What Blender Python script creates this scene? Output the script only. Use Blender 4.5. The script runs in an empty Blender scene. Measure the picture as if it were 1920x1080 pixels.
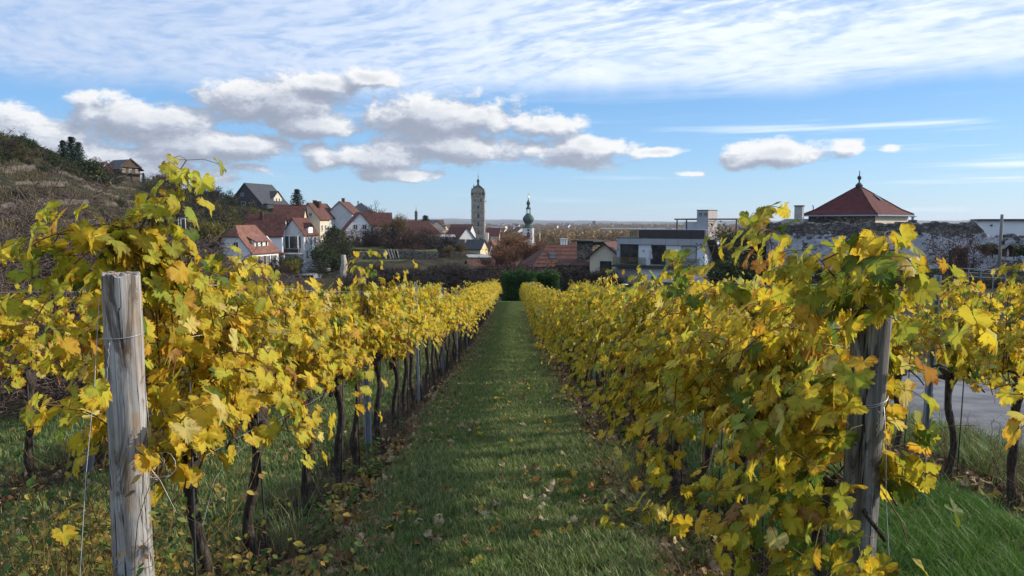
import bpy, math, random
import numpy as np
from mathutils import Vector, Matrix

sc = bpy.context.scene
COL = sc.collection
R = math.radians
PI = math.pi

# ------------------------------------------------------------------ camera, light, exposure
EYE = 1.55
PITCH = math.atan(122 / 1400)
cam_d = bpy.data.cameras.new('camera')
cam = bpy.data.objects.new('camera', cam_d)
COL.objects.link(cam)
cam.location = (0, 0, EYE)
cam.rotation_euler = (PI / 2 - PITCH, 0, 0)
cam_d.sensor_width = 36
cam_d.lens = 36 * 1400 / 1920
cam_d.clip_start = 0.05
cam_d.clip_end = 30000
sc.camera = cam

SKY = 0.1
SUN_EL, SUN_AZ = 25.0, 80.0            # azimuth from +Y towards +X
sd = bpy.data.lights.new('sun', 'SUN')
sd.energy = 3.1
sd.angle = R(0.5)
sd.color = (1.0, 0.9, 0.76)
sun = bpy.data.objects.new('sun', sd)
COL.objects.link(sun)
S = Vector((math.sin(R(SUN_AZ)) * math.cos(R(SUN_EL)), math.cos(R(SUN_AZ)) * math.cos(R(SUN_EL)), math.sin(R(SUN_EL))))
sun.rotation_euler = S.to_track_quat('Z', 'Y').to_euler()
sun.location = S * 60

sc.view_settings.view_transform = 'Standard'
sc.view_settings.look = 'None'
sc.view_settings.gamma = 1
sc.view_settings.use_curve_mapping = False
sc.view_settings.exposure = 0.75
sc.cycles.max_bounces = 6
sc.cycles.diffuse_bounces = 3
sc.cycles.transmission_bounces = 4
sc.cycles.transparent_max_bounces = 4
sc.cycles.volume_bounces = 0
sc.cycles.use_denoising = True


# ------------------------------------------------------------------ node expression helper
class NT:
    def __init__(s, tree):
        s.t = tree

    def n(s, typ, **kw):
        nd = s.t.nodes.new(typ)
        for k, v in kw.items():
            setattr(nd, k, v)
        return nd

    def put(s, sock, v):
        if isinstance(v, bpy.types.NodeSocket):
            s.t.links.new(v, sock)
        elif v is not None:
            if hasattr(sock, 'default_value'):
                try:
                    sock.default_value = v
                except (TypeError, ValueError):
                    sock.default_value = (*v, 1) if len(v) == 3 else v[:3]

    def m(s, op, a, b=None, c=None, clamp=False):
        nd = s.n('ShaderNodeMath', operation=op, use_clamp=clamp)
        for i, v in enumerate((a, b, c)):
            if v is not None:
                s.put(nd.inputs[i], v)
        return nd.outputs[0]

    def vm(s, op, a, b=None, c=None, out=0):
        nd = s.n('ShaderNodeVectorMath', operation=op)
        if op == 'SCALE':
            s.put(nd.inputs[0], a)
            s.put(nd.inputs['Scale'], b)
            return nd.outputs[0]
        for i, v in enumerate((a, b, c)):
            if v is not None:
                s.put(nd.inputs[i], v)
        return nd.outputs[out]

    def xyz(s, x, y, z):
        nd = s.n('ShaderNodeCombineXYZ')
        for i, v in enumerate((x, y, z)):
            s.put(nd.inputs[i], v)
        return nd.outputs[0]

    def sep(s, v):
        nd = s.n('ShaderNodeSeparateXYZ')
        s.put(nd.inputs[0], v)
        return nd.outputs

    def noise(s, vec, scale=1.0, detail=3.0, rough=0.55, dist=0.0, out=0):
        nd = s.n('ShaderNodeTexNoise')
        s.put(nd.inputs['Vector'], vec)
        nd.inputs['Scale'].default_value = scale
        nd.inputs['Detail'].default_value = detail
        nd.inputs['Roughness'].default_value = rough
        nd.inputs['Distortion'].default_value = dist
        return nd.outputs[out]

    def voro(s, vec, scale=1.0, feature='F1', out='Distance', rnd=1.0):
        nd = s.n('ShaderNodeTexVoronoi', feature=feature)
        s.put(nd.inputs['Vector'], vec)
        nd.inputs['Scale'].default_value = scale
        nd.inputs['Randomness'].default_value = rnd
        return nd.outputs[out]

    def ss(s, v, a, b, lo=0.0, hi=1.0):
        nd = s.n('ShaderNodeMapRange', interpolation_type='SMOOTHSTEP')
        s.put(nd.inputs[0], v)
        nd.inputs[1].default_value = a
        nd.inputs[2].default_value = b
        nd.inputs[3].default_value = lo
        nd.inputs[4].default_value = hi
        return nd.outputs[0]

    def mix(s, f, a, b, blend='MIX'):
        nd = s.n('ShaderNodeMix', data_type='RGBA', blend_type=blend)
        s.put(nd.inputs[0], f)
        s.put(nd.inputs[6], a)
        s.put(nd.inputs[7], b)
        return nd.outputs[2]

    def ramp(s, f, stops):
        nd = s.n('ShaderNodeValToRGB')
        s.put(nd.inputs[0], f)
        el = nd.color_ramp.elements
        el[0].position, el[1].position = stops[0][0], stops[-1][0]
        el[0].color = (*stops[0][1], 1)
        el[1].color = (*stops[-1][1], 1)
        for p, c in stops[1:-1]:
            e = el.new(p)
            e.color = (*c, 1)
        return nd.outputs[0]

    def bump(s, h, strength=0.5, dist=0.02):
        nd = s.n('ShaderNodeBump')
        nd.inputs['Strength'].default_value = strength
        nd.inputs['Distance'].default_value = dist
        s.put(nd.inputs['Height'], h)
        return nd.outputs[0]


def px_uv(px, py):
    """azimuth (rad, to the right) and tan(elevation) of a photograph pixel"""
    x, z, y = (px - 960) / 1400, (540 - py) / 1400, 1.0
    c, s_ = math.cos(PITCH), math.sin(PITCH)
    Y, Z = y * c + z * s_, -y * s_ + z * c
    return math.atan2(x, Y), Z / math.hypot(x, Y)


# ------------------------------------------------------------------ sky
world = bpy.data.worlds.new('World')
sc.world = world
world.use_nodes = True
T_ = NT(world.node_tree)
for nd in list(world.node_tree.nodes):
    world.node_tree.nodes.remove(nd)


def build_sky():
    t = T_
    co = t.n('ShaderNodeTexCoord').outputs['Generated']
    x, y, z = t.sep(co)
    az = t.m('ARCTAN2', x, y)
    v = t.m('DIVIDE', z, t.m('MAXIMUM', t.m('SQRT', t.m('ADD', t.m('MULTIPLY', x, x), t.m('MULTIPLY', y, y))), 0.02))
    uv = t.xyz(az, v, 0.0)
    # heaped clouds: (centre px, py, half width, half height)
    heaps = [(285, 212, 150, 36), (340, 262, 150, 44), (70, 262, 200, 80), (210, 306, 230, 44), (230, 292, 190, 42), (530, 178, 150, 52), (610, 150, 70, 24),
             (690, 140, 75, 20), (825, 207, 175, 46), (450, 264, 100, 32), (575, 226, 110, 26), (700, 288, 150, 28),
             (850, 268, 150, 34), (1025, 232, 76, 22), (1080, 276, 120, 32), (745, 323, 90, 13), (465, 309, 55, 15),
             (1390, 297, 62, 17), (1452, 279, 88, 28), (1592, 271, 46, 15), (1668, 275, 34, 11), (1240, 282, 60, 10), (1300, 325, 34, 6)]
    nz = t.noise(t.vm('MULTIPLY', uv, (1.0, 1.7, 1.0)), 17.0, 7.0, 0.62, 0.15)
    nbig = t.noise(t.vm('MULTIPLY', uv, (1.0, 2.4, 1.0)), 5.0, 3.0, 0.5)

    def density(p):
        cur = None
        for (a, b, rx, ry) in heaps:
            cu, cv = px_uv(a, b)
            u1, _ = px_uv(a + rx, b)
            _, v1 = px_uv(a, b - ry)
            q = t.vm('MULTIPLY', t.vm('SUBTRACT', p, (cu, cv - (v1 - cv) * 0.25, 0)), (1 / abs(u1 - cu) / 1.08, 1 / abs(v1 - cv) / 1.12, 0))
            ln = t.vm('LENGTH', q, out='Value')
            if rx < 60:
                ln = t.m('ADD', t.m('MULTIPLY', ln, 0.75), 0.42)
            if cur is None:
                cur = ln
            else:
                nd = t.n('ShaderNodeMath', operation='SMOOTH_MIN')
                t.put(nd.inputs[0], cur)
                t.put(nd.inputs[1], ln)
                nd.inputs[2].default_value = 0.25
                cur = nd.outputs[0]
        return t.m('SUBTRACT', 1.0, cur)

    def billow(p):
        a = t.noise(t.vm('MULTIPLY', p, (1.0, 1.7, 1.0)), 17.0, 8.0, 0.68, 0.15)
        b = t.voro(t.vm('ADD', t.vm('MULTIPLY', p, (1.0, 1.6, 1.0)), t.vm('SCALE', t.noise(p, 30, 2, out=1), 0.02)), 26.0, 'SMOOTH_F1')
        return t.m('ADD', t.m('MULTIPLY', t.m('SUBTRACT', a, 0.5), 2.1), t.m('MULTIPLY', t.m('SUBTRACT', 0.42, b), 0.55))
    # beyond the picture the same kind of cloud goes on round the horizon
    side = t.ss(t.m('ABSOLUTE', az), 0.62, 0.85)
    band = t.m('SUBTRACT', 1.0, t.m('MULTIPLY', t.m('ABSOLUTE', t.m('SUBTRACT', v, 0.12)), 13.0))
    gen = t.m('MULTIPLY', t.m('SUBTRACT', t.m('ADD', t.m('MULTIPLY', nbig, 2.4), t.m('MULTIPLY', band, 0.5)), 1.6), 1.0)

    def total(p):
        d = density(p)
        d = t.m('ADD', t.m('MULTIPLY', d, t.m('SUBTRACT', 1.0, side)), t.m('MULTIPLY', gen, side))
        return t.m('ADD', d, billow(p))
    D0 = total(uv)
    D1 = total(t.vm('ADD', uv, (0.012, 0.016, 0)))
    ca = t.ss(D0, -0.10, 0.34)
    lit = t.ss(t.m('SUBTRACT', D0, D1), -0.42, 0.62)
    core = t.ss(D0, 0.25, 1.1)
    lit = t.m('MULTIPLY', lit, t.m('SUBTRACT', 1.0, t.m('MULTIPLY', core, 0.30)))
    rgt = t.ss(az, -0.5, 0.35)                    # the clouds towards the sun are brighter
    lit = t.m('ADD', lit, t.m('MULTIPLY', rgt, 0.10), clamp=True)
    heapc = t.ramp(lit, [(0.0, (0.34, 0.38, 0.47)), (0.35, (0.44, 0.48, 0.58)), (0.65, (0.62, 0.66, 0.74)), (1.0, (0.97, 0.97, 0.97))])
    # high sheet of rippled cloud, on a plane high above
    zz = t.m('MAXIMUM', t.m('ADD', z, 0.03), 0.03)
    pl = t.xyz(t.m('DIVIDE', x, zz), t.m('DIVIDE', y, zz), 0.0)
    warp = t.noise(pl, 0.35, 3.0, 0.5, out=1)
    pw = t.vm('ADD', pl, t.vm('MULTIPLY', t.vm('SUBTRACT', warp, (0.5, 0.5, 0.5)), (1.6, 1.6, 0)))
    rot = t.n('ShaderNodeVectorRotate', rotation_type='Z_AXIS')
    t.put(rot.inputs['Vector'], pw)
    rot.inputs['Angle'].default_value = R(-38)
    rp = rot.outputs[0]
    rip = t.noise(t.vm('MULTIPLY', rp, (2.3, 0.9, 1)), 2.2, 4.0, 0.55, 0.4)
    fine = t.noise(t.vm('MULTIPLY', rp, (1.5, 1.0, 1)), 6.5, 5.0, 0.6)
    cov = t.noise(pl, 0.28, 2.0, 0.5)
    # coverage: thick at left, ragged towards top right
    edge = t.ss(t.m('ADD', v, t.m('MULTIPLY', t.m('SUBTRACT', t.noise(t.vm('MULTIPLY', uv, (1, 0.4, 1)), 4.5, 4.0), 0.5), 0.06)), 0.150, 0.192)
    topr = t.m('MULTIPLY', t.ss(v, 0.19, 0.30), t.ss(az, -0.12, 0.25))
    sheet = t.m('ADD', t.m('MULTIPLY', t.m('SUBTRACT', rip, 0.5), 1.6), t.m('MULTIPLY', t.m('SUBTRACT', fine, 0.5), 1.3))
    th = t.m('ADD', t.m('SUBTRACT', 1.02, t.m('MULTIPLY', topr, 0.42)), t.m('MULTIPLY', t.m('SUBTRACT', cov, 0.5), 0.8))
    sa = t.m('MULTIPLY', t.m('ADD', sheet, th, clamp=True), edge)
    # thin streaks low down
    st = t.noise(t.vm('MULTIPLY', uv, (1.0, 22.0, 1.0)), 2.2, 4.0, 0.55)
    stm = t.m('MULTIPLY', t.ss(st, 0.53, 0.70), t.m('MULTIPLY', t.ss(v, 0.004, 0.025), t.ss(v, 0.2, 0.10)))
    stl = t.m('MULTIPLY', t.m('ADD', 0.25, t.m('MULTIPLY', t.ss(az, 0.1, 0.4), 0.5)), stm)
    sheetc = t.mix(t.ss(az, -0.55, 0.25), (0.68, 0.78, 0.95), (1.05, 1.10, 1.18))
    sheetc = t.mix(t.ss(sheet, -0.2, 0.6), t.mix(1.0, sheetc, (0.80, 0.86, 0.95), 'MULTIPLY'), sheetc)
    ns = t.n('ShaderNodeTexSky', sky_type='NISHITA', sun_disc=False)
    ns.sun_elevation = R(SUN_EL)
    ns.sun_rotation = R(SUN_AZ)
    ns.air_density = 1.0
    ns.dust_density = 0.6
    ns.ozone_density = 1.6
    clear = t.ramp(t.m('MULTIPLY', v, 2.2, clamp=True), [(0.0, (0.36, 0.47, 0.56)), (0.06, (0.27, 0.41, 0.54)), (0.2, (0.17, 0.33, 0.53)), (0.45, (0.09, 0.235, 0.47)), (1.0, (0.05, 0.16, 0.42))])
    sky = t.mix(0.72, t.mix(1.0, t.vm('SCALE', ns.outputs[0], SKY), (0.75, 0.95, 1.25), 'MULTIPLY'), clear)
    ex = 0.61
    c1 = t.mix(t.m('MULTIPLY', sa, 0.9), sky, t.mix(1.0, sheetc, (ex, ex, ex), 'MULTIPLY'))
    c2 = t.mix(stl, c1, (0.62, 0.66, 0.72))
    c3 = t.mix(t.m('MULTIPLY', ca, 0.96), c2, t.mix(1.0, heapc, (ex, ex, ex), 'MULTIPLY'))
    up = t.ss(z, -0.02, 0.0)
    c4 = t.mix(up, (0.10, 0.10, 0.09), c3)
    bg = t.n('ShaderNodeBackground')
    bg.inputs[1].default_value = 1.0
    t.put(bg.inputs[0], c4)
    out = t.n('ShaderNodeOutputWorld')
    t.put(out.inputs[0], bg.outputs[0])


build_sky()
world.cycles.sampling_method = 'MANUAL'
world.cycles.sample_map_resolution = 512
rng = random.Random(7)
nr = np.random.RandomState(11)


# ------------------------------------------------------------------ materials
MATS = {}


def mat(name, fn):
    m = bpy.data.materials.new(name)
    m.use_nodes = True
    for nd in list(m.node_tree.nodes):
        m.node_tree.nodes.remove(nd)
    t = NT(m.node_tree)
    sh = fn(t)
    out = t.n('ShaderNodeOutputMaterial')
    t.put(out.inputs[0], sh)
    MATS[name] = m
    return m


def pbsdf(t, col, rough=0.8, normal=None, metal=0.0, spec=0.3):
    p = t.n('ShaderNodeBsdfPrincipled')
    t.put(p.inputs['Base Color'], col)
    t.put(p.inputs['Roughness'], rough)
    t.put(p.inputs['Metallic'], metal)
    p.inputs['Specular IOR Level'].default_value = spec
    if normal is not None:
        t.put(p.inputs['Normal'], normal)
    return p.outputs[0]


def ocoord(t):
    return t.n('ShaderNodeTexCoord').outputs['Object']


def noisy(name, c1, c2, scale=4.0, rough=0.85, bump=0.3, bd=0.01, detail=5, stretch=(1, 1, 1), spec=0.25, metal=0.0):
    def fn(t):
        co = t.vm('MULTIPLY', ocoord(t), stretch)
        a = t.noise(co, scale, detail, 0.6)
        f = t.ss(a, 0.3, 0.7)
        return pbsdf(t, t.mix(f, c1, c2), rough, t.bump(t.noise(co, scale * 3, detail, 0.6), bump, bd) if bump else None, metal, spec)
    return mat(name, fn)


noisy('plaster_white', (0.74, 0.75, 0.76), (0.80, 0.80, 0.80), 0.7, 0.9, 0.1)
noisy('plaster_grey', (0.50, 0.51, 0.52), (0.60, 0.60, 0.60), 0.7, 0.9, 0.1)
noisy('plaster_cream', (0.58, 0.50, 0.36), (0.66, 0.58, 0.44), 0.7, 0.9, 0.1)
noisy('plaster_yellow', (0.62, 0.52, 0.30), (0.70, 0.60, 0.38), 0.7, 0.9, 0.1)
noisy('plaster_church', (0.62, 0.61, 0.57), (0.74, 0.72, 0.68), 0.4, 0.9, 0.1)
noisy('frame_white', (0.75, 0.75, 0.74), (0.8, 0.8, 0.79), 3, 0.6, 0.0)
noisy('frame_dark', (0.03, 0.028, 0.026), (0.05, 0.045, 0.04), 3, 0.6, 0.0)
noisy('shutter_brown', (0.06, 0.045, 0.035), (0.09, 0.07, 0.05), 3, 0.8, 0.0)
noisy('stone_tower', (0.22, 0.19, 0.15), (0.38, 0.33, 0.27), 0.55, 0.95, 0.5, 0.08, 8)
noisy('stone_pale', (0.34, 0.31, 0.26), (0.44, 0.41, 0.36), 0.6, 0.95, 0.3, 0.05, 6)
noisy('slate_dark', (0.035, 0.038, 0.045), (0.07, 0.072, 0.08), 1.5, 0.6, 0.3, 0.03, stretch=(1, 1, 3))
noisy('copper_dark', (0.025, 0.032, 0.03), (0.06, 0.07, 0.065), 1.0, 0.6, 0.2, 0.03)
noisy('copper_green', (0.025, 0.055, 0.047), (0.07, 0.12, 0.105), 0.9, 0.6, 0.2, 0.03, stretch=(2, 2, .5))
noisy('metal_grey', (0.22, 0.26, 0.32), (0.32, 0.37, 0.44), 9, 0.5, 0.1, 0.002, metal=0.35, stretch=(4, 4, .4))
noisy('rod_dark', (0.035, 0.037, 0.04), (0.07, 0.07, 0.075), 20, 0.6, 0.1, 0.001, metal=0.3)
noisy('wire_zinc', (0.34, 0.36, 0.38), (0.45, 0.47, 0.5), 30, 0.45, 0.0, metal=0.6)
noisy('gold', (0.5, 0.35, 0.1), (0.6, 0.42, 0.14), 3, 0.35, 0.0, metal=0.9)
noisy('concrete', (0.28, 0.28, 0.27), (0.40, 0.40, 0.39), 1.2, 0.95, 0.3)
noisy('facade_grey', (0.34, 0.35, 0.37), (0.39, 0.40, 0.42), 0.4, 0.7, 0.0)
noisy('facade_light', (0.66, 0.68, 0.70), (0.72, 0.74, 0.76), 0.4, 0.7, 0.0)
noisy('facade_sunlit', (0.36, 0.32, 0.30), (0.40, 0.36, 0.34), 0.4, 0.7, 0.0)  # grey facade with the pinkish sunlight of its right-hand faces put into the colour
noisy('parapet_dark', (0.045, 0.04, 0.038), (0.06, 0.052, 0.05), 0.4, 0.5, 0.0)
noisy('asphalt', (0.09, 0.093, 0.105), (0.19, 0.195, 0.205), 1.4, 0.95, 0.8, 0.02, 12)
noisy('street_grey', (0.15, 0.16, 0.18), (0.21, 0.22, 0.24), 0.6, 0.95, 0.3, 0.02)
noisy('lawn', (0.05, 0.065, 0.02), (0.09, 0.10, 0.035), 0.5, 0.95, 0.6, 0.1, 9)
noisy('terrace_stone', (0.045, 0.038, 0.03), (0.15, 0.125, 0.095), 1.6, 0.95, 0.5, 0.1, 8)
noisy('timber_dark', (0.06, 0.035, 0.02), (0.10, 0.06, 0.035), 2, 0.8, 0.2, stretch=(1, 1, 5))
noisy('timber_grey', (0.13, 0.12, 0.11), (0.24, 0.22, 0.20), 3, 0.9, 0.3, stretch=(6, 6, .6))
noisy('far_hill', (0.035, 0.045, 0.03), (0.06, 0.065, 0.04), 0.002, 1.0, 0.0)
noisy('car_paint', (0.02, 0.022, 0.025), (0.03, 0.03, 0.034), 2, 0.25, 0.0, spec=0.6)
noisy('car_silver', (0.35, 0.36, 0.38), (0.42, 0.43, 0.45), 2, 0.25, 0.0, metal=0.4)
noisy('rubber', (0.02, 0.02, 0.02), (0.03, 0.03, 0.03), 5, 0.9, 0.0)
noisy('cloth_pale', (0.42, 0.36, 0.40), (0.52, 0.45, 0.50), 3, 0.95, 0.2)
noisy('cloth_blue', (0.03, 0.06, 0.16), (0.05, 0.09, 0.22), 3, 0.95, 0.2)
noisy('hedge_leaf', (0.018, 0.05, 0.016), (0.045, 0.11, 0.03), 6, 0.6, 0.0)
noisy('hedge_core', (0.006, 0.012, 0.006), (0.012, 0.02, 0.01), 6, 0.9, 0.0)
noisy('tree_bark', (0.055, 0.045, 0.038), (0.11, 0.09, 0.078), 2, 0.95, 0.2, 0.02, stretch=(3, 3, .6))
noisy('shrub_bark', (0.085, 0.062, 0.052), (0.15, 0.115, 0.10), 2, 0.95, 0.0)
noisy('twig_dark', (0.032, 0.026, 0.024), (0.06, 0.048, 0.043), 2, 0.95, 0.0)


def glass(t):
    co = ocoord(t)
    c = t.mix(t.ss(t.noise(co, 0.8, 2), 0.35, 0.65), (0.015, 0.018, 0.022), (0.05, 0.055, 0.06))
    return pbsdf(t, c, 0.12, None, 0, 0.6)


mat('window_glass', glass)


def clear_glass(t):
    a = t.n('ShaderNodeBsdfTransparent')
    a.inputs[0].default_value = (0.75, 0.85, 0.82, 1)
    g = t.n('ShaderNodeBsdfGlossy')
    g.inputs['Roughness'].default_value = 0.05
    m = t.n('ShaderNodeMixShader')
    m.inputs[0].default_value = 0.25
    t.put(m.inputs[1], a.outputs[0])
    t.put(m.inputs[2], g.outputs[0])
    return m.outputs[0]


mat('balustrade_glass', clear_glass)


def tiles(name, c1, c2, c3, row=0.33, colw=0.22):
    def fn(t):
        x, y, z = t.sep(ocoord(t))
        w = t.m('FRACT', t.m('DIVIDE', z, row * 0.7))
        h = t.m('MULTIPLY', w, 1.0)
        br = t.voro(ocoord(t), 2.2, out='Color')
        rnd = t.sep(br)[0]
        patch = t.noise(ocoord(t), 0.35, 5.0, 0.65)
        c = t.mix(t.ss(t.m('ADD', t.m('MULTIPLY', rnd, 0.5), t.m('MULTIPLY', patch, 0.6)), 0.25, 0.8), c1, c2)
        c = t.mix(t.ss(t.noise(ocoord(t), 1.1, 6.0, 0.7), 0.58, 0.75), c, c3)
        nd = t.bump(h, 0.8, 0.05)
        return pbsdf(t, c, 0.85, nd)
    return mat(name, fn)


tiles('tile_orange', (0.145, 0.065, 0.045), (0.23, 0.11, 0.08), (0.10, 0.068, 0.055))
tiles('tile_red', (0.075, 0.030, 0.024), (0.135, 0.052, 0.040), (0.048, 0.030, 0.026))
tiles('tile_brown', (0.075, 0.033, 0.025), (0.13, 0.055, 0.042), (0.05, 0.035, 0.03))
tiles('tile_maroon', (0.075, 0.018, 0.018), (0.11, 0.026, 0.025), (0.06, 0.024, 0.022))


def rubble(t):
    """old rubble masonry with broken pale render"""
    co = ocoord(t)
    x, y, z = t.sep(co)
    cell = t.voro(t.vm('MULTIPLY', t.vm('ADD', co, t.vm('SCALE', t.noise(co, 1.5, 2, out=1), 0.25)), (1, 1, 1.7)), 2.4, out='Color')
    edge = t.voro(t.vm('MULTIPLY', t.vm('ADD', co, t.vm('SCALE', t.noise(co, 1.5, 2, out=1), 0.25)), (1, 1, 1.7)), 2.4, 'DISTANCE_TO_EDGE')
    rnd = t.sep(cell)[0]
    stone = t.mix(rnd, (0.07, 0.064, 0.06), (0.22, 0.195, 0.175))
    joint = t.ss(edge, 0.0, 0.10)
    stone = t.mix(joint, (0.035, 0.032, 0.03), stone)
    pn = t.noise(t.vm('MULTIPLY', co, (1, 1, 1.6)), 1.6, 8.0, 0.72)
    big = t.noise(co, 0.18, 3.0)
    low = t.ss(z, 7.0, 8.8)
    f = t.m('SUBTRACT', t.m('ADD', pn, t.m('MULTIPLY', t.m('SUBTRACT', big, 0.5), 0.5)), t.m('MULTIPLY', low, 0.28))
    render = t.ss(f, 0.39, 0.46)
    c = t.mix(render, stone, t.mix(t.noise(co, 0.8, 4), (0.34, 0.35, 0.38), (0.62, 0.63, 0.67)))
    h = t.m('ADD', t.m('MULTIPLY', joint, 0.5), t.m('MULTIPLY', render, 0.6))
    return pbsdf(t, c, 0.95, t.bump(h, 0.9, 0.08))


mat('rubble_wall', rubble)


def drystone(t):
    co = ocoord(t)
    w = t.vm('MULTIPLY', co, (1, 1, 1.6))
    rnd = t.sep(t.voro(w, 2.6, out='Color'))[0]
    e = t.ss(t.voro(w, 2.6, 'DISTANCE_TO_EDGE'), 0.0, 0.12)
    c = t.mix(e, (0.03, 0.026, 0.022), t.mix(rnd, (0.10, 0.085, 0.065), (0.30, 0.26, 0.20)))
    return pbsdf(t, c, 0.95, t.bump(e, 1.0, 0.1))


mat('drystone', drystone)


def hillside(t):
    co = ocoord(t)
    x, y, z = t.sep(co)
    a = t.noise(co, 0.09, 6.0, 0.65)
    b = t.noise(co, 0.6, 6.0, 0.7)
    c = t.mix(t.ss(a, 0.38, 0.62), (0.055, 0.046, 0.032), (0.030, 0.032, 0.017))
    c = t.mix(t.m('MULTIPLY', t.ss(b, 0.53, 0.70), 0.85), c, (0.15, 0.12, 0.085))
    ter = t.ss(t.m('FRACT', t.m('ADD', t.m('DIVIDE', z, 2.6), t.m('MULTIPLY', a, 1.0))), 0.72, 0.95)
    c = t.mix(t.m('MULTIPLY', ter, 0.75), c, (0.03, 0.026, 0.02))
    g = t.ss(t.noise(co, 0.03, 3.0), 0.45, 0.6)
    far = t.ss(y, 250, 700)
    c = t.mix(t.m('MULTIPLY', g, 0.4), c, (0.05, 0.065, 0.025))
    c = t.mix(far, c, t.mix(t.ss(t.noise(co, 0.01, 5.0, 0.7), 0.4, 0.6), (0.12, 0.085, 0.045), (0.05, 0.05, 0.03)))
    return pbsdf(t, c, 1.0, t.bump(b, 0.8, 0.5), spec=0.05)


mat('hillside', hillside)


def soil(t):
    co = ocoord(t)
    n1 = t.noise(co, 7.0, 8.0, 0.7)
    n2 = t.noise(co, 1.3, 4.0, 0.6)
    c = t.mix(t.ss(n1, 0.35, 0.65), (0.022, 0.015, 0.012), (0.065, 0.045, 0.033))
    c = t.mix(t.m('MULTIPLY', t.ss(n2, 0.55, 0.7), 0.5), c, (0.05, 0.05, 0.022))
    v = t.noise(co, 28.0, 4.0, 0.6)
    c = t.mix(t.m('MULTIPLY', t.ss(v, 0.62, 0.7), 0.7), c, (0.20, 0.13, 0.065))
    return pbsdf(t, c, 1.0, t.bump(t.m('ADD', n1, t.m('MULTIPLY', v, 0.4)), 1.0, 0.06), spec=0.1)


mat('soil', soil)


def turf(t):
    co = ocoord(t)
    n1 = t.noise(co, 9.0, 8.0, 0.75)
    n2 = t.noise(co, 1.0, 4.0, 0.6)
    c = t.mix(t.ss(n1, 0.35, 0.65), (0.036, 0.060, 0.02), (0.09, 0.13, 0.042))
    c = t.mix(t.m('MULTIPLY', t.ss(n2, 0.5, 0.75), 0.5), c, (0.040, 0.040, 0.018))
    return pbsdf(t, c, 1.0, t.bump(n1, 1.0, 0.06), spec=0.1)


mat('turf', turf)


def leafy(name, base=None, attr=True, rough=0.55, transl=0.5, blotch=True, vein=True):
    """thin leaf: Col attribute (alpha = distance from the leaf's middle) times the object's own colour"""
    def fn(t):
        if base is None:
            at = t.n('ShaderNodeAttribute', attribute_name='Col')
            col = at.outputs['Color']
            oc = t.n('ShaderNodeObjectInfo').outputs['Color']
            col = t.mix(1.0, col, oc, 'MULTIPLY')
            al = at.outputs['Alpha']
        else:
            ri = t.n('ShaderNodeNewGeometry').outputs['Random Per Island']
            col = t.ramp(ri, [(i / (len(base) - 1), c) for i, c in enumerate(base)])
            al = None
        if blotch:
            uvn = t.n('ShaderNodeUVMap').outputs[0] if vein else ocoord(t)
            rnd = t.n('ShaderNodeNewGeometry').outputs['Random Per Island']
            sh = t.vm('ADD', uvn, t.xyz(t.m('MULTIPLY', rnd, 31.0), t.m('MULTIPLY', t.n('ShaderNodeObjectInfo').outputs['Random'], 17.0), 0.0))
            n = t.noise(sh, 3.2 if vein else 20, 3.0, 0.6)
            spot = t.ss(t.noise(sh, 14.0, 3.0, 0.7), 0.66, 0.72)
            col = t.mix(t.m('MULTIPLY', spot, 0.45), col, t.mix(1.0, col, (0.5, 0.32, 0.3), 'MULTIPLY'))
            brown = t.m('MULTIPLY', t.ss(t.m('ADD', n, t.m('MULTIPLY', al, 0.26) if al else 0.0), 0.66, 0.82), 0.8)
            green = t.m('MULTIPLY', t.ss(t.noise(sh, 1.7, 2.0), 0.48, 0.66), 0.5)
            col = t.mix(green, col, t.mix(1.0, col, (0.55, 0.85, 0.9), 'MULTIPLY'))
            col = t.mix(brown, col, t.mix(1.0, col, (0.55, 0.32, 0.35), 'MULTIPLY'))
            if vein:
                u, v, _ = t.sep(uvn)
                ang = t.m('ARCTAN2', u, v)
                # five veins radiating from the stalk, with fine side veins
                w = t.m('ABSOLUTE', t.m('SINE', t.m('MULTIPLY', ang, PI / R(52) / 1.0)))
                r_ = t.m('SQRT', t.m('ADD', t.m('MULTIPLY', u, u), t.m('MULTIPLY', v, v)))
                vn = t.m('SUBTRACT', 1.0, t.ss(t.m('MULTIPLY', w, r_), 0.0, 0.05))
                vn = t.m('MULTIPLY', vn, 0.45)
                col = t.mix(vn, col, t.mix(1.0, col, (0.9, 1.25, 1.3), 'MULTIPLY'))
        d = t.n('ShaderNodeBsdfPrincipled')
        t.put(d.inputs['Base Color'], col)
        d.inputs['Roughness'].default_value = rough
        d.inputs['Specular IOR Level'].default_value = 0.16
        tr = t.n('ShaderNodeBsdfTranslucent')
        t.put(tr.inputs[0], t.mix(1.0, col, (1.05, 1.0, 0.75), 'MULTIPLY'))
        m = t.n('ShaderNodeMixShader')
        m.inputs[0].default_value = transl
        t.put(m.inputs[1], d.outputs[0])
        t.put(m.inputs[2], tr.outputs[0])
        return m.outputs[0]
    return mat(name, fn)


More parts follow.
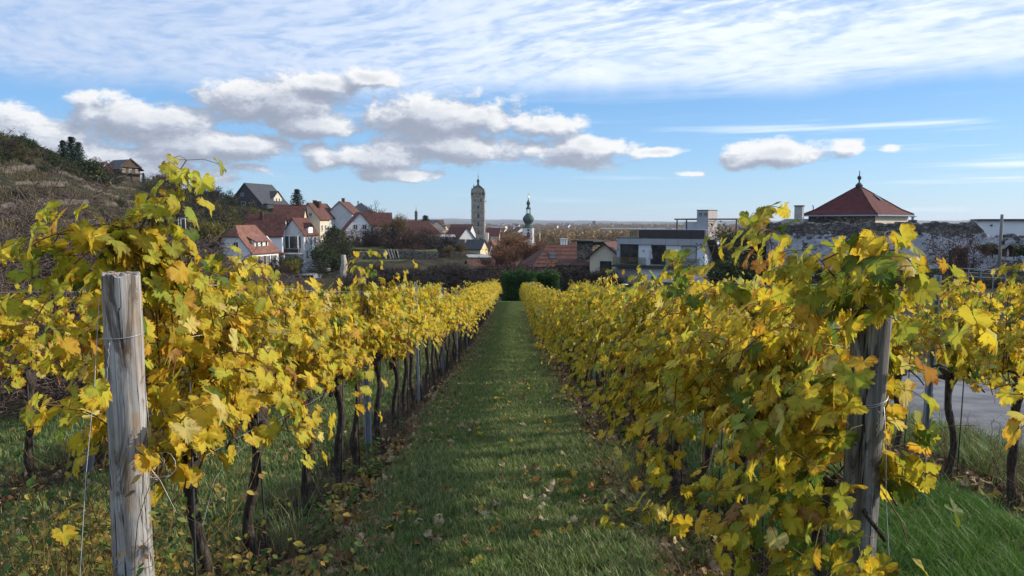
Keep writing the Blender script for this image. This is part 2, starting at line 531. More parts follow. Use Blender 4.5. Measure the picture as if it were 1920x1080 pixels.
leafy('vine_leaf')
leafy('fallen_leaf', transl=0.1, rough=0.8)
leafy('weed_leaf', transl=0.3)
leafy('grass_blade', base=[(0.045, 0.095, 0.028), (0.11, 0.19, 0.055), (0.165, 0.25, 0.075), (0.22, 0.28, 0.10), (0.42, 0.38, 0.20)], transl=0.25, blotch=False)
leafy('grass_bright', base=[(0.045, 0.12, 0.018), (0.09, 0.19, 0.035), (0.13, 0.24, 0.05)], transl=0.3, blotch=False)
leafy('dry_grass', base=[(0.10, 0.075, 0.04), (0.2, 0.16, 0.10), (0.05, 0.04, 0.02)], transl=0.2, blotch=False)
leafy('conifer_leaf', base=[(0.012, 0.026, 0.014), (0.022, 0.045, 0.022), (0.03, 0.055, 0.03)], transl=0.1, blotch=False)
leafy('evergreen_leaf', base=[(0.018, 0.032, 0.012), (0.04, 0.06, 0.02), (0.07, 0.085, 0.03)], transl=0.2, blotch=False)
leafy('birch_leaf', base=[(0.17, 0.11, 0.035), (0.23, 0.155, 0.05), (0.12, 0.09, 0.035)], transl=0.3, blotch=False)
leafy('russet_leaf', base=[(0.22, 0.085, 0.034), (0.32, 0.14, 0.055), (0.14, 0.07, 0.04)], transl=0.3, blotch=False)
leafy('olive_leaf', base=[(0.13, 0.12, 0.03), (0.21, 0.18, 0.04), (0.07, 0.075, 0.02)], transl=0.3, blotch=False)
leafy('rust_leaf', base=[(0.10, 0.03, 0.02), (0.14, 0.05, 0.03), (0.06, 0.03, 0.02)], transl=0.3, blotch=False)
leafy('hedge_green', base=[(0.02, 0.055, 0.014), (0.035, 0.09, 0.022), (0.05, 0.12, 0.03)], transl=0.2, blotch=False)
leafy('wood_leaf', base=[(0.24, 0.15, 0.06), (0.15, 0.10, 0.05), (0.32, 0.21, 0.08), (0.10, 0.085, 0.045), (0.36, 0.20, 0.08)], transl=0.2, blotch=False)


def weathered(name, c_pale, c_dark, warm):
    def fn(t):
        co = ocoord(t)
        g = t.vm('MULTIPLY', co, (9.0, 9.0, 0.55))
        grain = t.noise(g, 4.5, 7.0, 0.65, 0.4)
        patch = t.noise(t.vm('MULTIPLY', co, (2.2, 2.2, 0.8)), 2.6, 5.0, 0.65, 0.5)
        crack = t.noise(t.vm('MULTIPLY', co, (16.0, 16.0, 0.35)), 2.6, 2.0, 0.5, 0.25)
        ck = t.ss(t.m('ABSOLUTE', t.m('SUBTRACT', crack, 0.5)), 0.0, 0.014)
        c = t.mix(t.ss(grain, 0.3, 0.7), c_dark, c_pale)
        c = t.mix(t.ss(patch, 0.46, 0.56), c, t.mix(t.ss(grain, 0.35, 0.7), warm, c_pale))
        stain = t.ss(t.noise(t.vm('MULTIPLY', co, (4, 4, 1.0)), 3.0, 6.0, 0.7, 1.0), 0.50, 0.60)
        c = t.mix(t.m('MULTIPLY', stain, 0.8), c, t.mix(1.0, warm, (0.33, 0.3, 0.3), 'MULTIPLY'))
        knot = t.voro(t.vm('MULTIPLY', co, (3.2, 3.2, 2.0)), 2.4)
        ring = t.m('MULTIPLY', t.ss(knot, 0.22, 0.05), t.m('ADD', 0.5, t.m('MULTIPLY', t.m('SINE', t.m('MULTIPLY', knot, 110.0)), 0.5)))
        c = t.mix(t.m('MULTIPLY', ring, 0.5), c, t.mix(1.0, c_dark, (0.5, 0.42, 0.38), 'MULTIPLY'))
        c = t.mix(ck, t.mix(1.0, c_dark, (0.12, 0.11, 0.1), 'MULTIPLY'), c)
        h = t.m('ADD', t.m('MULTIPLY', ck, 0.8), t.m('MULTIPLY', grain, 0.5))
        return pbsdf(t, c, 0.9, t.bump(h, 0.7, 0.01))
    return mat(name, fn)


weathered('post_pale', (0.46, 0.45, 0.44), (0.22, 0.22, 0.23), (0.23, 0.17, 0.115))
weathered('post_dark', (0.30, 0.30, 0.30), (0.11, 0.11, 0.115), (0.13, 0.105, 0.08))


def vine_bark(t):
    co = ocoord(t)
    g = t.vm('MULTIPLY', co, (1.0, 1.0, 0.22))
    a = t.noise(g, 60.0, 6.0, 0.7, 0.6)
    b = t.noise(co, 11.0, 3.0)
    c = t.mix(t.ss(a, 0.35, 0.7), (0.018, 0.014, 0.012), (0.105, 0.085, 0.070))
    c = t.mix(t.m('MULTIPLY', t.ss(b, 0.55, 0.7), 0.5), c, (0.03, 0.026, 0.022))
    return pbsdf(t, c, 0.95, t.bump(a, 1.0, 0.012))


mat('vine_bark', vine_bark)
noisy('cane', (0.085, 0.032, 0.016), (0.17, 0.075, 0.035), 30, 0.6, 0.0)
noisy('stalk_green', (0.14, 0.11, 0.03), (0.22, 0.14, 0.05), 30, 0.6, 0.0)


# ------------------------------------------------------------------ mesh building
class MB:
    def __init__(s):
        s.v, s.f, s.mi, s.cur = [], [], [], 0

    def face(s, idx):
        s.f.append(tuple(idx))
        s.mi.append(s.cur)

    def add(s, pts, faces):
        b = len(s.v)
        s.v.extend(tuple(p) for p in pts)
        for f in faces:
            s.face([b + i for i in f])
        return s

    def box(s, x0, x1, y0, y1, z0, z1):
        s.add([(x0, y0, z0), (x1, y0, z0), (x1, y1, z0), (x0, y1, z0), (x0, y0, z1), (x1, y0, z1), (x1, y1, z1), (x0, y1, z1)],
              [(0, 3, 2, 1), (4, 5, 6, 7), (0, 1, 5, 4), (1, 2, 6, 5), (2, 3, 7, 6), (3, 0, 4, 7)])
        return s

    def slab(s, poly, t, d=(0, 0, -1)):
        n = len(poly)
        low = [(p[0] + d[0] * t, p[1] + d[1] * t, p[2] + d[2] * t) for p in poly]
        s.add(list(poly) + low, [tuple(range(n)), tuple(range(2 * n - 1, n - 1, -1))] + [(i, n + i, n + (i + 1) % n, (i + 1) % n) for i in range(n)])
        return s

    def tube(s, pts, rads, n=6, cap=True, jit=0.0, rg=None):
        pts = [Vector(p) for p in pts]
        if not hasattr(rads, '__len__'):
            rads = [rads] * len(pts)
        b = len(s.v)
        ref = None
        for i, p in enumerate(pts):
            d = (pts[min(i + 1, len(pts) - 1)] - pts[max(i - 1, 0)])
            if d.length < 1e-9:
                d = Vector((0, 0, 1))
            d.normalize()
            if ref is None:
                ref = d.orthogonal().normalized()
            else:
                ref = (ref - d * ref.dot(d))
                ref = ref.normalized() if ref.length > 1e-6 else d.orthogonal().normalized()
            o = d.cross(ref)
            for k in range(n):
                a = 2 * PI * k / n
                rr = rads[i] * (1 + (rg.uniform(-jit, jit) if jit else 0))
                s.v.append(tuple(p + ref * (math.cos(a) * rr) + o * (math.sin(a) * rr)))
        for i in range(len(pts) - 1):
            for k in range(n):
                s.face((b + i * n + k, b + i * n + (k + 1) % n, b + (i + 1) * n + (k + 1) % n, b + (i + 1) * n + k))
        if cap:
            s.face([b + k for k in range(n)][::-1])
            s.face([b + (len(pts) - 1) * n + k for k in range(n)])
        return s

    def lathe(s, prof, n=16, cx=0, cy=0, rot=0.0):
        b = len(s.v)
        for (r, z) in prof:
            for k in range(n):
                a = 2 * PI * (k + .5) / n + rot
                s.v.append((cx + r * math.cos(a), cy + r * math.sin(a), z))
        for i in range(len(prof) - 1):
            for k in range(n):
                s.face((b + i * n + k, b + i * n + (k + 1) % n, b + (i + 1) * n + (k + 1) % n, b + (i + 1) * n + k))
        s.face([b + k for k in range(n)][::-1])
        s.face([b + (len(prof) - 1) * n + k for k in range(n)])
        return s

    def mesh(s, name, mats, smooth=False):
        me = bpy.data.meshes.new(name)
        me.from_pydata(s.v, [], s.f)
        for m in (mats if isinstance(mats, (list, tuple)) else [mats]):
            me.materials.append(MATS[m])
        if len(me.materials) > 1:
            me.polygons.foreach_set('material_index', s.mi)
        if smooth:
            me.polygons.foreach_set('use_smooth', [True] * len(me.polygons))
        me.update()
        return me

    def build(s, name, mats, parent=None, smooth=False):
        return link(name, s.mesh(name, mats, smooth), parent)


def link(name, me, parent=None):
    o = bpy.data.objects.new(name, me)
    COL.objects.link(o)
    if parent is not None:
        o.parent = parent
    return o


def tag(o, label=None, cat=None, group=None, kind=None):
    if label:
        o['label'] = label
    if cat:
        o['category'] = cat
    if group:
        o['group'] = group
    if kind:
        o['kind'] = kind
    return o


def thing(name, label, cat, loc=(0, 0, 0), rz=0.0, group=None, scale=1.0):
    o = bpy.data.objects.new(name, None)
    COL.objects.link(o)
    o.empty_display_size = 0.2
    o.location = loc
    o.rotation_euler = (0, 0, rz)
    o.scale = (scale,) * 3 if not hasattr(scale, '__len__') else scale
    return tag(o, label, cat, group)


def copy_tree(o, parent=None):
    c = o.copy()
    COL.objects.link(c)
    c.parent = parent
    for ch in o.children:
        copy_tree(ch, c)
    return c


def np_mesh(name, V, F, mats, col=None, uv=None, smooth=True, mi=None):
    """V (n,3), F (m,3) triangles"""
    me = bpy.data.meshes.new(name)
    n, m = len(V), len(F)
    me.vertices.add(n)
    me.vertices.foreach_set('co', np.ascontiguousarray(V, dtype=np.float32).ravel())
    k = F.shape[1]
    me.loops.add(m * k)
    me.loops.foreach_set('vertex_index', np.ascontiguousarray(F, dtype=np.int32).ravel())
    me.polygons.add(m)
    me.polygons.foreach_set('loop_start', np.arange(0, m * k, k, dtype=np.int32))
    try:
        me.polygons.foreach_set('loop_total', np.full(m, k, dtype=np.int32))
    except Exception:
        pass
    for q in (mats if isinstance(mats, (list, tuple)) else [mats]):
        me.materials.append(MATS[q])
    if mi is not None:
        me.polygons.foreach_set('material_index', np.asarray(mi, dtype=np.int32))
    if smooth:
        me.polygons.foreach_set('use_smooth', np.ones(m, dtype=bool))
    if col is not None:
        a = me.attributes.new('Col', 'FLOAT_COLOR', 'POINT')
        a.data.foreach_set('color', np.ascontiguousarray(col, dtype=np.float32).ravel())
    if uv is not None:
        l = me.uv_layers.new(name='UVMap')
        l.data.foreach_set('uv', np.ascontiguousarray(uv[F.ravel()], dtype=np.float32).ravel())
    me.update()
    me.validate()
    return me


# ------------------------------------------------------------------ the lie of the land
def Zv(y):
    """the vineyard slope"""
    y = np.asarray(y, dtype=float)
    return np.where(y < 20, -0.1 * y, -2.0 - 0.0726 * (y - 20))


def P(px, py, d):
    """the point of the place seen at a photograph pixel, d metres ahead"""
    x, z = (px - 960) / 1400, (540 - py) / 1400
    c, s_ = math.cos(PITCH), math.sin(PITCH)
    Y, Z = c + z * s_, -s_ + z * c
    k = d / Y
    return Vector((x * k, d, EYE + Z * k))


ctrl = [P(*a) for a in [
    (0, 262, 170), (0, 340, 120), (0, 420, 62), (110, 322, 190), (200, 335, 230), (250, 338, 280), (300, 352, 300), (400, 372, 290), (455, 387, 275), (540, 394, 270),
    (640, 402, 330), (720, 425, 330), (100, 400, 110), (250, 400, 160), (330, 440, 150), (410, 455, 150), (425, 508, 150), (475, 512, 146), (520, 516, 146), (575, 526, 143),
    (597, 480, 180), (602, 458, 230), (612, 445, 280), (700, 459, 212), (640, 505, 160), (740, 462, 215), (820, 462, 215), (740, 487, 180), (820, 487, 180), (680, 488, 180), (820, 496, 160), (650, 498, 160), (900, 500, 250),
    (880, 522, 135), (700, 532, 115), (500, 545, 112), (300, 520, 92), (965, 565, 72), (900, 562, 76), (1000, 555, 95), (1100, 538, 110), (1230, 530, 88), (1350, 532, 88),
    (1500, 525, 84), (1700, 523, 78), (1900, 527, 74), (2200, 530, 74), (2300, 460, 130), (1700, 470, 110), (900, 461, 500), (990, 485, 430), (870, 505, 280), (760, 448, 520), (1100, 470, 560),
    (1300, 462, 600), (1900, 450, 700), (300, 400, 420), (100, 360, 420), (-300, 240, 300), (-400, 330, 110), (1000, 500, 260), (1150, 490, 250), (1100, 520, 160)]]
for pyx in range(-600, 2600, 320):
    ctrl += [P(pyx, 445 if pyx > 500 else 425, 1200), P(pyx, 430, 2600), P(pyx, 422.4, 7000)]
for yy in (-12, -4, 4, 12, 22, 34, 46, 58):
    for xx in (-5.6, -2, 2, 5, 8.2):
        ctrl.append(Vector((xx, yy, float(Zv(yy)))))
ctrl += [Vector((-9, 8, -0.5)), Vector((-9, 0, 0.4)), Vector((-12, 22, -1.2)), Vector((-14, 40, -2.5)), Vector((-22, 22, 0.0)), Vector((-16, 6, 0.8)), Vector((-20, -8, 2.0)),
         Vector((12, 2, -0.6)), Vector((12, 20, -2.6)), Vector((14, 45, -4.4)), Vector((22, 30, -3.6)), Vector((24, 8, -1.6)), Vector((-14, 62, -5.0)), Vector((16, 62, -5.2))]
C_ = np.array([tuple(c) for c in ctrl])


def warp_(X, Y):
    q = np.maximum(Y, -16) + 25.0
    return X / q * 1.6, np.log(q)


cu_, cv_ = warp_(C_[:, 0], C_[:, 1])


def _U(r2):
    return 0.5 * r2 * np.log(r2 + 1e-9)


n_ = len(C_)
K_ = _U((cu_[:, None] - cu_[None]) ** 2 + (cv_[:, None] - cv_[None]) ** 2) + np.eye(n_) * 2e-4
A_ = np.zeros((n_ + 3, n_ + 3))
A_[:n_, :n_] = K_
A_[:n_, n_:] = np.stack([np.ones(n_), cu_, cv_], 1)
A_[n_:, :n_] = A_[:n_, n_:].T
# heights are solved as seen from the eye (height over distance), which keeps the far plain calm
sc_ = cv_ * 0 + np.exp(cv_)
W_ = np.linalg.solve(A_, np.concatenate([(C_[:, 2] - EYE) / sc_, np.zeros(3)]))


def terrain(X, Y):
    X = np.atleast_1d(np.asarray(X, float))
    Y = np.atleast_1d(np.asarray(Y, float))
    u, v = warp_(X, Y)
    out = np.zeros(X.shape)
    for i in range(n_):
        out += W_[i] * _U((u - cu_[i]) ** 2 + (v - cv_[i]) ** 2)
    out += W_[n_] + W_[n_ + 1] * u + W_[n_ + 2] * v
    z = out * np.exp(v) + EYE
    dx = np.maximum(np.maximum(-6.2 - X, X - 8.8), 0)
    dy = np.maximum(Y - 63, 0)
    w = np.clip(1 - np.hypot(dx, dy) / 5.0, 0, 1)
    w = w * w * (3 - 2 * w)
    return z * (1 - w) + Zv(Y) * w


def G(x, y):
    return float(terrain(x, y)[0])
# ------------------------------------------------------------------ ground, roads, hills
def build_ground():
    us = np.linspace(-1.9, 1.9, 240)
    vs = np.concatenate([np.linspace(math.log(10.5), math.log(420), 230), np.linspace(math.log(420), math.log(11000), 60)[1:]])
    uu, vv = np.meshgrid(us, vs)
    Y = np.exp(vv) - 25.0
    X = uu * np.exp(vv) / 1.6
    Z = terrain(X.ravel(), Y.ravel()).reshape(X.shape)
    # terraces and hummocks on the hill, away from the vineyard
    amp = np.clip((np.hypot(np.maximum(np.abs(X) - 12, 0), np.maximum(Y - 80, 0))) / 60, 0, 1) * np.clip((700 - Y) / 300, 0, 1)
    Z = Z + amp * (0.5 * np.sin(X * .21 + Y * .05) * np.sin(Y * .17) + 0.25 * np.sin(X * .7) * np.sin(Y * .55 + 1))
    nu, nv = len(us), len(vs)
    idx = np.arange(nu * nv).reshape(nv, nu)
    F = np.stack([idx[:-1, :-1].ravel(), idx[:-1, 1:].ravel(), idx[1:, 1:].ravel(), idx[1:, :-1].ravel()], 1)
    V = np.stack([X.ravel(), Y.ravel(), Z.ravel() - 0.03], 1)
    me = np_mesh('ground', V, F, 'hillside')
    tag(link('ground', me), kind='structure')


build_ground()


def strip(name, mt, xl, xr, y0, y1, lift, ny=120, nx=8, bumpy=0.0, wob=0.0, seed=1):
    rg = np.random.RandomState(seed)
    ys = y0 + (y1 - y0) * (np.linspace(0, 1, ny) ** 1.3)
    wl = np.interp(np.arange(ny), np.arange(0, ny, 2), rg.normal(0, wob, (ny + 1) // 2))
    wr = np.interp(np.arange(ny), np.arange(0, ny, 2), rg.normal(0, wob, (ny + 1) // 2))
    t = np.linspace(0, 1, nx)[None]
    X = (xl + wl)[:, None] * (1 - t) + (xr + wr)[:, None] * t
    Y = np.repeat(ys[:, None], nx, 1)
    Z = terrain(X.ravel(), Y.ravel()).reshape(X.shape) + lift + rg.uniform(0, bumpy, X.shape)
    idx = np.arange(nx * ny).reshape(ny, nx)
    F = np.stack([idx[:-1, :-1].ravel(), idx[:-1, 1:].ravel(), idx[1:, 1:].ravel(), idx[1:, :-1].ravel()], 1)
    me = np_mesh(name, np.stack([X.ravel(), Y.ravel(), Z.ravel()], 1), F, mt)
    return tag(link(name, me), kind='structure')


ROWS = {'left': -1.35, 'right': 1.18, 'far_left': -3.85, 'far_right': 3.69}
strip('vineyard_soil', 'soil', -6.0, 4.7, -6, 63, 0.0, 360, 90, bumpy=0.035, seed=3)
GRASS = [(-1.02, 0.76), (-3.5, -1.72), (-6.1, -4.2), (1.62, 3.3)]
for k, (a, b) in enumerate(GRASS):
    strip('grass_path', 'turf', a, b, -6, 64, 0.042, 260, 14, bumpy=0.006, wob=0.045, seed=5 + k)
strip('grass_verge', 'turf', 4.05, 5.02, -6, 64, 0.04, 200, 6, bumpy=0.006, wob=0.03, seed=15)
strip('grass_bank', 'turf', 8.12, 12.0, -6, 60, 0.03, 120, 10, bumpy=0.02, wob=0.05, seed=16)
strip('road', 'asphalt', 5.0, 8.1, -10, 70, 0.05, 90, 8)


def hills():
    """the low wooded hills on the horizon"""
    for nm, d, base, pts in [('hills', 9500, -24, [(-900, 412), (300, 409), (560, 411), (660, 412), (760, 410.5), (840, 410), (900, 411), (1000, 412.5), (1060, 413.5), (1140, 414), (1250, 416), (2700, 416.5)]),
                             ('hills', 7600, -24, [(-900, 415), (600, 416), (900, 415.5), (1180, 416.5), (1300, 415.0), (1400, 413.5), (1560, 415), (1760, 413.5), (1900, 412.0), (2000, 410.5), (2700, 409)])]:
        xs = np.linspace(pts[0][0], pts[-1][0], 300)
        ys = np.interp(xs, [p[0] for p in pts], [p[1] for p in pts]) + 0.35 * np.sin(xs * .05) + 0.25 * np.sin(xs * .13 + 1)
        V, F = [], []
        for i, (a, b) in enumerate(zip(xs, ys)):
            top = P(a, b, d)
            V += [(top.x * 0.93, d * 0.93, base), (top.x * 0.97, d * 0.965, base + (top.z - base) * .6), (top.x, d, top.z), (top.x * 1.08, d * 1.08, base)]
            if i:
                q = 4 * i
                for k in range(3):
                    F.append((q - 4 + k, q + k, q + k + 1, q - 3 + k))
        me = np_mesh(nm, np.array(V), np.array(F), 'far_hill')
        tag(link(nm, me), kind='structure')


hills()


def street():
    pts = [(560, 540, 141, 2.8), (568, 525, 147, 3.0), (578, 508, 155, 3.0), (586, 494, 165, 2.7), (594, 480, 180, 2.3), (600, 467, 205, 2.0), (604, 458, 235, 1.9), (606, 452, 262, 1.8)]
    V, F = [], []
    rows = []
    for i in range(len(pts) - 1):
        a, b = pts[i], pts[i + 1]
        for k in range(6):
            t = k / 6
            q = [a[j] + (b[j] - a[j]) * t for j in range(4)]
            rows.append(q)
    rows.append(list(pts[-1]))
    cen = [P(q[0], q[1], q[2]) for q in rows]
    for i, (q, c) in enumerate(zip(rows, cen)):
        d = (cen[min(i + 1, len(cen) - 1)] - cen[max(i - 1, 0)])
        s_ = Vector((d.y, -d.x, 0)).normalized()
        zz = max(G(c.x, c.y), G(*(c + s_ * q[3]).xy), G(*(c - s_ * q[3]).xy)) + 0.35
        for k, m in enumerate((-1, 1)):
            p = c + s_ * q[3] * m
            V.append((p.x, p.y, zz))
            V.append((p.x, p.y, zz - 1.2))
        if i:
            b = 4 * i
            F += [(b - 4, b - 2, b + 2, b), (b - 3, b - 4, b, b + 1), (b - 2, b - 1, b + 3, b + 2)]
        STREET.append((c.x, c.y, zz))
    tag(link('street', np_mesh('street', np.array(V), np.array(F), 'street_grey', smooth=False)), kind='structure')


STREET = []
street()


# ------------------------------------------------------------------ leaves
HALF = [(0.0, 0.58), (0.07, 0.50), (0.15, 0.48), (0.16, 0.38), (0.20, 0.31), (0.28, 0.39), (0.38, 0.39), (0.39, 0.30), (0.48, 0.25), (0.44, 0.15), (0.40, 0.09), (0.48, 0.05), (0.53, -0.05),
        (0.48, -0.13), (0.47, -0.23), (0.37, -0.28), (0.28, -0.37), (0.17, -0.34), (0.08, -0.25), (0.02, -0.04)]
HALF_LO = [(0.0, 0.58), (0.15, 0.46), (0.19, 0.31), (0.37, 0.39), (0.47, 0.22), (0.40, 0.08), (0.52, -0.04), (0.44, -0.24), (0.25, -0.36), (0.02, -0.05)]
HALF_XLO = [(0.0, 0.58), (0.14, 0.26), (0.40, 0.34), (0.48, -0.06), (0.20, -0.32), (0.02, -0.05)]


def leaf_template(half, ring, seed, cup=0.5, closed=False):
    rg = random.Random(seed)
    out = [(x, y) for x, y in half] + [(-x, y) for x, y in half[::-1][:-1]]
    n = len(out)
    jit = [rg.uniform(0.9, 1.1) for _ in range(n)]
    out = [(x * j, y * j) for (x, y), j in zip(out, jit)]
    sx, sy = rg.uniform(.92, 1.1), rg.uniform(.9, 1.08)
    curl = rg.uniform(-0.4, 1.0) * cup
    fold = rg.uniform(0.1, 0.6) * cup
    droop = rg.uniform(0.0, 0.9) * cup
    ph = rg.uniform(0, 6.28)

    def z(x, y, rr):
        a = math.atan2(x, y)
        w = abs(math.sin(a * PI / R(52) / 1.0)) if rr > 0.05 else 0
        return (-curl * 0.9 * (x * x + y * y) + fold * abs(x) * 0.6 - droop * max(y, 0) ** 2 * 0.8 - w * rr * 0.10
                + 0.07 * cup * math.sin(3 * a + ph) * rr * 2)
    V, C, UV = [(0, 0, 0)], [0.0], [(0, 0)]
    rings = ([0.5] if ring else []) + [1.0]
    for q in rings:
        for (x, y) in out:
            x_, y_ = x * q * sx, y * q * sy
            if q < 1:
                m = 0.26 / max(0.26, math.hypot(x_, y_)) if math.hypot(x, y) > 0.3 else 1
                x_, y_ = x_ * m, y_ * m
            rr = math.hypot(x_, y_)
            V.append((x_, y_, z(x_, y_, rr)))
            C.append(min(1.0, rr / 0.55))
            UV.append((x_, y_))
    F = []
    for i in range(n):
        j = (i + 1) % n
        if i == n - 1:
            break
        F.append((0, 1 + j, 1 + i))
        if ring:
            F.append((1 + i, 1 + j, 1 + n + j))
            F.append((1 + i, 1 + n + j, 1 + n + i))
    return np.array(V), np.array(F), np.array(C), np.array(UV)


LEAF_HI = [leaf_template(HALF, True, s, 0.75) for s in range(14)]
LEAF_MID = [leaf_template(HALF_LO, False, s, 0.9) for s in range(8)]
LEAF_LO = [leaf_template(HALF_XLO, False, s, 0.9) for s in range(6)]


def leaf_frames(N, tip):
    """rotation matrices with local z = normal, local y = tip"""
    N = N / np.linalg.norm(N, axis=1, keepdims=True)
    tip = tip - N * (tip * N).sum(1, keepdims=True)
    tip /= np.linalg.norm(tip, axis=1, keepdims=True) + 1e-9
    X = np.cross(tip, N)
    return np.stack([X, tip, N], 2)


def leaf_mass(name, pos, N, tip, size, col, temps, mtl, seed=0, uvs=True):
    rg = np.random.RandomState(seed)
    Rm = leaf_frames(N, tip)
    which = rg.randint(0, len(temps), len(pos))
    Vs, Fs, Cs, Us = [], [], [], []
    base = 0
    for k, (tv, tf, tc, tu) in enumerate(temps):
        m = which == k
        c = int(m.sum())
        if not c:
            continue
        W = np.einsum('nij,kj->nki', Rm[m], tv) * size[m][:, None, None] + pos[m][:, None, :]
        Vs.append(W.reshape(-1, 3))
        Fs.append((tf[None] + (np.arange(c) * len(tv))[:, None, None]).reshape(-1, 3) + base)
        cc = np.repeat(col[m][:, None, :], len(tv), 1)
        Cs.append(np.concatenate([cc, np.repeat(tc[None, :, None], c, 0)], 2).reshape(-1, 4))
        Us.append(np.tile(tu, (c, 1)))
        base += c * len(tv)
    return np_mesh(name, np.concatenate(Vs), np.concatenate(Fs), mtl, np.concatenate(Cs), np.concatenate(Us))




def toothed(half, amp=.022):
    out = []
    for (x0, y0), (x1, y1) in zip(half[:-2], half[1:-1]):
        out.append((x0, y0))
        mx, my = (x0 + x1) / 2, (y0 + y1) / 2
        ln = math.hypot(x1 - x0, y1 - y0)
        if ln > .07:
            r_ = math.hypot(mx, my)
            out.append((x0 * .66 + x1 * .34 - mx / r_ * amp * .6, y0 * .66 + y1 * .34 - my / r_ * amp * .6))
            out.append((x0 * .4 + x1 * .6 + mx / r_ * amp, y0 * .4 + y1 * .6 + my / r_ * amp))
    return out + list(half[-2:])


HALF_T = toothed(HALF)
LEAF_ME = []
for k, (tv, tf, tc, tu) in enumerate([leaf_template(HALF_T, True, 200 + s, 0.8 if s < 14 else 1.3) for s in range(20)]):
    col = np.ones((len(tv), 4))
    col[:, 3] = tc
    LEAF_ME.append(np_mesh('vine_leaf', tv, tf, 'vine_leaf', col, tu))
FALLEN_ME = []
for k in range(8):
    tv, tf, tc, tu = leaf_template(HALF, True, 40 + k, 1.6)
    col = np.ones((len(tv), 4))
    col[:, 3] = tc
    FALLEN_ME.append(np_mesh('fallen_leaf', tv, tf, 'fallen_leaf', col, tu))

PAL = np.array([(0.78, 0.58, 0.055), (0.71, 0.54, 0.050), (0.62, 0.54, 0.060), (0.42, 0.43, 0.060), (0.15, 0.22, 0.040), (0.72, 0.45, 0.055), (0.46, 0.24, 0.070), (0.78, 0.66, 0.20)])


def pick_cols(n, green, rg):
    """green: 0..1 share of green leaves"""
    w = np.array([0.29, 0.23, 0.18, 0.08, 0.03, 0.08, 0.03, 0.08])
    g = np.array([0.12, 0.14, 0.26, 0.31, 0.14, 0.02, 0.01, 0.00])
    out = np.empty((n, 3))
    for i in range(n):
        q = w * (1 - green[i]) + g * green[i]
        q /= q.sum()
        out[i] = PAL[rg.choice(8, p=q)]
    return out * rg.uniform(0.70, 1.06, (n, 1)) * rg.uniform(0.95, 1.05, (n, 3))


def make_shoots(seed, nshoot, zt, zlow, thick, length=0.88, droop=0.0, arm=0.86, extra=None, keep_out=None):
    """canes of one vine: leaves (pos, normal, tip, size, green) and the cane polylines"""
    rg = np.random.RandomState(seed)
    L, canes = [], []
    starts = [(rg.normal(0, .03), rg.uniform(-length / 2 - .1, length / 2 + .1), arm + rg.uniform(-.05, .12), None) for _ in range(nshoot)]
    if extra:
        starts += extra
    for (sx, sy, sz, ex) in starts:
        p = np.array([sx, sy, sz])
        hang = rg.rand() < droop
        side = rg.choice([-1, 1])
        top = zt + rg.normal(-0.10, 0.12)
        if ex:
            pth = [p.copy()] + [np.array(e) for e in ex]
        else:
            d = np.array([rg.normal(0, .25) + (side * .35 if hang else 0), rg.normal(0, .3), 1.0])
            pth = [p.copy()]
            lim = zlow + rg.uniform(0, 0.25)
            nst = rg.randint(10, 15) if not hang else rg.randint(11, 18)
            for s_ in range(nst):
                d = d / np.linalg.norm(d)
                p = p + d * 0.085
                d = d + rg.normal(0, .16, 3)
                d[0] -= p[0] * (1.6 if not hang else 0.15) * 0.5
                if p[2] > top - 0.12 or (hang and s_ > 3):
                    d += np.array([side * .22, rg.normal(0, .25), -0.55])
                if abs(p[0]) > thick * (1.9 if hang else 1.3):
                    d += np.array([-np.sign(p[0]) * .15, 0, -0.35])
                if p[2] < lim:
                    break
                pth.append(p.copy())
        if keep_out is not None and any(keep_out(q) for q in pth[1:]):
            cut = next(k for k, q in enumerate(pth) if k and keep_out(q))
            canes.append(pth[:cut])
        else:
            canes.append(pth)
        if ex is None and rg.rand() < .35:      # a bare cane bent down below the leaves
            b0 = np.array([rg.normal(0, .04), rg.uniform(-length / 2, length / 2), arm + .04])
            dr_ = np.array([rg.normal(0, .25), rg.choice([-1, 1]) * 1.0, rg.uniform(.2, .8)])
            bp = [b0.copy()]
            for _ in range(rg.randint(4, 8)):
                dr_ /= np.linalg.norm(dr_)
                b0 = b0 + dr_ * .08
                dr_ = dr_ + np.array([rg.normal(0, .15), rg.normal(0, .15), -.25])
                bp.append(b0.copy())
            canes.append(bp)
        for i, q in enumerate(pth):
            if i < 1:
                continue
            tipness = i / len(pth)
            for r_ in range((3 if rg.rand() < .6 else 4) if ex else (3 if rg.rand() < 0.5 else 4)):
                out = np.array([rg.normal(0, 1), rg.normal(0, .8), rg.normal(.15, .4)])
                out /= np.linalg.norm(out)
                off = out * rg.uniform(.03, .13)
                pos = q + off + np.array([0, 0, -0.02])
                if pos[2] < 0.03 or (keep_out is not None and keep_out(pos)):
                    continue
                sgn = np.sign(pos[0] * 1.5 + off[0] * 3) or 1
                N = np.array([sgn * rg.uniform(.25, 1.0), rg.normal(0, .38), rg.uniform(0.0, .95)]) + out * .25
                tp = np.array([sgn * rg.uniform(0, .6), rg.normal(0, .45), -1.0])
                sz_ = rg.uniform(.064, .122) * (1.14 if ex else 1) * (1 - 0.35 * tipness * (1 if ex else .6))
                gr = np.clip(0.16 + 0.5 * (q[2] > zt - .12) * rg.rand() + rg.normal(0, .16) + (0.35 if ex else 0), 0, 1)
                L.append((pos, N, tp, sz_, gr, q))
    return L, canes


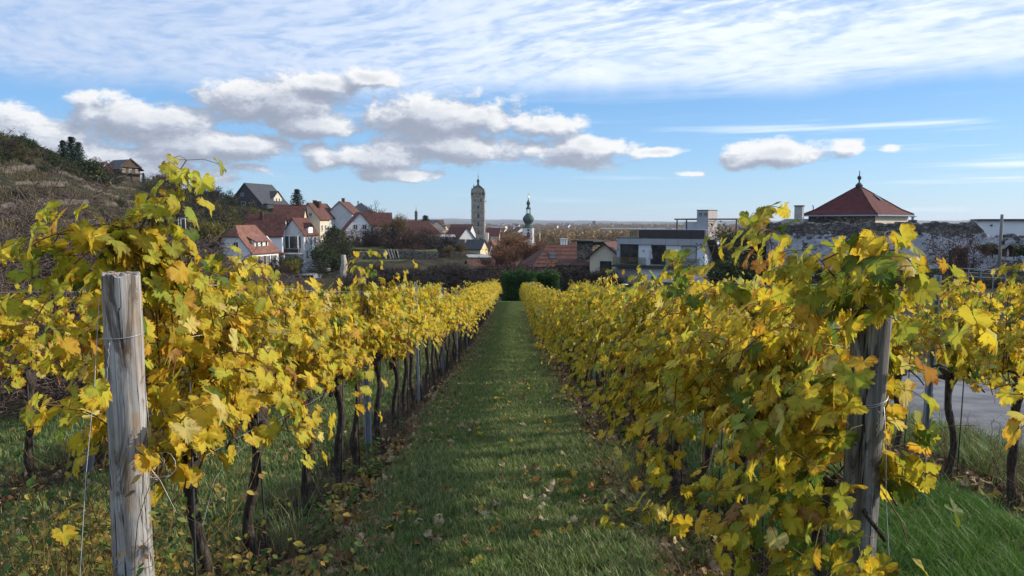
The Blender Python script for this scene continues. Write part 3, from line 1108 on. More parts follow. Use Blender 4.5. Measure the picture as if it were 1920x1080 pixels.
def canes_mesh(canes, name='cane', leaves=None, r0=0.0042, n=4):
    mb = MB()
    for c in canes:
        if len(c) > 2:
            k = len(c)
            mb.tube(c, [r0 * (1 - 0.6 * i / k) for i in range(k)], n, cap=False)
    if leaves:
        mb.cur = 1
        for l in leaves:
            a, b = Vector(l[5]), Vector(l[0])
            if (a - b).length > .015:
                m = (a + b) / 2 + Vector((0, 0, .012))
                mb.tube([a, m, b], 0.0013, 3, cap=False)
    return mb.mesh(name, ['cane', 'stalk_green'], True)


def trunk_mesh(seed, h=0.86, r=0.033, n=9, seg=14):
    rg = random.Random(seed)
    mb = MB()
    pts, rad = [], []
    a0 = rg.uniform(0, 6.28)
    lean = (rg.uniform(-.05, .05), rg.uniform(-.12, .12))
    for i in range(seg + 1):
        t = i / seg
        pts.append((math.cos(a0 + t * 6) * .026 * math.sin(t * 3.1) * 1.5 + lean[0] * math.sin(t * 3), math.sin(a0 + t * 5) * .03 * t + lean[1] * math.sin(t * 3), -0.06 + (h + .06) * t))
        rad.append(r * (1.35 - .5 * min(t * 4, 1)) * (1 + .13 * math.sin(t * 19 + a0) + rg.uniform(-.1, .1)) * (1.0 + 0.75 * max(0, (t - .84) / .16)))
    mb.tube(pts, rad, n, jit=.13, rg=rg)
    top = Vector(pts[-1])
    # knotted head and the two bent arms on the wire
    for k in range(7):
        d = Vector((rg.uniform(-.7, .7), rg.uniform(-1, 1), rg.uniform(-.4, .9))).normalized()
        mb.tube([top - d * .02, top + d * .035, top + d * rg.uniform(.06, .13)], [r * .95, r * .9, r * .45], 6, jit=.2, rg=rg)
    for s_ in (-1, 1):
        q = [top, top + Vector((0, s_ * .08, .06)), top + Vector((0, s_ * .2, .06)), top + Vector((.01, s_ * .34, .01)), top + Vector((0, s_ * .44, -.03))]
        mb.tube(q, [.012, .010, .009, .008, .006], 5, jit=.1, rg=rg)
    return mb.mesh('trunk', 'vine_bark', True)


ORD = ['first', 'second', 'third', 'fourth', 'fifth', 'sixth', 'seventh', 'eighth', 'ninth', 'tenth', 'eleventh', 'twelfth', 'thirteenth', 'fourteenth', 'fifteenth', 'sixteenth', 'seventeenth', 'eighteenth', 'nineteenth', 'twentieth']
ROWNAME = {'left': 'row left of the grass path', 'right': 'row right of the grass path', 'far_left': 'outer row beyond the left one', 'far_right': 'row beside the road'}


def arr(L):
    return (np.array([l[0] for l in L]), np.array([l[1] for l in L]), np.array([l[2] for l in L]), np.array([l[3] for l in L]), np.array([l[4] for l in L]))


# shared foliage for the vines further off
FAR_SETS = {}
for key, ns, zt, zl, th, dr, tp in [('mid', 15, 1.70, .80, .17, .25, LEAF_MID), ('midlow', 15, 1.60, .40, .22, .6, LEAF_MID), ('far', 13, 1.70, .72, .20, .3, LEAF_LO), ('farlow', 13, 1.62, .45, .22, .5, LEAF_LO)]:
    FAR_SETS[key] = []
    for s in range(4):
        L, cn = make_shoots(100 + s + hash(key) % 1 + len(key) * 7, ns, zt, zl, th, droop=dr)
        pos, N, tp_, sz, gr = arr(L)
        sz = sz * (1.22 if key.startswith('far') else 1.08)
        cols = pick_cols(len(L), gr * 0.55, np.random.RandomState(s))
        me = leaf_mass('foliage', pos, N, tp_, sz, cols, tp, 'vine_leaf', s)
        FAR_SETS[key].append((me, canes_mesh(cn, 'canes', None, .004, 3)))
TRUNKS = [trunk_mesh(s) for s in range(6)]
STAKE_ME = MB().tube([(0, 0, -.1), (0, 0, 1.22)], .0055, 5).mesh('vine_stake', 'rod_dark', True)


def vine(row, i, x, y, rgx):
    z = float(Zv(y)) + 0.01
    d = math.hypot(x, y)
    last = {'left': 14, 'right': 14, 'far_left': 9, 'far_right': 9}[row]
    if i < last:
        lab = ('%s grapevine from the near end of the %s, yellow leaved' % (ORD[i], ROWNAME[row])).replace('row beside the road', 'row beside the road')
        grp = 'grapevines of the vineyard'
    else:
        lab = {'left': 'distant grapevine in the left row beside the grass path, towards the hedge', 'right': 'distant grapevine in the right row beside the grass path, towards the hedge',
               'far_left': 'distant grapevine in the outer row beyond the left one', 'far_right': 'distant grapevine in the row beside the grey road'}[row]
        grp = 'distant grapevines, ' + ROWNAME[row]
    v = thing('grapevine', lab, 'grapevine', (x, y, z), 0.0, grp)
    tr = link('trunk', TRUNKS[rgx.randint(len(TRUNKS))], v)
    tr.rotation_euler = (0, 0, rgx.choice([0, PI]))
    tr.scale = (1, 1, rgx.uniform(.93, 1.06))
    near = d < 15 and i < last
    low = row in ('right',)
    if not near:
        key = ('farlow' if low else 'far') if d > 24 else ('midlow' if low else 'mid')
        me, cn = FAR_SETS[key][rgx.randint(4)]
        a = rgx.choice([0, PI])
        sc_z = rgx.uniform(.94, 1.05)
        for nm, q in (('foliage', me), ('canes', cn)):
            if nm == 'canes' and d > 30:
                continue
            o = link(nm, q, v)
            o.rotation_euler = (0, 0, a)
            o.scale = (1, 1.05, sc_z)
            o['kind'] = 'stuff'
        return v
    seed = {'left': 1000, 'right': 2000, 'far_left': 3000, 'far_right': 4000}[row] + i
    extra = EXTRA.get((row, i))
    if row == 'right':
        zl, dr, ns, th = (.10 if i < 1 else .45), (.6 if i < 2 else .42), (19 if i < 4 else 16), (.20 if i < 4 else .21)
        zt = 1.58 if i < 4 else 1.56
    elif row == 'left':
        zl, dr, ns, th, zt = (.88, .22, 18, .20, 1.62)
        if i == 0:
            zl, ns = .75, 20
    elif row == 'far_right':
        zl, dr, ns, th, zt = .80, .25, 14, .19, 1.62
    else:
        zl, dr, ns, th, zt = .82, .25, 13, .19, 1.62
    ko = None
    if row == 'right' and i < 2:      # the wooden post rubs the leaves off its near face
        ko = lambda q: abs(q[0] + x - 1.13) < .115 and y + q[1] < 2.66 and .80 < q[2] < 1.50
    if row == 'right' and i == 1:
        ko0 = ko
        ko = lambda q: ko0(q) or q[0] > .30
    if row == 'right' and i == 0:
        ko1 = ko
        ko = lambda q: ko1(q) or q[0] > .13 + .30 * max(0, .85 - q[2])
    if row == 'left' and i < 2:
        ko = lambda q: abs(q[0] + x + 1.25) < .11 and y + q[1] < 2.52 and q[2] < 1.62
    L, cn = make_shoots(seed, ns, zt, zl, th, droop=dr, extra=extra, keep_out=ko)
    rg = np.random.RandomState(seed)
    pos, N, tp_, sz, gr = arr(L)
    gb = 1.0 if row in ('right', 'far_right') else 0.8
    if row == 'left' and i > 2:
        gb = 0.45
    cols = pick_cols(len(L), np.clip(gr * gb + (0.10 if row == 'right' else 0), 0, 1), rg)
    # the leaves that show largest are leaves of their own: those on the outside towards the eye, then the rest
    eye = np.array([0 - x, 0 - y, EYE - z])
    eye /= np.linalg.norm(eye)
    expo = (pos * eye).sum(1) + rg.normal(0, .03, len(L))
    cap_n = 290 if d < 5.5 else (200 if d < 8 else 90)
    if row.startswith('far'):
        cap_n = min(cap_n, 130)
    order = np.argsort(-expo)
    ind = order[:cap_n]
    rest = order[cap_n:]
    Rm = leaf_frames(N[ind], tp_[ind])
    for k, j in enumerate(ind):
        o = bpy.data.objects.new('leaf', LEAF_ME[int(rg.randint(len(LEAF_ME)))])
        COL.objects.link(o)
        o.parent = v
        M = Matrix([list(r_) for r_ in Rm[k]]).to_4x4()
        o.matrix_basis = Matrix.Translation(pos[j]) @ M @ Matrix.Diagonal((sz[j], sz[j] * rg.uniform(.9, 1.08), sz[j], 1))
        o.color = (*cols[j], 1)
    if len(rest):
        me = leaf_mass('foliage', pos[rest], N[rest], tp_[rest], sz[rest], cols[rest], LEAF_MID if d > 4.5 else LEAF_HI, 'vine_leaf', seed)
        link('foliage', me, v)['kind'] = 'stuff'
    link('canes', canes_mesh(cn, 'canes', L if d < 7.5 else None, n=5 if d < 6 else 3), v)['kind'] = 'stuff'
    return v


def vine_local(row, i, px, py, d):
    """a point in the frame of vine i of that row"""
    p = P(px, py, d)
    x, y = VINEPOS[row][i]
    return (p.x - x, p.y - y, p.z - float(Zv(y)) - .01)


VINEPOS = {}
for row, X0 in ROWS.items():
    y0, y1, st = {'left': (3.05, 61, .86), 'right': (2.72, 61, .86), 'far_left': (4.95, 40, .88), 'far_right': (5.25, 44, .9)}[row]
    VINEPOS[row] = [(X0 + random.Random(k * 7 + len(row)).uniform(-.03, .03), y) for k, y in enumerate(np.arange(y0, y1, st))]


def path_of(row, i, pts):
    return [vine_local(row, i, *p) for p in pts]


def ex(row, i, pts):
    q = path_of(row, i, pts)
    fine = []
    for a, b in zip(q[:-1], q[1:]):
        m = max(1, int((Vector(b) - Vector(a)).length / .075))
        for k in range(m):
            fine.append(tuple(Vector(a).lerp(Vector(b), k / m)))
    fine.append(q[-1])
    return (*fine[0], fine[1:])


EXTRA = {
    ('left', 0): [ex('left', 0, [(300, 600, 2.95), (290, 470, 2.85), (285, 420, 2.75), (318, 370, 2.75), (330, 330, 2.78), (350, 300, 2.8)]),
                  ex('left', 0, [(290, 640, 2.7), (240, 500, 2.68), (190, 440, 2.6), (130, 430, 2.5), (75, 450, 2.5), (50, 470, 2.5)]),
                  ex('left', 0, [(290, 600, 2.75), (250, 480, 2.7), (170, 470, 2.6), (120, 510, 2.55), (90, 560, 2.5), (60, 610, 2.5)]),
                  ex('left', 0, [(300, 600, 2.8), (340, 480, 2.8), (270, 440, 2.72), (200, 420, 2.7), (140, 425, 2.7)]),
                  ex('left', 0, [(300, 560, 2.85), (250, 450, 2.8), (200, 430, 2.75), (110, 440, 2.7), (90, 480, 2.7)]),
                  ex('left', 0, [(330, 560, 2.85), (300, 460, 2.85), (240, 440, 2.8), (180, 430, 2.78)]),
                  ex('left', 0, [(300, 640, 2.85), (200, 540, 2.8), (140, 480, 2.75), (60, 460, 2.7), (60, 520, 2.7)]),
                  ex('left', 0, [(300, 560, 2.85), (292, 450, 2.8), (300, 390, 2.78), (335, 350, 2.78), (340, 325, 2.8)]), ex('left', 0, [(280, 520, 2.8), (262, 430, 2.76), (285, 390, 2.76), (300, 400, 2.76)]),
                  ex('left', 0, [(320, 560, 2.8), (350, 500, 2.9), (360, 480, 2.9), (320, 460, 2.8)]),
                  ex('left', 0, [(350, 560, 2.9), (300, 480, 2.75), (250, 470, 2.7), (160, 520, 2.62), (150, 560, 2.62)])],
    ('left', 5): [ex('left', 5, [(690, 600, 6.9), (690, 540, 6.9), (705, 510, 6.9), (710, 470, 6.9)]), ex('left', 5, [(700, 600, 6.9), (740, 520, 6.9), (765, 505, 6.9)])],
    ('right', 0): [ex('right', 0, [(1600, 700, 2.7), (1560, 560, 2.6), (1500, 470, 2.6), (1440, 440, 2.65), (1420, 400, 2.7)]),
                   ex('right', 0, [(1610, 700, 2.6), (1600, 560, 2.4), (1640, 500, 2.3), (1620, 445, 2.3), (1660, 435, 2.3)]),
                   ex('right', 0, [(1610, 700, 2.6), (1580, 520, 2.3), (1660, 480, 2.22), (1720, 500, 2.25), (1745, 560, 2.28)]),
                   ex('right', 0, [(1600, 640, 2.5), (1630, 540, 2.2), (1670, 510, 2.15), (1700, 500, 2.15), (1720, 540, 2.2)]),
                   ex('right', 0, [(1600, 640, 2.6), (1500, 520, 2.5), (1420, 480, 2.5), (1360, 440, 2.55), (1340, 460, 2.55)]),
                   ex('right', 0, [(1590, 700, 2.6), (1540, 800, 2.3), (1560, 900, 2.2), (1600, 1000, 2.15), (1640, 1090, 2.1)]),
                   ex('right', 0, [(1590, 640, 2.5), (1500, 760, 2.3), (1520, 880, 2.2), (1540, 980, 2.15), (1550, 1080, 2.1)]),
                   ex('right', 0, [(1620, 800, 2.5), (1600, 880, 2.3), (1590, 960, 2.25), (1620, 1040, 2.2), (1600, 1090, 2.2)]),
                   ex('right', 0, [(1620, 820, 2.5), (1640, 880, 2.3), (1660, 960, 2.2), (1640, 1060, 2.15)]),
                   ex('right', 0, [(1560, 800, 2.5), (1530, 900, 2.35), (1500, 980, 2.3), (1520, 1070, 2.25)]),
                   ex('right', 0, [(1600, 700, 2.55), (1560, 780, 2.3), (1480, 860, 2.3), (1470, 960, 2.25), (1480, 1060, 2.2)]),
                   ex('right', 0, [(1620, 850, 2.55), (1640, 900, 2.35), (1690, 900, 2.25), (1740, 860, 2.3), (1765, 835, 2.3)]),
                   ex('right', 0, [(1600, 840, 2.5), (1650, 920, 2.2), (1700, 960, 2.1), (1690, 1040, 2.1)]),
                   ex('right', 0, [(1600, 860, 2.5), (1580, 960, 2.2), (1640, 1040, 2.1), (1700, 1075, 2.1)]),
                   ex('right', 0, [(1600, 560, 2.5), (1540, 490, 2.4), (1600, 460, 2.35), (1680, 470, 2.35)])],
    ('right', 4): [ex('right', 4, [(1330, 640, 5.6), (1230, 700, 5.5), (1150, 730, 5.6), (1075, 735, 5.7)])],
    ('right', 1): [ex('right', 1, [(1420, 700, 3.3), (1450, 480, 3.1), (1440, 430, 3.0), (1425, 392, 3.0)]), ex('right', 1, [(1460, 640, 3.3), (1380, 560, 3.1), (1320, 520, 3.0), (1290, 495, 3.0)])],
    ('right', 2): [ex('right', 2, [(1330, 600, 4.2), (1270, 540, 4.1), (1260, 490, 4.1), (1255, 470, 4.1)]), ex('right', 2, [(1400, 900, 3.8), (1300, 930, 3.7), (1200, 960, 3.75), (1130, 980, 3.8)])],
    ('far_right', 0): [ex('far_right', 0, [(1880, 700, 5.2), (1890, 560, 5.1), (1900, 500, 5.0), (1915, 495, 5.0)])],
}


def vines():
    rgx = random.Random(5)

    class RR:
        def randint(s, n):
            return rgx.randrange(n)

        def choice(s, l):
            return rgx.choice(l)

        def uniform(s, a, b):
            return rgx.uniform(a, b)
    rr = RR()
    for row in ROWS:
        for i, (x, y) in enumerate(VINEPOS[row]):
            vine(row, i, x, y, rr)
            if y < 26:
                o = link('vine_stake', STAKE_ME)
                o.location = (x + rr.uniform(.03, .06), y - .07, float(Zv(y - .05)))
                o.rotation_euler = (rr.uniform(-.05, .05), rr.uniform(-.05, .05), 0)
                n_l = {'left': 12, 'right': 12, 'far_left': 6, 'far_right': 6}[row]
                if i < n_l:
                    tag(o, 'thin dark steel rod beside the %s vine of the %s' % (ORD[i], ROWNAME[row]), 'vine stake', 'thin rods beside the vine trunks')
                else:
                    tag(o, 'thin dark steel rod beside a distant trunk of the %s' % ROWNAME[row], 'vine stake', 'thin rods further down the ' + ROWNAME[row])


vines()


# ------------------------------------------------------------------ posts and wires
def u_post(w=.045, d=.03, h=1.75):
    mb = MB()
    mb.box(-w / 2, w / 2, d / 2 - .004, d / 2, -.3, h)
    mb.box(-w / 2, -w / 2 + .004, -d / 2, d / 2 - .004, -.3, h)
    mb.box(w / 2 - .004, w / 2, -d / 2, d / 2 - .004, -.3, h)
    mb.box(-w / 2 - .010, -w / 2, -d / 2, -d / 2 + .004, -.3, h)
    mb.box(w / 2, w / 2 + .010, -d / 2, -d / 2 + .004, -.3, h)
    for k in range(9):
        z = .35 + k * .155
        mb.box(w / 2 + .010, w / 2 + .018, -d / 2, -d / 2 + .004, z, z + .03)
        mb.box(-w / 2 - .018, -w / 2 - .010, -d / 2, -d / 2 + .004, z, z + .03)
    return mb.mesh('metal_post', 'metal_grey')


UP = u_post()
for row, X0 in ROWS.items():
    y0, y1 = {'left': (6.9, 60), 'right': (6.8, 60), 'far_left': (6.7, 40), 'far_right': (6.55, 44)}[row]
    for k, y in enumerate(np.arange(y0, y1, 3.75)):
        o = link('metal_post', UP)
        o.location = (X0, y, float(Zv(y)))
        o.rotation_euler = (rng.uniform(-.02, .02), rng.uniform(-.03, .03), rng.uniform(-.1, .1) + (PI / 2 if k % 2 else 0))
        if k < 4:
            tag(o, 'bluish steel post, %s along the %s' % (ORD[k], ROWNAME[row]), 'post', 'steel posts along the vine rows')
        else:
            tag(o, 'bluish grey steel post far down the %s' % ROWNAME[row], 'post', 'steel posts far down the ' + ROWNAME[row])
o = link('metal_post', UP)
o.location = (-3.62, 6.2, float(Zv(6.2)))
o.rotation_euler = (R(6), R(12), .2)
o.scale = (1.15, 1.15, .8)
tag(o, 'leaning bluish steel post seen left of the pale wooden post', 'post', 'steel posts along the vine rows')

for row, X0 in ROWS.items():
    y0, y1 = {'left': (2.62, 60), 'right': (2.5, 60), 'far_left': (4.2, 40), 'far_right': (4.4, 44)}[row]
    for hz, nm in [(.84, 'lowest'), (1.12, 'second lowest'), (1.38, 'second highest'), (1.60, 'topmost')]:
        pts = [(X0 + (.018 if hz in (1.12, 1.6) else -.018), y, float(Zv(y)) + hz + .012 * math.sin(y * 1.7 + hz)) for y in np.arange(y0, y1, 1.25)]
        w = MB().tube(pts, .0016, 3).build('trellis_wire', 'wire_zinc', None, True)
        tag(w, '%s trellis wire of the %s' % (nm, ROWNAME[row]), 'wire', 'trellis wires of the vine rows')


def wood_post(name, base, top, r0, r1, mt, seed, ncol=28, nz=70):
    """round post with checks and a sawn top"""
    b, tp = Vector(base), Vector(top)
    d = (tp - b)
    h = d.length
    rg = random.Random(seed)
    V, F = [], []
    ph = [rg.uniform(0, 6.28) for _ in range(6)]
    cracks = [(rg.uniform(0, 6.28), rg.uniform(.0, .6), rg.uniform(.5, 1.0), rg.uniform(.05, .10)) for _ in range(7)]
    for i in range(nz + 1):
        t = i / nz
        for k in range(ncol):
            a = 2 * PI * k / ncol
            r = r0 + (r1 - r0) * t
            r *= 1 + .02 * math.sin(a * 2 + ph[0] + t * 2) + .018 * math.sin(a * 3 + ph[1] - t * 5) + .015 * math.sin(t * 13 + ph[2]) + .008 * math.sin(a * 5 + t * 23) + rg.uniform(-.004, .004)
            for (ca, c0, c1, cw) in cracks:
                da = abs((a - ca - .15 * math.sin(t * 6) + PI) % (2 * PI) - PI)
                if c0 < t < c1 and da < cw:
                    r *= 0.93
            V.append((r * math.cos(a), r * math.sin(a), t * h))
    for i in range(nz):
        for k in range(ncol):
            F.append((i * ncol + k, i * ncol + (k + 1) % ncol, (i + 1) * ncol + (k + 1) % ncol, (i + 1) * ncol + k))
    me = bpy.data.meshes.new('shaft')
    me.from_pydata(V, [], F)
    me.materials.append(MATS[mt])
    me.polygons.foreach_set('use_smooth', [True] * len(F))
    for k in range(ncol):       # the sawn end is worn and uneven
        x, y, z = V[nz * ncol + k]
        V[nz * ncol + k] = (x, y, z - rg.uniform(0, .006) - .006 * (math.sin(k * 1.3) > .6))
    me.vertices.foreach_set('co', [q for v in V for q in v])
    # sawn end: rings stepping slightly down to the heart
    Vc = []
    for q, dz in [(1.0, 0.0), (.93, .004), (.6, .002), (.3, .0035)]:
        for k in range(ncol):
            x, y, z = V[nz * ncol + k]
            Vc.append((x * q, y * q, z + dz))
    Fc = [(j * ncol + k, j * ncol + (k + 1) % ncol, (j + 1) * ncol + (k + 1) % ncol, (j + 1) * ncol + k) for j in range(3) for k in range(ncol)]
    Vc.append((0, 0, h + .003))
    Fc += [(3 * ncol + k, 3 * ncol + (k + 1) % ncol, 4 * ncol) for k in range(ncol)]
    mc = bpy.data.meshes.new('sawn_top')
    mc.from_pydata(Vc, [], Fc)
    mc.materials.append(MATS['post_pale'])
    root = bpy.data.objects.new(name, None)
    COL.objects.link(root)
    root.location = b
    root.rotation_euler = d.to_track_quat('Z', 'Y').to_euler()
    link('shaft', me, root)
    link('sawn_top', mc, root)
    return root, h


def ring_wire(root, z, r, name='wire_loop', tilt=.05, turns=1):
    pts = []
    for k in range(24 * turns + 1):
        a = 2 * PI * k / 24
        pts.append((r * math.cos(a), r * math.sin(a), z + tilt * r * math.sin(a + 1) + k * .0006))
    return MB().tube(pts, .0016, 4).build(name, 'wire_zinc', root, True)


bx = P(235, 540, 2.42)
tb = P(226, 512, 2.38)
lp, h = wood_post('wooden_end_post', (P(243, 1010, 2.42).x - .0, 2.44, float(Zv(2.4)) - .1), tuple(tb), .064, .056, 'post_pale', 4)
tag(lp, 'pale weathered round wooden end post with a flat sawn top, left row', 'post', 'wooden end posts of the vine rows')
lz = h - .21
ring_wire(lp, lz, .0605)
ring_wire(lp, .55, .065, tilt=.3)
tw = MB()
pts = [(-.040 - .012 * k / 10 + .002 * math.sin(k * 2.4), -.049 - .004 * math.cos(k * 2.4), lz - .005 - .012 * k) for k in range(14)]
tw.tube(pts, .002, 4)
tw.build('twisted_wire', 'wire_zinc', lp, True)
rt = P(1637, 552, 2.36)
rb = P(1612, 1075, 2.6)
rp_, h = wood_post('wooden_end_post', (rb.x - .015, 2.62, float(Zv(2.6)) - .1), tuple(rt), .056, .060, 'post_dark', 9)
tag(rp_, 'dark grey cracked round wooden end post half hidden by leaves, right row', 'post', 'wooden end posts of the vine rows')
ring_wire(rp_, h - .36, .062, tilt=.12)
ring_wire(rp_, h - .365, .0625, tilt=.2)
tw = MB()
tw.tube([(.03 + .003 * math.sin(k * 2.2), -.062 - .003 * math.cos(k * 2.2), h - .37 - .008 * k) for k in range(12)], .0022, 4)
tw.build('twisted_wire', 'wire_zinc', rp_, True)
for (a, b, lab) in [((P(186, 560, 2.4)), P(150, 1079, 2.1), 'taut anchor wire running down left of the pale wooden post'),
                    (P(1655, 720, 2.4), P(1668, 1060, 2.2), 'taut anchor wire hanging beside the dark wooden post')]:
    w = MB().tube([a, a.lerp(b, .33) + Vector((.004, 0, 0)), a.lerp(b, .66) - Vector((.003, 0, 0)), b, b + (b - a) * 0.7], .0011, 4).build('anchor_wire', 'wire_zinc', None, True)
    tag(w, lab, 'wire')
# loose coil of wire beside the pale post
mb = MB()
c0 = P(285, 880, 2.45)
pts = [c0 + Vector((.035 * math.cos(k * .5) * (1 + .3 * math.sin(k * .9)) + .0007 * k, .03 * math.sin(k * .37), .04 * math.sin(k * .5 + .3 * math.sin(k)) + .0003 * k)) for k in range(48)]
mb.tube(pts, .0010, 3)
tag(mb.build('wire_coil', 'wire_zinc', None, True), 'loose tangle of thin wire on the right side of the pale wooden post', 'wire')
mb = MB()
mb.tube([P(272, 720, 2.4), P(280, 800, 2.4), P(275, 870, 2.42), P(300, 900, 2.4), P(330, 960, 2.4), P(380, 985, 2.45), P(402, 900, 2.6), P(430, 860, 3.0), P(520, 790, 3.4), P(600, 745, 3.9)], .0009, 3)
tag(mb.build('loose_wire', 'wire_zinc', None, True), 'slack wire looping from the pale post towards the left vines', 'wire')


# ------------------------------------------------------------------ grass, weeds, fallen leaves
def blade_clump(seed, n, h0, h1, spread, w, mtl, lean=.5):
    rg = random.Random(seed)
    V, F = [], []
    for _ in range(n):
        a, r = rg.uniform(0, 6.28), spread * math.sqrt(rg.random())
        x, y = r * math.cos(a), r * math.sin(a)
        hh = rg.uniform(h0, h1)
        b = rg.uniform(0, 6.28)
        l = rg.uniform(.1, lean) * hh
        dx, dy = math.cos(b), math.sin(b)
        nx, ny = -dy * w / 2, dx * w / 2
        q = len(V)
        V += [(x - nx, y - ny, -.01), (x + nx, y + ny, -.01), (x + dx * l * .4 - nx * .8, y + dy * l * .4 - ny * .8, hh * .6), (x + dx * l * .4 + nx * .8, y + dy * l * .4 + ny * .8, hh * .6), (x + dx * l * 1.2, y + dy * l * 1.2, hh)]
        F += [(q, q + 1, q + 3), (q, q + 3, q + 2), (q + 2, q + 3, q + 4)]
    return np_mesh('grass_clump', np.array(V), np.array(F), mtl)


def scatter(name, clump_me, pts, scl, mats_kind='stuff', tilt=.15, normal_up=True):
    me = bpy.data.meshes.new(name)
    me.from_pydata([tuple(p) for p in pts], [], [])
    a = me.attributes.new('scl', 'FLOAT', 'POINT')
    a.data.foreach_set('value', np.asarray(scl, dtype=np.float32))
    o = link(name, me)
    hold = bpy.data.objects.new(name + '_clump', clump_me) if not isinstance(clump_me, bpy.types.Object) else clump_me
    ng = bpy.data.node_groups.new(name, 'GeometryNodeTree')
    ng.interface.new_socket('Geometry', in_out='INPUT', socket_type='NodeSocketGeometry')
    ng.interface.new_socket('Geometry', in_out='OUTPUT', socket_type='NodeSocketGeometry')
    N = ng.nodes
    gi, go = N.new('NodeGroupInput'), N.new('NodeGroupOutput')
    inst = N.new('GeometryNodeInstanceOnPoints')
    oi = N.new('GeometryNodeObjectInfo')
    oi.inputs[0].default_value = hold
    rv = N.new('FunctionNodeRandomValue')
    rv.data_type = 'FLOAT_VECTOR'
    rv.inputs[0].default_value = (-tilt, -tilt, 0)
    rv.inputs[1].default_value = (tilt, tilt, 6.283)
    na = N.new('GeometryNodeInputNamedAttribute')
    na.data_type = 'FLOAT'
    na.inputs[0].default_value = 'scl'
    ng.links.new(gi.outputs[0], inst.inputs['Points'])
    ng.links.new(oi.outputs['Geometry'], inst.inputs['Instance'])
    ng.links.new(rv.outputs[0], inst.inputs['Rotation'])
    ng.links.new(na.outputs[0], inst.inputs['Scale'])
    ng.links.new(inst.outputs[0], go.inputs[0])
    md = o.modifiers.new('scatter', 'NODES')
    md.node_group = ng
    o['kind'] = mats_kind
    return o


def rand_pts(rg, n, x0, x1, y0, y1, p=1.0):
    x = rg.uniform(x0, x1, n)
    y = y0 + (y1 - y0) * rg.uniform(0, 1, n) ** p
    return x, y


def put_on(x, y, lift=0.045):
    return np.stack([x, y, terrain(x, y) + lift], 1)


def grasses():
    rg = np.random.RandomState(21)
    c1 = blade_clump(1, 30, .025, .07, .055, .0048, 'grass_blade', 1.1)
    c2 = blade_clump(2, 44, .03, .065, .11, .0055, 'grass_blade', .8)
    c3 = blade_clump(3, 40, .06, .15, .06, .0042, 'grass_bright', 1.0)
    c4 = blade_clump(4, 46, .12, .30, .05, .0035, 'grass_blade', 1.2)
    c5 = blade_clump(5, 26, .05, .22, .09, .003, 'dry_grass', 1.6)
    x, y = rand_pts(rg, 5200, -1.04, .78, 3.4, 9.0)
    scatter('short_grass', c1, put_on(x, y), rg.uniform(.6, 1.25, len(x)) * (1 + .35 * np.sin(x * 3.1) * np.sin(y * 1.9 + x)))
    x, y = rand_pts(rg, 7500, -1.08, .80, 8.6, 62, 1.7)
    scatter('mown_grass', c2, put_on(x, y), rg.uniform(.7, 1.3, len(x)))
    xs, ys = [], []
    for (a, b, n, y0) in [(-3.55, -1.68, 2800, 2.2), (-6.1, -4.15, 1600, 4), (1.6, 3.35, 1500, 4.0), (4.0, 5.05, 900, 5)]:
        x, y = rand_pts(rg, n, a, b, y0, 34, 1.8)
        xs.append(x)
        ys.append(y)
    x, y = np.concatenate(xs), np.concatenate(ys)
    scatter('alley_grass', c2, put_on(x, y), rg.uniform(.7, 1.5, len(x)))
    x, y = rand_pts(rg, 260, -1.0, .74, 3.5, 12, 1.2)
    scatter('grass_tufts', c3, put_on(x, y), rg.uniform(.35, .8, len(x)))
    x, y = rand_pts(rg, 330, -1.04, .78, 3.5, 14, 1.2)
    scatter('dead_straw', c5, put_on(x, y, .03), rg.uniform(.2, .5, len(x)))
    x, y = rand_pts(rg, 900, 1.5, 3.3, 2.6, 6.0)
    scatter('tall_grass', c3, put_on(x, y), rg.uniform(.7, 1.3, len(x)))
    x, y = rand_pts(rg, 260, 3.9, 5.0, 5.0, 12)
    x2, y2 = rand_pts(rg, 26, .78, 1.05, 3.7, 7)
    x3, y3 = rand_pts(rg, 40, -2.6, -1.1, 2.2, 6)
    x, y = np.concatenate([x, x2, x3]), np.concatenate([y, y2, y3])
    scatter('long_grass', c4, put_on(x, y, .02), rg.uniform(.5, 1.1, len(x)))
    xs, ys = [], []
    for X0 in ROWS.values():
        x, y = rand_pts(rg, 420, X0 - .36, X0 + .36, 2.6, 30, 1.7)
        xs.append(x)
        ys.append(y)
    x, y = np.concatenate(xs), np.concatenate(ys)
    scatter('dry_stalks', c5, put_on(x, y, .02), rg.uniform(.5, 1.15, len(x)))


grasses()

TAN = [(0.42, 0.33, 0.20), (0.36, 0.24, 0.12), (0.25, 0.14, 0.07), (0.48, 0.36, 0.08), (0.52, 0.43, 0.22), (0.30, 0.13, 0.05)]


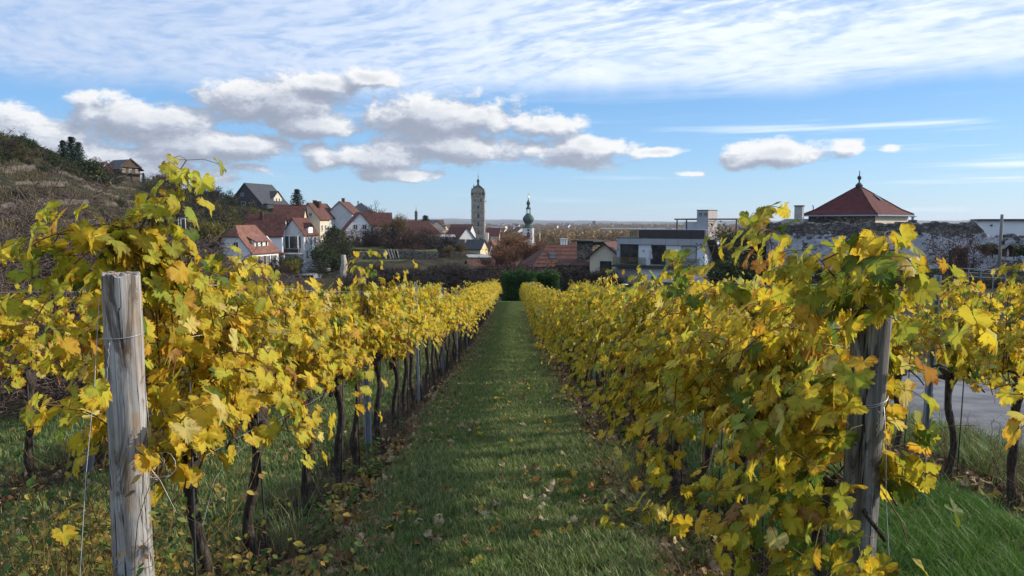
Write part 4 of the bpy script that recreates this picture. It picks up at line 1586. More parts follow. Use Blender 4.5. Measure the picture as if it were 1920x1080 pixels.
def litter():
    rg = np.random.RandomState(31)
    # drifts of leaves on the road edge
    # leaf litter too thick to count, along the soil strips
    xs, ys = [], []
    for X0, n in ((-1.35, 3000), (1.18, 3600), (-3.85, 700), (3.69, 900)):
        y = 2.6 + 45 * rg.uniform(0, 1, n) ** 1.9
        inner = -np.sign(X0)
        x = X0 + inner * rg.normal(.33 if abs(X0) < 2 else 0, .13, n)
        xs.append(x)
        ys.append(y)
    for (a, b, n) in ((-3.5, -1.7, 1200), (-1.0, .76, 560), (-1.0, .76, 420), (1.6, 3.3, 250)):
        y = (9 if n == 560 else 3.6) + 34 * rg.uniform(0, 1, n) ** 1.6
        xs.append(rg.uniform(a, b, n))
        ys.append(y)
    x, y = np.concatenate(xs), np.concatenate(ys)
    n = len(x)
    pos = put_on(x, y, 0.045)
    pos[:, 2] += rg.uniform(0, .03, n)
    N = np.stack([rg.normal(0, .4, n), rg.normal(0, .4, n), np.ones(n)], 1)
    tip = np.stack([rg.normal(0, 1, n), rg.normal(0, 1, n), np.zeros(n)], 1)
    col = np.array([TAN[i] for i in rg.choice(6, n, p=[.22, .24, .2, .1, .12, .12])]) * rg.uniform(.6, 1.1, (n, 1))
    me = leaf_mass('leaf_litter', pos, N, tip, rg.uniform(.05, .10, n), col, [leaf_template(HALF_LO, False, 60 + s, 2.2) for s in range(6)], 'fallen_leaf', 3)
    tag(link('leaf_litter', me), kind='stuff')
    # single fallen leaves, those that show largest
    kinds = [('pale tan curled vine leaf lying in the grass path', (0.40, 0.32, 0.19)), ('bright yellow vine leaf lying in the grass path', (0.46, 0.33, 0.05)),
             ('brown withered vine leaf lying in the grass path', (0.22, 0.11, 0.05)), ('orange brown vine leaf lying in the grass path', (0.42, 0.18, 0.04))]
    spots = [(820, 1034, 0, .13), (800, 1034, 0, .12), (1035, 942, 0, .14), (1022, 955, 0, .09), (1062, 942, 1, .10), (930, 1015, 3, .10), (885, 950, 3, .11), (875, 868, 1, .12), (960, 830, 0, .08), (775, 982, 1, .11),
             (905, 955, 2, .1), (1000, 985, 2, .1), (780, 905, 0, .1), (1050, 893, 1, .11), (1018, 812, 0, .1), (908, 800, 1, .09), (1100, 820, 1, .1), (910, 990, 0, .1), (1066, 850, 1, .08)]
    k = 0
    for (a, b, c, s_) in spots:
        d = 1.5 * 1400 / (b - 558)
        p = P(a, b, d)
        put_leaf(rg, p.x, p.y, kinds[c], s_ * .78)
        k += 1
    for j in range(190):
        y = 4.3 + 9.0 * rg.uniform() ** 1.2
        put_leaf(rg, rg.uniform(-1.0, .74), y, kinds[rg.choice(4, p=[.36, .32, .2, .12])], rg.uniform(.05, .095), .08)
    lk = [('tan fallen vine leaf on the dark soil under the left row', (0.34, 0.21, 0.11)), ('tan fallen vine leaf on the dark soil under the right row', (0.40, 0.28, 0.16))]
    for j in range(70):
        y = 3.6 + 7 * rg.uniform() ** 1.2
        put_leaf(rg, -1.28 + rg.normal(.08, .15), y, lk[0], rg.uniform(.055, .085), .03)
        if j % 2:
            put_leaf(rg, 1.0 + rg.normal(0, .12), y + .6, lk[1], rg.uniform(.055, .085), .03)


def put_leaf(rg, x, y, kind, s_, lift=.075):
    o = link('fallen_leaf', FALLEN_ME[int(rg.randint(8))])
    o.location = (x, y, float(Zv(y)) + lift + rg.uniform(0, .01))
    o.rotation_euler = (rg.normal(0, .28), rg.normal(0, .28), rg.uniform(0, 6.28))
    o.scale = (s_, s_ * rg.uniform(.8, 1.05), s_ * rg.uniform(.9, 1.9))
    c = np.array(kind[1]) * rg.uniform(.8, 1.12)
    o.color = (*c, 1)
    tag(o, kind[0], 'leaf', kind[0].replace('leaf', 'leaves', 1))


litter()


def weed(x, y, h, seed, col, lab, dead=False, leafsize=.035, nst=5, grp='weeds round the pale wooden post'):
    rg = np.random.RandomState(seed)
    z = G(x, y)
    w = thing('weed', lab, 'plant', (x, y, z), 0, grp)
    mb = MB()
    L = []
    for s_ in range(nst):
        d = np.array([rg.normal(0, .35), rg.normal(0, .35), 1.0])
        p = np.array([rg.normal(0, .03), rg.normal(0, .03), 0.0])
        pth = [p.copy()]
        for k in range(10):
            d /= np.linalg.norm(d)
            p = p + d * h / 10
            d = d + rg.normal(0, .18, 3)
            pth.append(p.copy())
            if k > 1:
                for _ in range(2):
                    o = rg.normal(0, 1, 3)
                    o[2] = abs(o[2]) * .4
                    o /= np.linalg.norm(o)
                    L.append((p + o * .03, o * .5 + np.array([0, -.4, .8]), o + np.array([0, 0, -.4]), leafsize * rg.uniform(.6, 1.3)))
                if rg.rand() < .3:
                    mb.tube([p, p + rg.normal(0, .04, 3) + [0, 0, .04], p + rg.normal(0, .07, 3) + [0, 0, .09]], .0012, 3, cap=False)
        mb.tube(pth, [.003 - .0002 * i for i in range(len(pth))], 4, cap=False)
    mb.build('stems', 'cane' if dead else 'stalk_green', w, True)['kind'] = 'stuff'
    if L:
        n = len(L)
        c = np.array([col[i] for i in rg.choice(len(col), n)]) * rg.uniform(.8, 1.15, (n, 1))
        oval = (np.array([(0, 0, 0), (.25, .25, .03), (.3, .5, .02), (.0, 1.0, -.1), (-.3, .5, .02), (-.25, .25, .03)], float), np.array([(0, 1, 2), (0, 2, 3), (0, 3, 4), (0, 4, 5)]), np.array([0, .3, .6, 1, .6, .3]),
                np.array([(0, 0), (.2, .2), (.3, .5), (0, 1), (-.3, .5), (-.2, .2)], float))
        me = leaf_mass('leaves', np.array([l[0] for l in L]), np.array([l[1] for l in L]), np.array([l[2] for l in L]), np.array([l[3] for l in L]), c, [oval], 'weed_leaf', seed)
        link('leaves', me, w)['kind'] = 'stuff'
    return w


YW = [(0.42, 0.33, 0.06), (0.36, 0.30, 0.07), (0.20, 0.22, 0.05), (0.38, 0.25, 0.07)]
GW = [(0.05, 0.11, 0.025), (0.08, 0.15, 0.03), (0.13, 0.17, 0.04)]
rgw = random.Random(77)
for k in range(52):
    px = rgw.uniform(-40, 620)
    d = rgw.uniform(2.45, 3.6)
    x = (px - 960) / 1400 * d
    if x > -1.12:
        continue
    green = rgw.random() < .4
    hh = rgw.uniform(.35, .72) if x < -1.3 else rgw.uniform(.2, .36)
    weed(x, d, hh * (0.6 if green else 1), 300 + k, GW if green else YW,
         'low green leafy weed at the foot of the left row' if green else 'tall thin weed with small yellow leaves near the pale wooden post', leafsize=.042 if green else .05, nst=4)
for k in range(34):
    y = rgw.uniform(1.95, 3.2)
    px = rgw.uniform(-60, 330 if k % 3 else 200)
    x = (px - 960) / 1400 * y
    if -1.38 < x < -1.12 and y > 2.3:
        x -= .2
    weed(x, y, rgw.uniform(.78, 1.18), 600 + k, (YW + [(0.16, 0.10, 0.05)]) if k % 3 else GW, 'tall thin weed with small yellow leaves near the pale wooden post' if k % 3 else 'tall green leafy weed in front of the pale wooden post', leafsize=.032, nst=3)
for k in range(16):
    x, y = rgw.uniform(-1.5, -1.08), rgw.uniform(3.4, 9)
    weed(x, y, rgw.uniform(.1, .28), 400 + k, GW if k % 3 else YW, 'small weed growing on the soil under the left row', leafsize=.045, nst=3, grp='weeds under the left row')
for k in range(12):
    x, y = rgw.uniform(.95, 1.5), rgw.uniform(3.0, 8)
    weed(x, y, rgw.uniform(.1, .3), 450 + k, GW if k % 3 else YW, 'small weed growing on the soil under the right row', leafsize=.045, nst=3, grp='weeds under the right row')
for k in range(12):
    x, y = rgw.uniform(3.6, 4.5), rgw.uniform(5.2, 9)
    weed(x, y, rgw.uniform(.35, .6), 480 + k, [(0.10, 0.06, 0.04)], 'dry leafless weed on the verge beside the road', True, leafsize=.01, nst=7, grp='dry weeds on the road verge')
# ------------------------------------------------------------------ buildings
def beta(p):
    return math.atan2(-p.x, p.y)


def face_xf(face, W, L):
    """(u, v out, z) of a wall -> local xyz; u runs left to right as seen from outside"""
    if face == 'front':
        return lambda u, o, z: (u, -L / 2 - o, z)
    if face == 'right':
        return lambda u, o, z: (W / 2 + o, u, z)
    if face == 'left':
        return lambda u, o, z: (-W / 2 - o, -u, z)
    return lambda u, o, z: (-u, L / 2 + o, z)


def fbox(mb, xf, u0, u1, o0, o1, z0, z1):
    c = [xf(u0, o0, z0), xf(u1, o0, z0), xf(u1, o1, z0), xf(u0, o1, z0), xf(u0, o0, z1), xf(u1, o0, z1), xf(u1, o1, z1), xf(u0, o1, z1)]
    mb.add(c, [(0, 3, 2, 1), (4, 5, 6, 7), (0, 1, 5, 4), (1, 2, 6, 5), (2, 3, 7, 6), (3, 0, 4, 7)])


def window(root, face, W, L, u, z, w, h, frame='frame_white', shutters=None, mull=True, name='window', pane='window_glass', t=.07):
    xf = face_xf(face, W, L)
    mb = MB()
    fbox(mb, xf, u - w / 2, u - w / 2 + t, .003, .07, z, z + h)
    fbox(mb, xf, u + w / 2 - t, u + w / 2, .003, .07, z, z + h)
    fbox(mb, xf, u - w / 2 + t, u + w / 2 - t, .003, .068, z + h - t, z + h)
    fbox(mb, xf, u - w / 2 + t, u + w / 2 - t, .003, .068, z, z + t)
    if mull:
        fbox(mb, xf, u - t / 2, u + t / 2, .003, .06, z + t, z + h - t)
    fr = mb.build(name, frame, root)
    pb = MB()
    fbox(pb, xf, u - w / 2 + t, u + w / 2 - t, .004, .03, z + t, z + h - t)
    pb.build('pane', pane, fr)
    sl = MB()
    fbox(sl, xf, u - w / 2 - .08, u + w / 2 + .08, .003, .14, z - .07, z - .002)
    sl.build('sill', 'concrete', fr)
    if shutters:
        for s_ in (-1, 1):
            sb = MB()
            a = u + s_ * (w / 2 + .03 + w * .27)
            fbox(sb, xf, a - w * .25, a + w * .25, .004, .05, z, z + h)
            sb.build('shutter', shutters, root)
    return fr


def house(name, label, cat, px, py, d, theta, W, L, H, Rr, wall, roof, ridge='y', ov=.4, wins=(), shut=None, halfhip=0.0, group=None, frame='frame_white', chimneys=(), deep=4.0, hip=False, lift=0.0):
    p = P(px, py, d)
    r = beta(p) - R(theta)
    root = thing(name, label, cat, (p.x, p.y, p.z + lift), r, group)
    mb = MB()
    w2, l2 = W / 2, L / 2
    mb.box(-w2, w2, -l2, l2, -deep, H)
    k = halfhip
    if not hip:
        if ridge == 'y':
            g = [(-w2, H), (w2, H), (w2 * k, H + Rr * (1 - k)), (-w2 * k, H + Rr * (1 - k))] if k else [(-w2, H), (w2, H), (0, H + Rr)]
            for y0 in (-l2, l2 - .3):
                n = len(g)
                mb.add([(a, y0, b - .05) for a, b in g] + [(a, y0 + .3, b - .05) for a, b in g], [tuple(range(n)), tuple(range(2 * n - 1, n - 1, -1))] + [(i, (i + 1) % n, n + (i + 1) % n, n + i) for i in range(n)])
        else:
            g = [(-l2, H), (l2, H), (0, H + Rr)]
            for x0 in (-w2, w2 - .3):
                mb.add([(x0, a, b - .05) for a, b in g] + [(x0 + .3, a, b - .05) for a, b in g], [(0, 1, 2), (5, 4, 3), (0, 3, 4, 1), (1, 4, 5, 2), (2, 5, 3, 0)])
    mb.build('wall', wall, root)
    rb = MB()
    th = .22
    if hip:
        rl = max(0, (L - W) / 2) if ridge == 'y' else max(0, (W - L) / 2)
        c = [(-w2 - ov, -l2 - ov, H - .1), (w2 + ov, -l2 - ov, H - .1), (w2 + ov, l2 + ov, H - .1), (-w2 - ov, l2 + ov, H - .1)]
        a, b = ((0, -rl, H + Rr), (0, rl, H + Rr)) if ridge == 'y' else ((-rl, 0, H + Rr), (rl, 0, H + Rr))
        if ridge == 'y':
            polys = [[c[0], c[1], a], [c[1], c[2], b, a], [c[2], c[3], b], [c[3], c[0], a, b]]
        else:
            polys = [[c[0], c[1], b, a], [c[1], c[2], b], [c[2], c[3], a, b], [c[3], c[0], a]]
        if rl == 0:
            polys = [[c[0], c[1], a], [c[1], c[2], a], [c[2], c[3], a], [c[3], c[0], a]]
        for q in polys:
            rb.slab(q, th)
    elif ridge == 'y':
        sl = Rr / w2
        ez = H - ov * sl
        zt = H + Rr + .12
        if k:
            ins = w2 * k
            hz = H + Rr * (1 - k) + .1
            for s_ in (-1, 1):
                rb.slab([(s_ * (w2 + ov), -l2 - ov, ez + .1), (s_ * (w2 + ov), l2 + ov, ez + .1), (0, l2 + ov - ins, zt), (0, -l2 - ov + ins, zt), (s_ * w2 * k, -l2 - ov, hz)][::(1 if s_ > 0 else -1)], th)
            rb.slab([(-w2 * k, -l2 - ov, hz), (w2 * k, -l2 - ov, hz), (0, -l2 - ov + ins, zt)], th)
        else:
            for s_ in (-1, 1):
                rb.slab([(s_ * (w2 + ov), -l2 - ov, ez + .1), (s_ * (w2 + ov), l2 + ov, ez + .1), (0, l2 + ov, zt), (0, -l2 - ov, zt)][::(1 if s_ > 0 else -1)], th)
    else:
        sl = Rr / l2
        ez = H - ov * sl
        zt = H + Rr + .12
        for s_ in (-1, 1):
            rb.slab([(-w2 - ov, s_ * (l2 + ov), ez + .1), (w2 + ov, s_ * (l2 + ov), ez + .1), (w2 + ov, 0, zt), (-w2 - ov, 0, zt)][::(1 if s_ < 0 else -1)], th)
    ro = rb.build('roof', roof, root)
    for (cx, cy, cz, cs) in chimneys:
        cb = MB()
        cb.box(cx - cs / 2, cx + cs / 2, cy - cs / 2, cy + cs / 2, cz - 1.5, cz)
        cb.box(cx - cs / 2 - .08, cx + cs / 2 + .08, cy - cs / 2 - .08, cy + cs / 2 + .08, cz, cz + .12)
        cb.build('chimney', 'tile_brown' if roof != 'slate_dark' else 'concrete', ro)
    for q in wins:
        face, u, z, w, h = q[:5]
        window(root, face, W, L, u, z, w, h, shutters=shut if len(q) < 6 else q[5], frame=frame)
    return root


# --- the white house with the half-hipped roof
wh = house('white_house', 'white two storey house with half-hipped orange tile roof and a shed dormer', 'house', 463, 507, 150, 33, 8.6, 9.6, 4.0, 5.0, 'plaster_white', 'tile_orange', halfhip=.42,
           wins=[('front', 0.9, 4.6, 1.1, 1.25), ('front', -2.1, 1.1, 1.1, 1.2)], chimneys=[(-2.6, 2.0, 8.0, .7)])
for u in (-3.4, -1.4, .6, 2.9):
    window(wh, 'right', 8.6, 9.6, u, 1.4, .9, 1.6, shutters='shutter_brown')
mb = MB()       # dormer body on the right slope
mb.box(1.2, 3.55, -2.6, 2.2, 3.9, 6.1)
dw = mb.build('dormer', 'plaster_white', wh)
MB().slab([(3.95, -2.9, 6.0), (3.95, 2.5, 6.0), (.1, 2.5, 7.7), (.1, -2.9, 7.7)], .2).build('dormer_roof', 'tile_orange', dw)
for u in (-1.9, -.2, 1.5):
    b_ = MB()
    b_.box(3.55, 3.62, u - .45, u + .45, 4.7, 5.9)
    f_ = b_.build('window', 'frame_white', wh)
    b_ = MB()
    b_.box(3.625, 3.64, u - .3, u + .3, 4.82, 5.78)
    b_.build('pane', 'window_glass', f_)
mb = MB()       # porch roof with door below
mb.slab([(.0, -6.6, 2.55), (3.9, -6.6, 2.55), (3.9, -4.78, 3.15), (0, -4.78, 3.15)], .12)
mb.build('porch_roof', 'concrete', wh)
mb = MB()
mb.box(.15, .25, -6.5, -6.4, -1, 2.5).box(3.65, 3.75, -6.5, -6.4, -1, 2.5)
mb.build('porch_post', 'frame_white', wh)
mb = MB()
mb.box(2.4, 3.3, -4.86, -4.803, .2, 2.3)
mb.build('door', 'frame_dark', wh)
window(wh, 'front', 8.6, 9.6, 1.1, 1.0, 1.5, 1.2, mull=True)
mb = MB()
mb.box(-4.3, 4.42, -4.92, -4.802, -4, .1).box(4.302, 4.42, -4.8, 4.8, -4, .3)
mb.build('plinth', 'drystone', wh)
mb = MB()
mb.box(-5.9, -4.4, -3, 4, -3, 2.4)
mb.slab([(-6.3, -3.3, 2.2), (-4.35, -3.3, 3.4), (-4.35, 4.3, 3.4), (-6.3, 4.3, 2.2)], .15)
mb.build('side_shed', 'timber_dark', wh)
mb = MB()
for u in (-4.15, 4.15):
    mb.tube([(u, -4.9, 3.7), (u, -4.9, 0)], .05, 5)
mb.build('drainpipe', 'concrete', wh)

# --- long red roof behind it, gable lit
rh = house('red_roof_house', 'long house with patchy red tile roof right behind the white half-hipped house', 'house', 503, 492, 170, 14, 8.0, 7.0, 6.4, 4.4, 'plaster_white', 'tile_red', ridge='x',
           wins=[('right', -1.2, 1.0, 1.0, 1.3), ('front', 2.6, 1.0, .9, 1.6)], chimneys=[(-1.0, -.8, 11.3, .7)])
MB().box(1.0, 4.6, -4.9, -3.77, -3, 1.9).build('lean_to', 'facade_light', rh)
MB().slab([(.8, -5.1, 1.95), (4.8, -5.1, 1.95), (4.8, -3.8, 2.4), (.8, -3.8, 2.4)], .1).build('lean_to_roof', 'tile_brown', rh)
# --- balcony gable house
bh = house('balcony_house', 'grey gabled house with a wide dark balcony opening beside the street', 'house', 564, 486, 172, 33, 5.4, 5.6, 6.0, 3.4, 'plaster_grey', 'tile_red',
           wins=[('right', -1.8, 3.5, .8, 1.7), ('right', 0.1, 3.5, .8, 1.7), ('right', 1.8, 3.5, .8, 1.7), ('right', -1.6, .2, .9, 1.9), ('right', 0.8, .2, .9, 1.9)])
mb = MB()
fbox(mb, face_xf('front', 5.4, 5.6), -2.2, 1.9, .003, .05, 2.6, 5.3)
bo = mb.build('balcony_opening', 'window_glass', bh)
mb = MB()
xf = face_xf('front', 5.4, 5.6)
for u in (-2.5, -.3, 1.9):
    fbox(mb, xf, u - .07, u + .07, .06, 1.3, 5.3, 5.42)
    fbox(mb, xf, u - .06, u + .06, 1.1, 1.22, 1.5, 5.3)
fbox(mb, xf, -2.6, 2.6, .05, 1.4, 1.35, 1.6)
mb.build('balcony', 'frame_white', bh)
mb = MB()
for q in range(11):
    fbox(mb, xf, -2.5 + q * .48, -2.47 + q * .48, 1.3, 1.34, 1.6, 2.6)
fbox(mb, xf, -2.55, 2.6, 1.28, 1.36, 2.6, 2.68)
fbox(mb, xf, -2.55, 2.6, 1.35, 1.36, 1.7, 2.5)
mb.build('railing', 'frame_dark', bh)
MB().box(1.4, 2.75, -.9, .9, 5.4, 7.4).build('dormer', 'plaster_white', bh)
MB().slab([(.4, -1.15, 7.35), (3.0, -1.15, 7.35), (3.0, 0, 8.4), (.4, 0, 8.4)], .12).slab([(.4, 0, 8.4), (3.0, 0, 8.4), (3.0, 1.15, 7.35), (.4, 1.15, 7.35)], .12).build('dormer_roof', 'tile_red', bh)
# --- back roof between
house('back_house', 'red tiled house with its ridge just above the balcony house', 'house', 546, 470, 188, 10, 7.0, 7, 8.0, 3.4, 'plaster_cream', 'tile_red', ridge='x', chimneys=[(2, 0, 12.0, .6)])
# --- yellowish gable, its street side lit, and the houses further up the street
house('cream_gable_house', 'tall cream gabled house with brown-red roof and one small attic window', 'house', 589, 470, 198, 27, 6.4, 5.4, 8.6, 3.9, 'plaster_cream', 'tile_brown',
      wins=[('front', .6, 9.0, .9, 1.0), ('right', -1.6, 1.2, .9, 1.8), ('right', .6, 1.2, .9, 1.8), ('right', -1.6, 5.2, .9, 1.6), ('right', .4, 5.2, .9, 1.6)],
      chimneys=[(1.0, 1, 12.9, 1.2), (-.5, 2, 13.2, .8)])
house('pale_gable_house', 'pale grey gabled house squeezed behind the cream gable house', 'house', 606, 462, 236, 26, 7.4, 6, 9.2, 4.2, 'plaster_grey', 'tile_brown', wins=[('right', -1.6, 4.5, .9, 1.6), ('right', 1, 4.5, .9, 1.6), ('front', 1, 10, .9, 1)])
house('street_end_house', 'white house with grey roof at the upper end of the street', 'house', 617, 452, 262, 12, 8, 9, 7.5, 3.6, 'facade_light', 'concrete', ridge='x', wins=[('front', -1, 4, .9, 1.4), ('front', 1.6, 4, .9, 1.4)])
# --- white gable house
wg = house('white_gable_house', 'white gabled house with two dark square attic windows above the orchard', 'house', 672, 458, 204, -8, 8.6, 7, 3.6, 5.0, 'plaster_white', 'tile_red',
           wins=[('front', -1.2, 4.1, 1.2, 1.3), ('front', 1.2, 4.1, 1.2, 1.3), ('front', 2.6, .6, 1.6, 1.4)], ov=.5)
house('dark_dormer_house', 'brown roofed house with dark glazed attic right of the white gable house', 'house', 705, 450, 216, 4, 8.5, 7, 4.4, 3.4, 'plaster_cream', 'tile_red', ridge='x', wins=[('front', 1.5, 1.4, 1, 1.2), ('front', 3.6, 1.4, 1, 1.2)])
q_ = house('dark_pyramid_roof_house', 'house with dark hipped roof rising behind the white gable house', 'house', 678, 440, 268, 12, 13, 13, 6.2, 5.2, 'plaster_cream', 'slate_dark', hip=True, chimneys=[(-1, 0, 11.8, .5)])
house('brown_hip_house', 'brown roofed house left of the dark hipped roof', 'house', 647, 442, 240, 20, 8, 9, 7.2, 3.6, 'plaster_grey', 'tile_brown', chimneys=[(0, -1, 11.8, .8)])
# --- slate house on the hill
sh_ = house('slate_roof_house', 'big dark slate roofed house on top of the hill with a pale dormer', 'house', 486, 397, 268, 38, 13.5, 14.5, 3.0, 6.8, 'slate_dark', 'slate_dark', wins=[('front', -1.2, 5.4, 1.2, 1.0), ('front', -.9, 2.2, 1.8, 1.2)], frame='frame_white')
mb = MB()
mb.box(1.5, 6.0, .5, 5.0, 2.5, 5.2)
g_ = [(5.98, .5, 5.2), (5.98, 5.0, 5.2), (5.98, 2.75, 7.2)]
mb.add(g_ + [(2.0, .5, 5.2), (2.0, 5.0, 5.2), (2.0, 2.75, 7.2)], [(0, 1, 2), (0, 2, 5, 3), (2, 1, 4, 5)])
dm = mb.build('dormer', 'plaster_cream', sh_)
MB().slab([(6.4, .2, 5.1), (6.4, 2.75, 7.4), (.8, 2.75, 7.4), (.8, .2, 5.1)], .15).slab([(6.4, 5.3, 5.1), (6.4, 2.75, 7.4), (.8, 2.75, 7.4), (.8, 5.3, 5.1)], .15).build('dormer_roof', 'slate_dark', dm)
for u in (1.9, 3.6):
    f_ = MB().box(6.0, 6.08, u - .45, u + .45, 3.2, 4.9).build('window', 'frame_white', sh_)
    MB().box(6.085, 6.1, u - .32, u + .32, 3.32, 4.78).build('pane', 'window_glass', f_)
# --- chalet on the hillside
ch = house('hillside_chalet', 'timber chalet with wide low dark roof high on the terraced hillside', 'house', 231, 335, 285, -38, 8.4, 8.0, 3.9, 3.1, 'shutter_brown', 'slate_dark', ov=1.1,
           wins=[('front', -2.8, 2.2, 1.2, 1.3), ('front', 0, 2.2, 1.2, 1.3), ('front', 2.8, 2.2, 1.0, 1.3), ('right', -2, 2.2, 1, 1.3)])
MB().box(-4.6, 4.6, -4.72, -4.504, 4.0, 4.5).box(-4.8, 4.8, -5.6, -4.52, 1.6, 2.1).build('timber_balcony', 'timber_dark', ch)
mb = MB()
mb.add([(-4.6, -4.56, 4.5), (4.6, -4.56, 4.5), (0, -4.56, 7.6), (-4.6, -4.505, 4.5), (4.6, -4.505, 4.5), (0, -4.505, 7.6)], [(0, 1, 2), (0, 3, 4, 1), (1, 4, 5, 2), (2, 5, 3, 0)])
mb.build('timber_gable', 'timber_dark', ch)

# --- houses below, between the towers
house('low_grey_barn', 'long low grey building with flat sheet roof beyond the garden', 'building', 824, 456, 228, -5, 8.5, 6, 2.0, .5, 'facade_grey', 'concrete', ridge='x', wins=[('front', -2, .6, 1, 1), ('front', 1, .6, 1, 1)])
house('brown_barn_roof', 'wide brown tiled roof half hidden by bare garden trees', 'house', 778, 466, 260, 8, 21, 12, 4.4, 5.2, 'plaster_grey', 'tile_brown', hip=True, ridge='x')
house('cream_cottage', 'small cream gabled cottage with grey roof beside the brown roof', 'house', 815, 452, 300, -12, 7, 8, 5.2, 3.0, 'plaster_cream', 'slate_dark', wins=[('front', 0, 2.5, 1, 1.2)])
house('pale_blue_gable', 'pale house with steep gable facing right, just left of the tall clock tower', 'house', 861, 478, 262, -32, 7.5, 10, 5.4, 4.3, 'plaster_grey', 'tile_brown', wins=[('front', -1.3, 3, .9, 1.3), ('front', 1.3, 3, .9, 1.3)])
house('red_tower_house', 'bright red roofed house left of the foot of the clock tower', 'house', 866, 462, 380, 18, 11, 12, 6.5, 4.6, 'plaster_grey', 'tile_red', ridge='x', wins=[('front', -2, 2.6, 1.2, 1.5), ('front', 2, 2.6, 1.2, 1.5)])
yh = house('yellow_house', 'small yellow walled house with dark grey hipped roof in front of the clock tower', 'house', 882, 492, 205, 26, 8.4, 5.0, 4.0, 2.2, 'plaster_yellow', 'slate_dark', ridge='x', ov=.4, wins=[('front', -1.8, 1.6, .9, 1.3), ('front', .6, 1.6, 1.1, 1.3)], chimneys=[(-1.2, -.8, 6.2, .5)])
house('little_red_annex', 'tiny red roofed white annex right of the yellow house', 'house', 907, 487, 215, 16, 4.4, 4, 3.2, 1.7, 'plaster_white', 'tile_red', ridge='x')
house('maroon_gable_house', 'dark red gabled house with a bright lit roof slope right of the clock tower', 'house', 931, 480, 255, 36, 4.6, 5.6, 2.2, 3.0, 'tile_red', 'tile_orange', wins=[('front', 0, 1, 1, 1.2)], frame='frame_dark')
house('grey_garage', 'row of low dark grey garages with white doors below the yellow house', 'building', 915, 500, 190, 5, 10, 5, 2.5, .5, 'facade_grey', 'concrete', ridge='x', wins=[('front', -2.5, .2, 1.0, 1.8, None)])
house('nave_house', 'red roofed house right behind the foot of the clock tower', 'house', 925, 452, 545, 5, 9, 10, 4, 5.5, 'plaster_cream', 'tile_maroon', ridge='x')
house('terrace_roof', 'low pinkish tiled roof in front of the russet tree', 'house', 921, 512, 172, -14, 11, 5, 1.9, 1.2, 'plaster_grey', 'tile_brown', ridge='x')


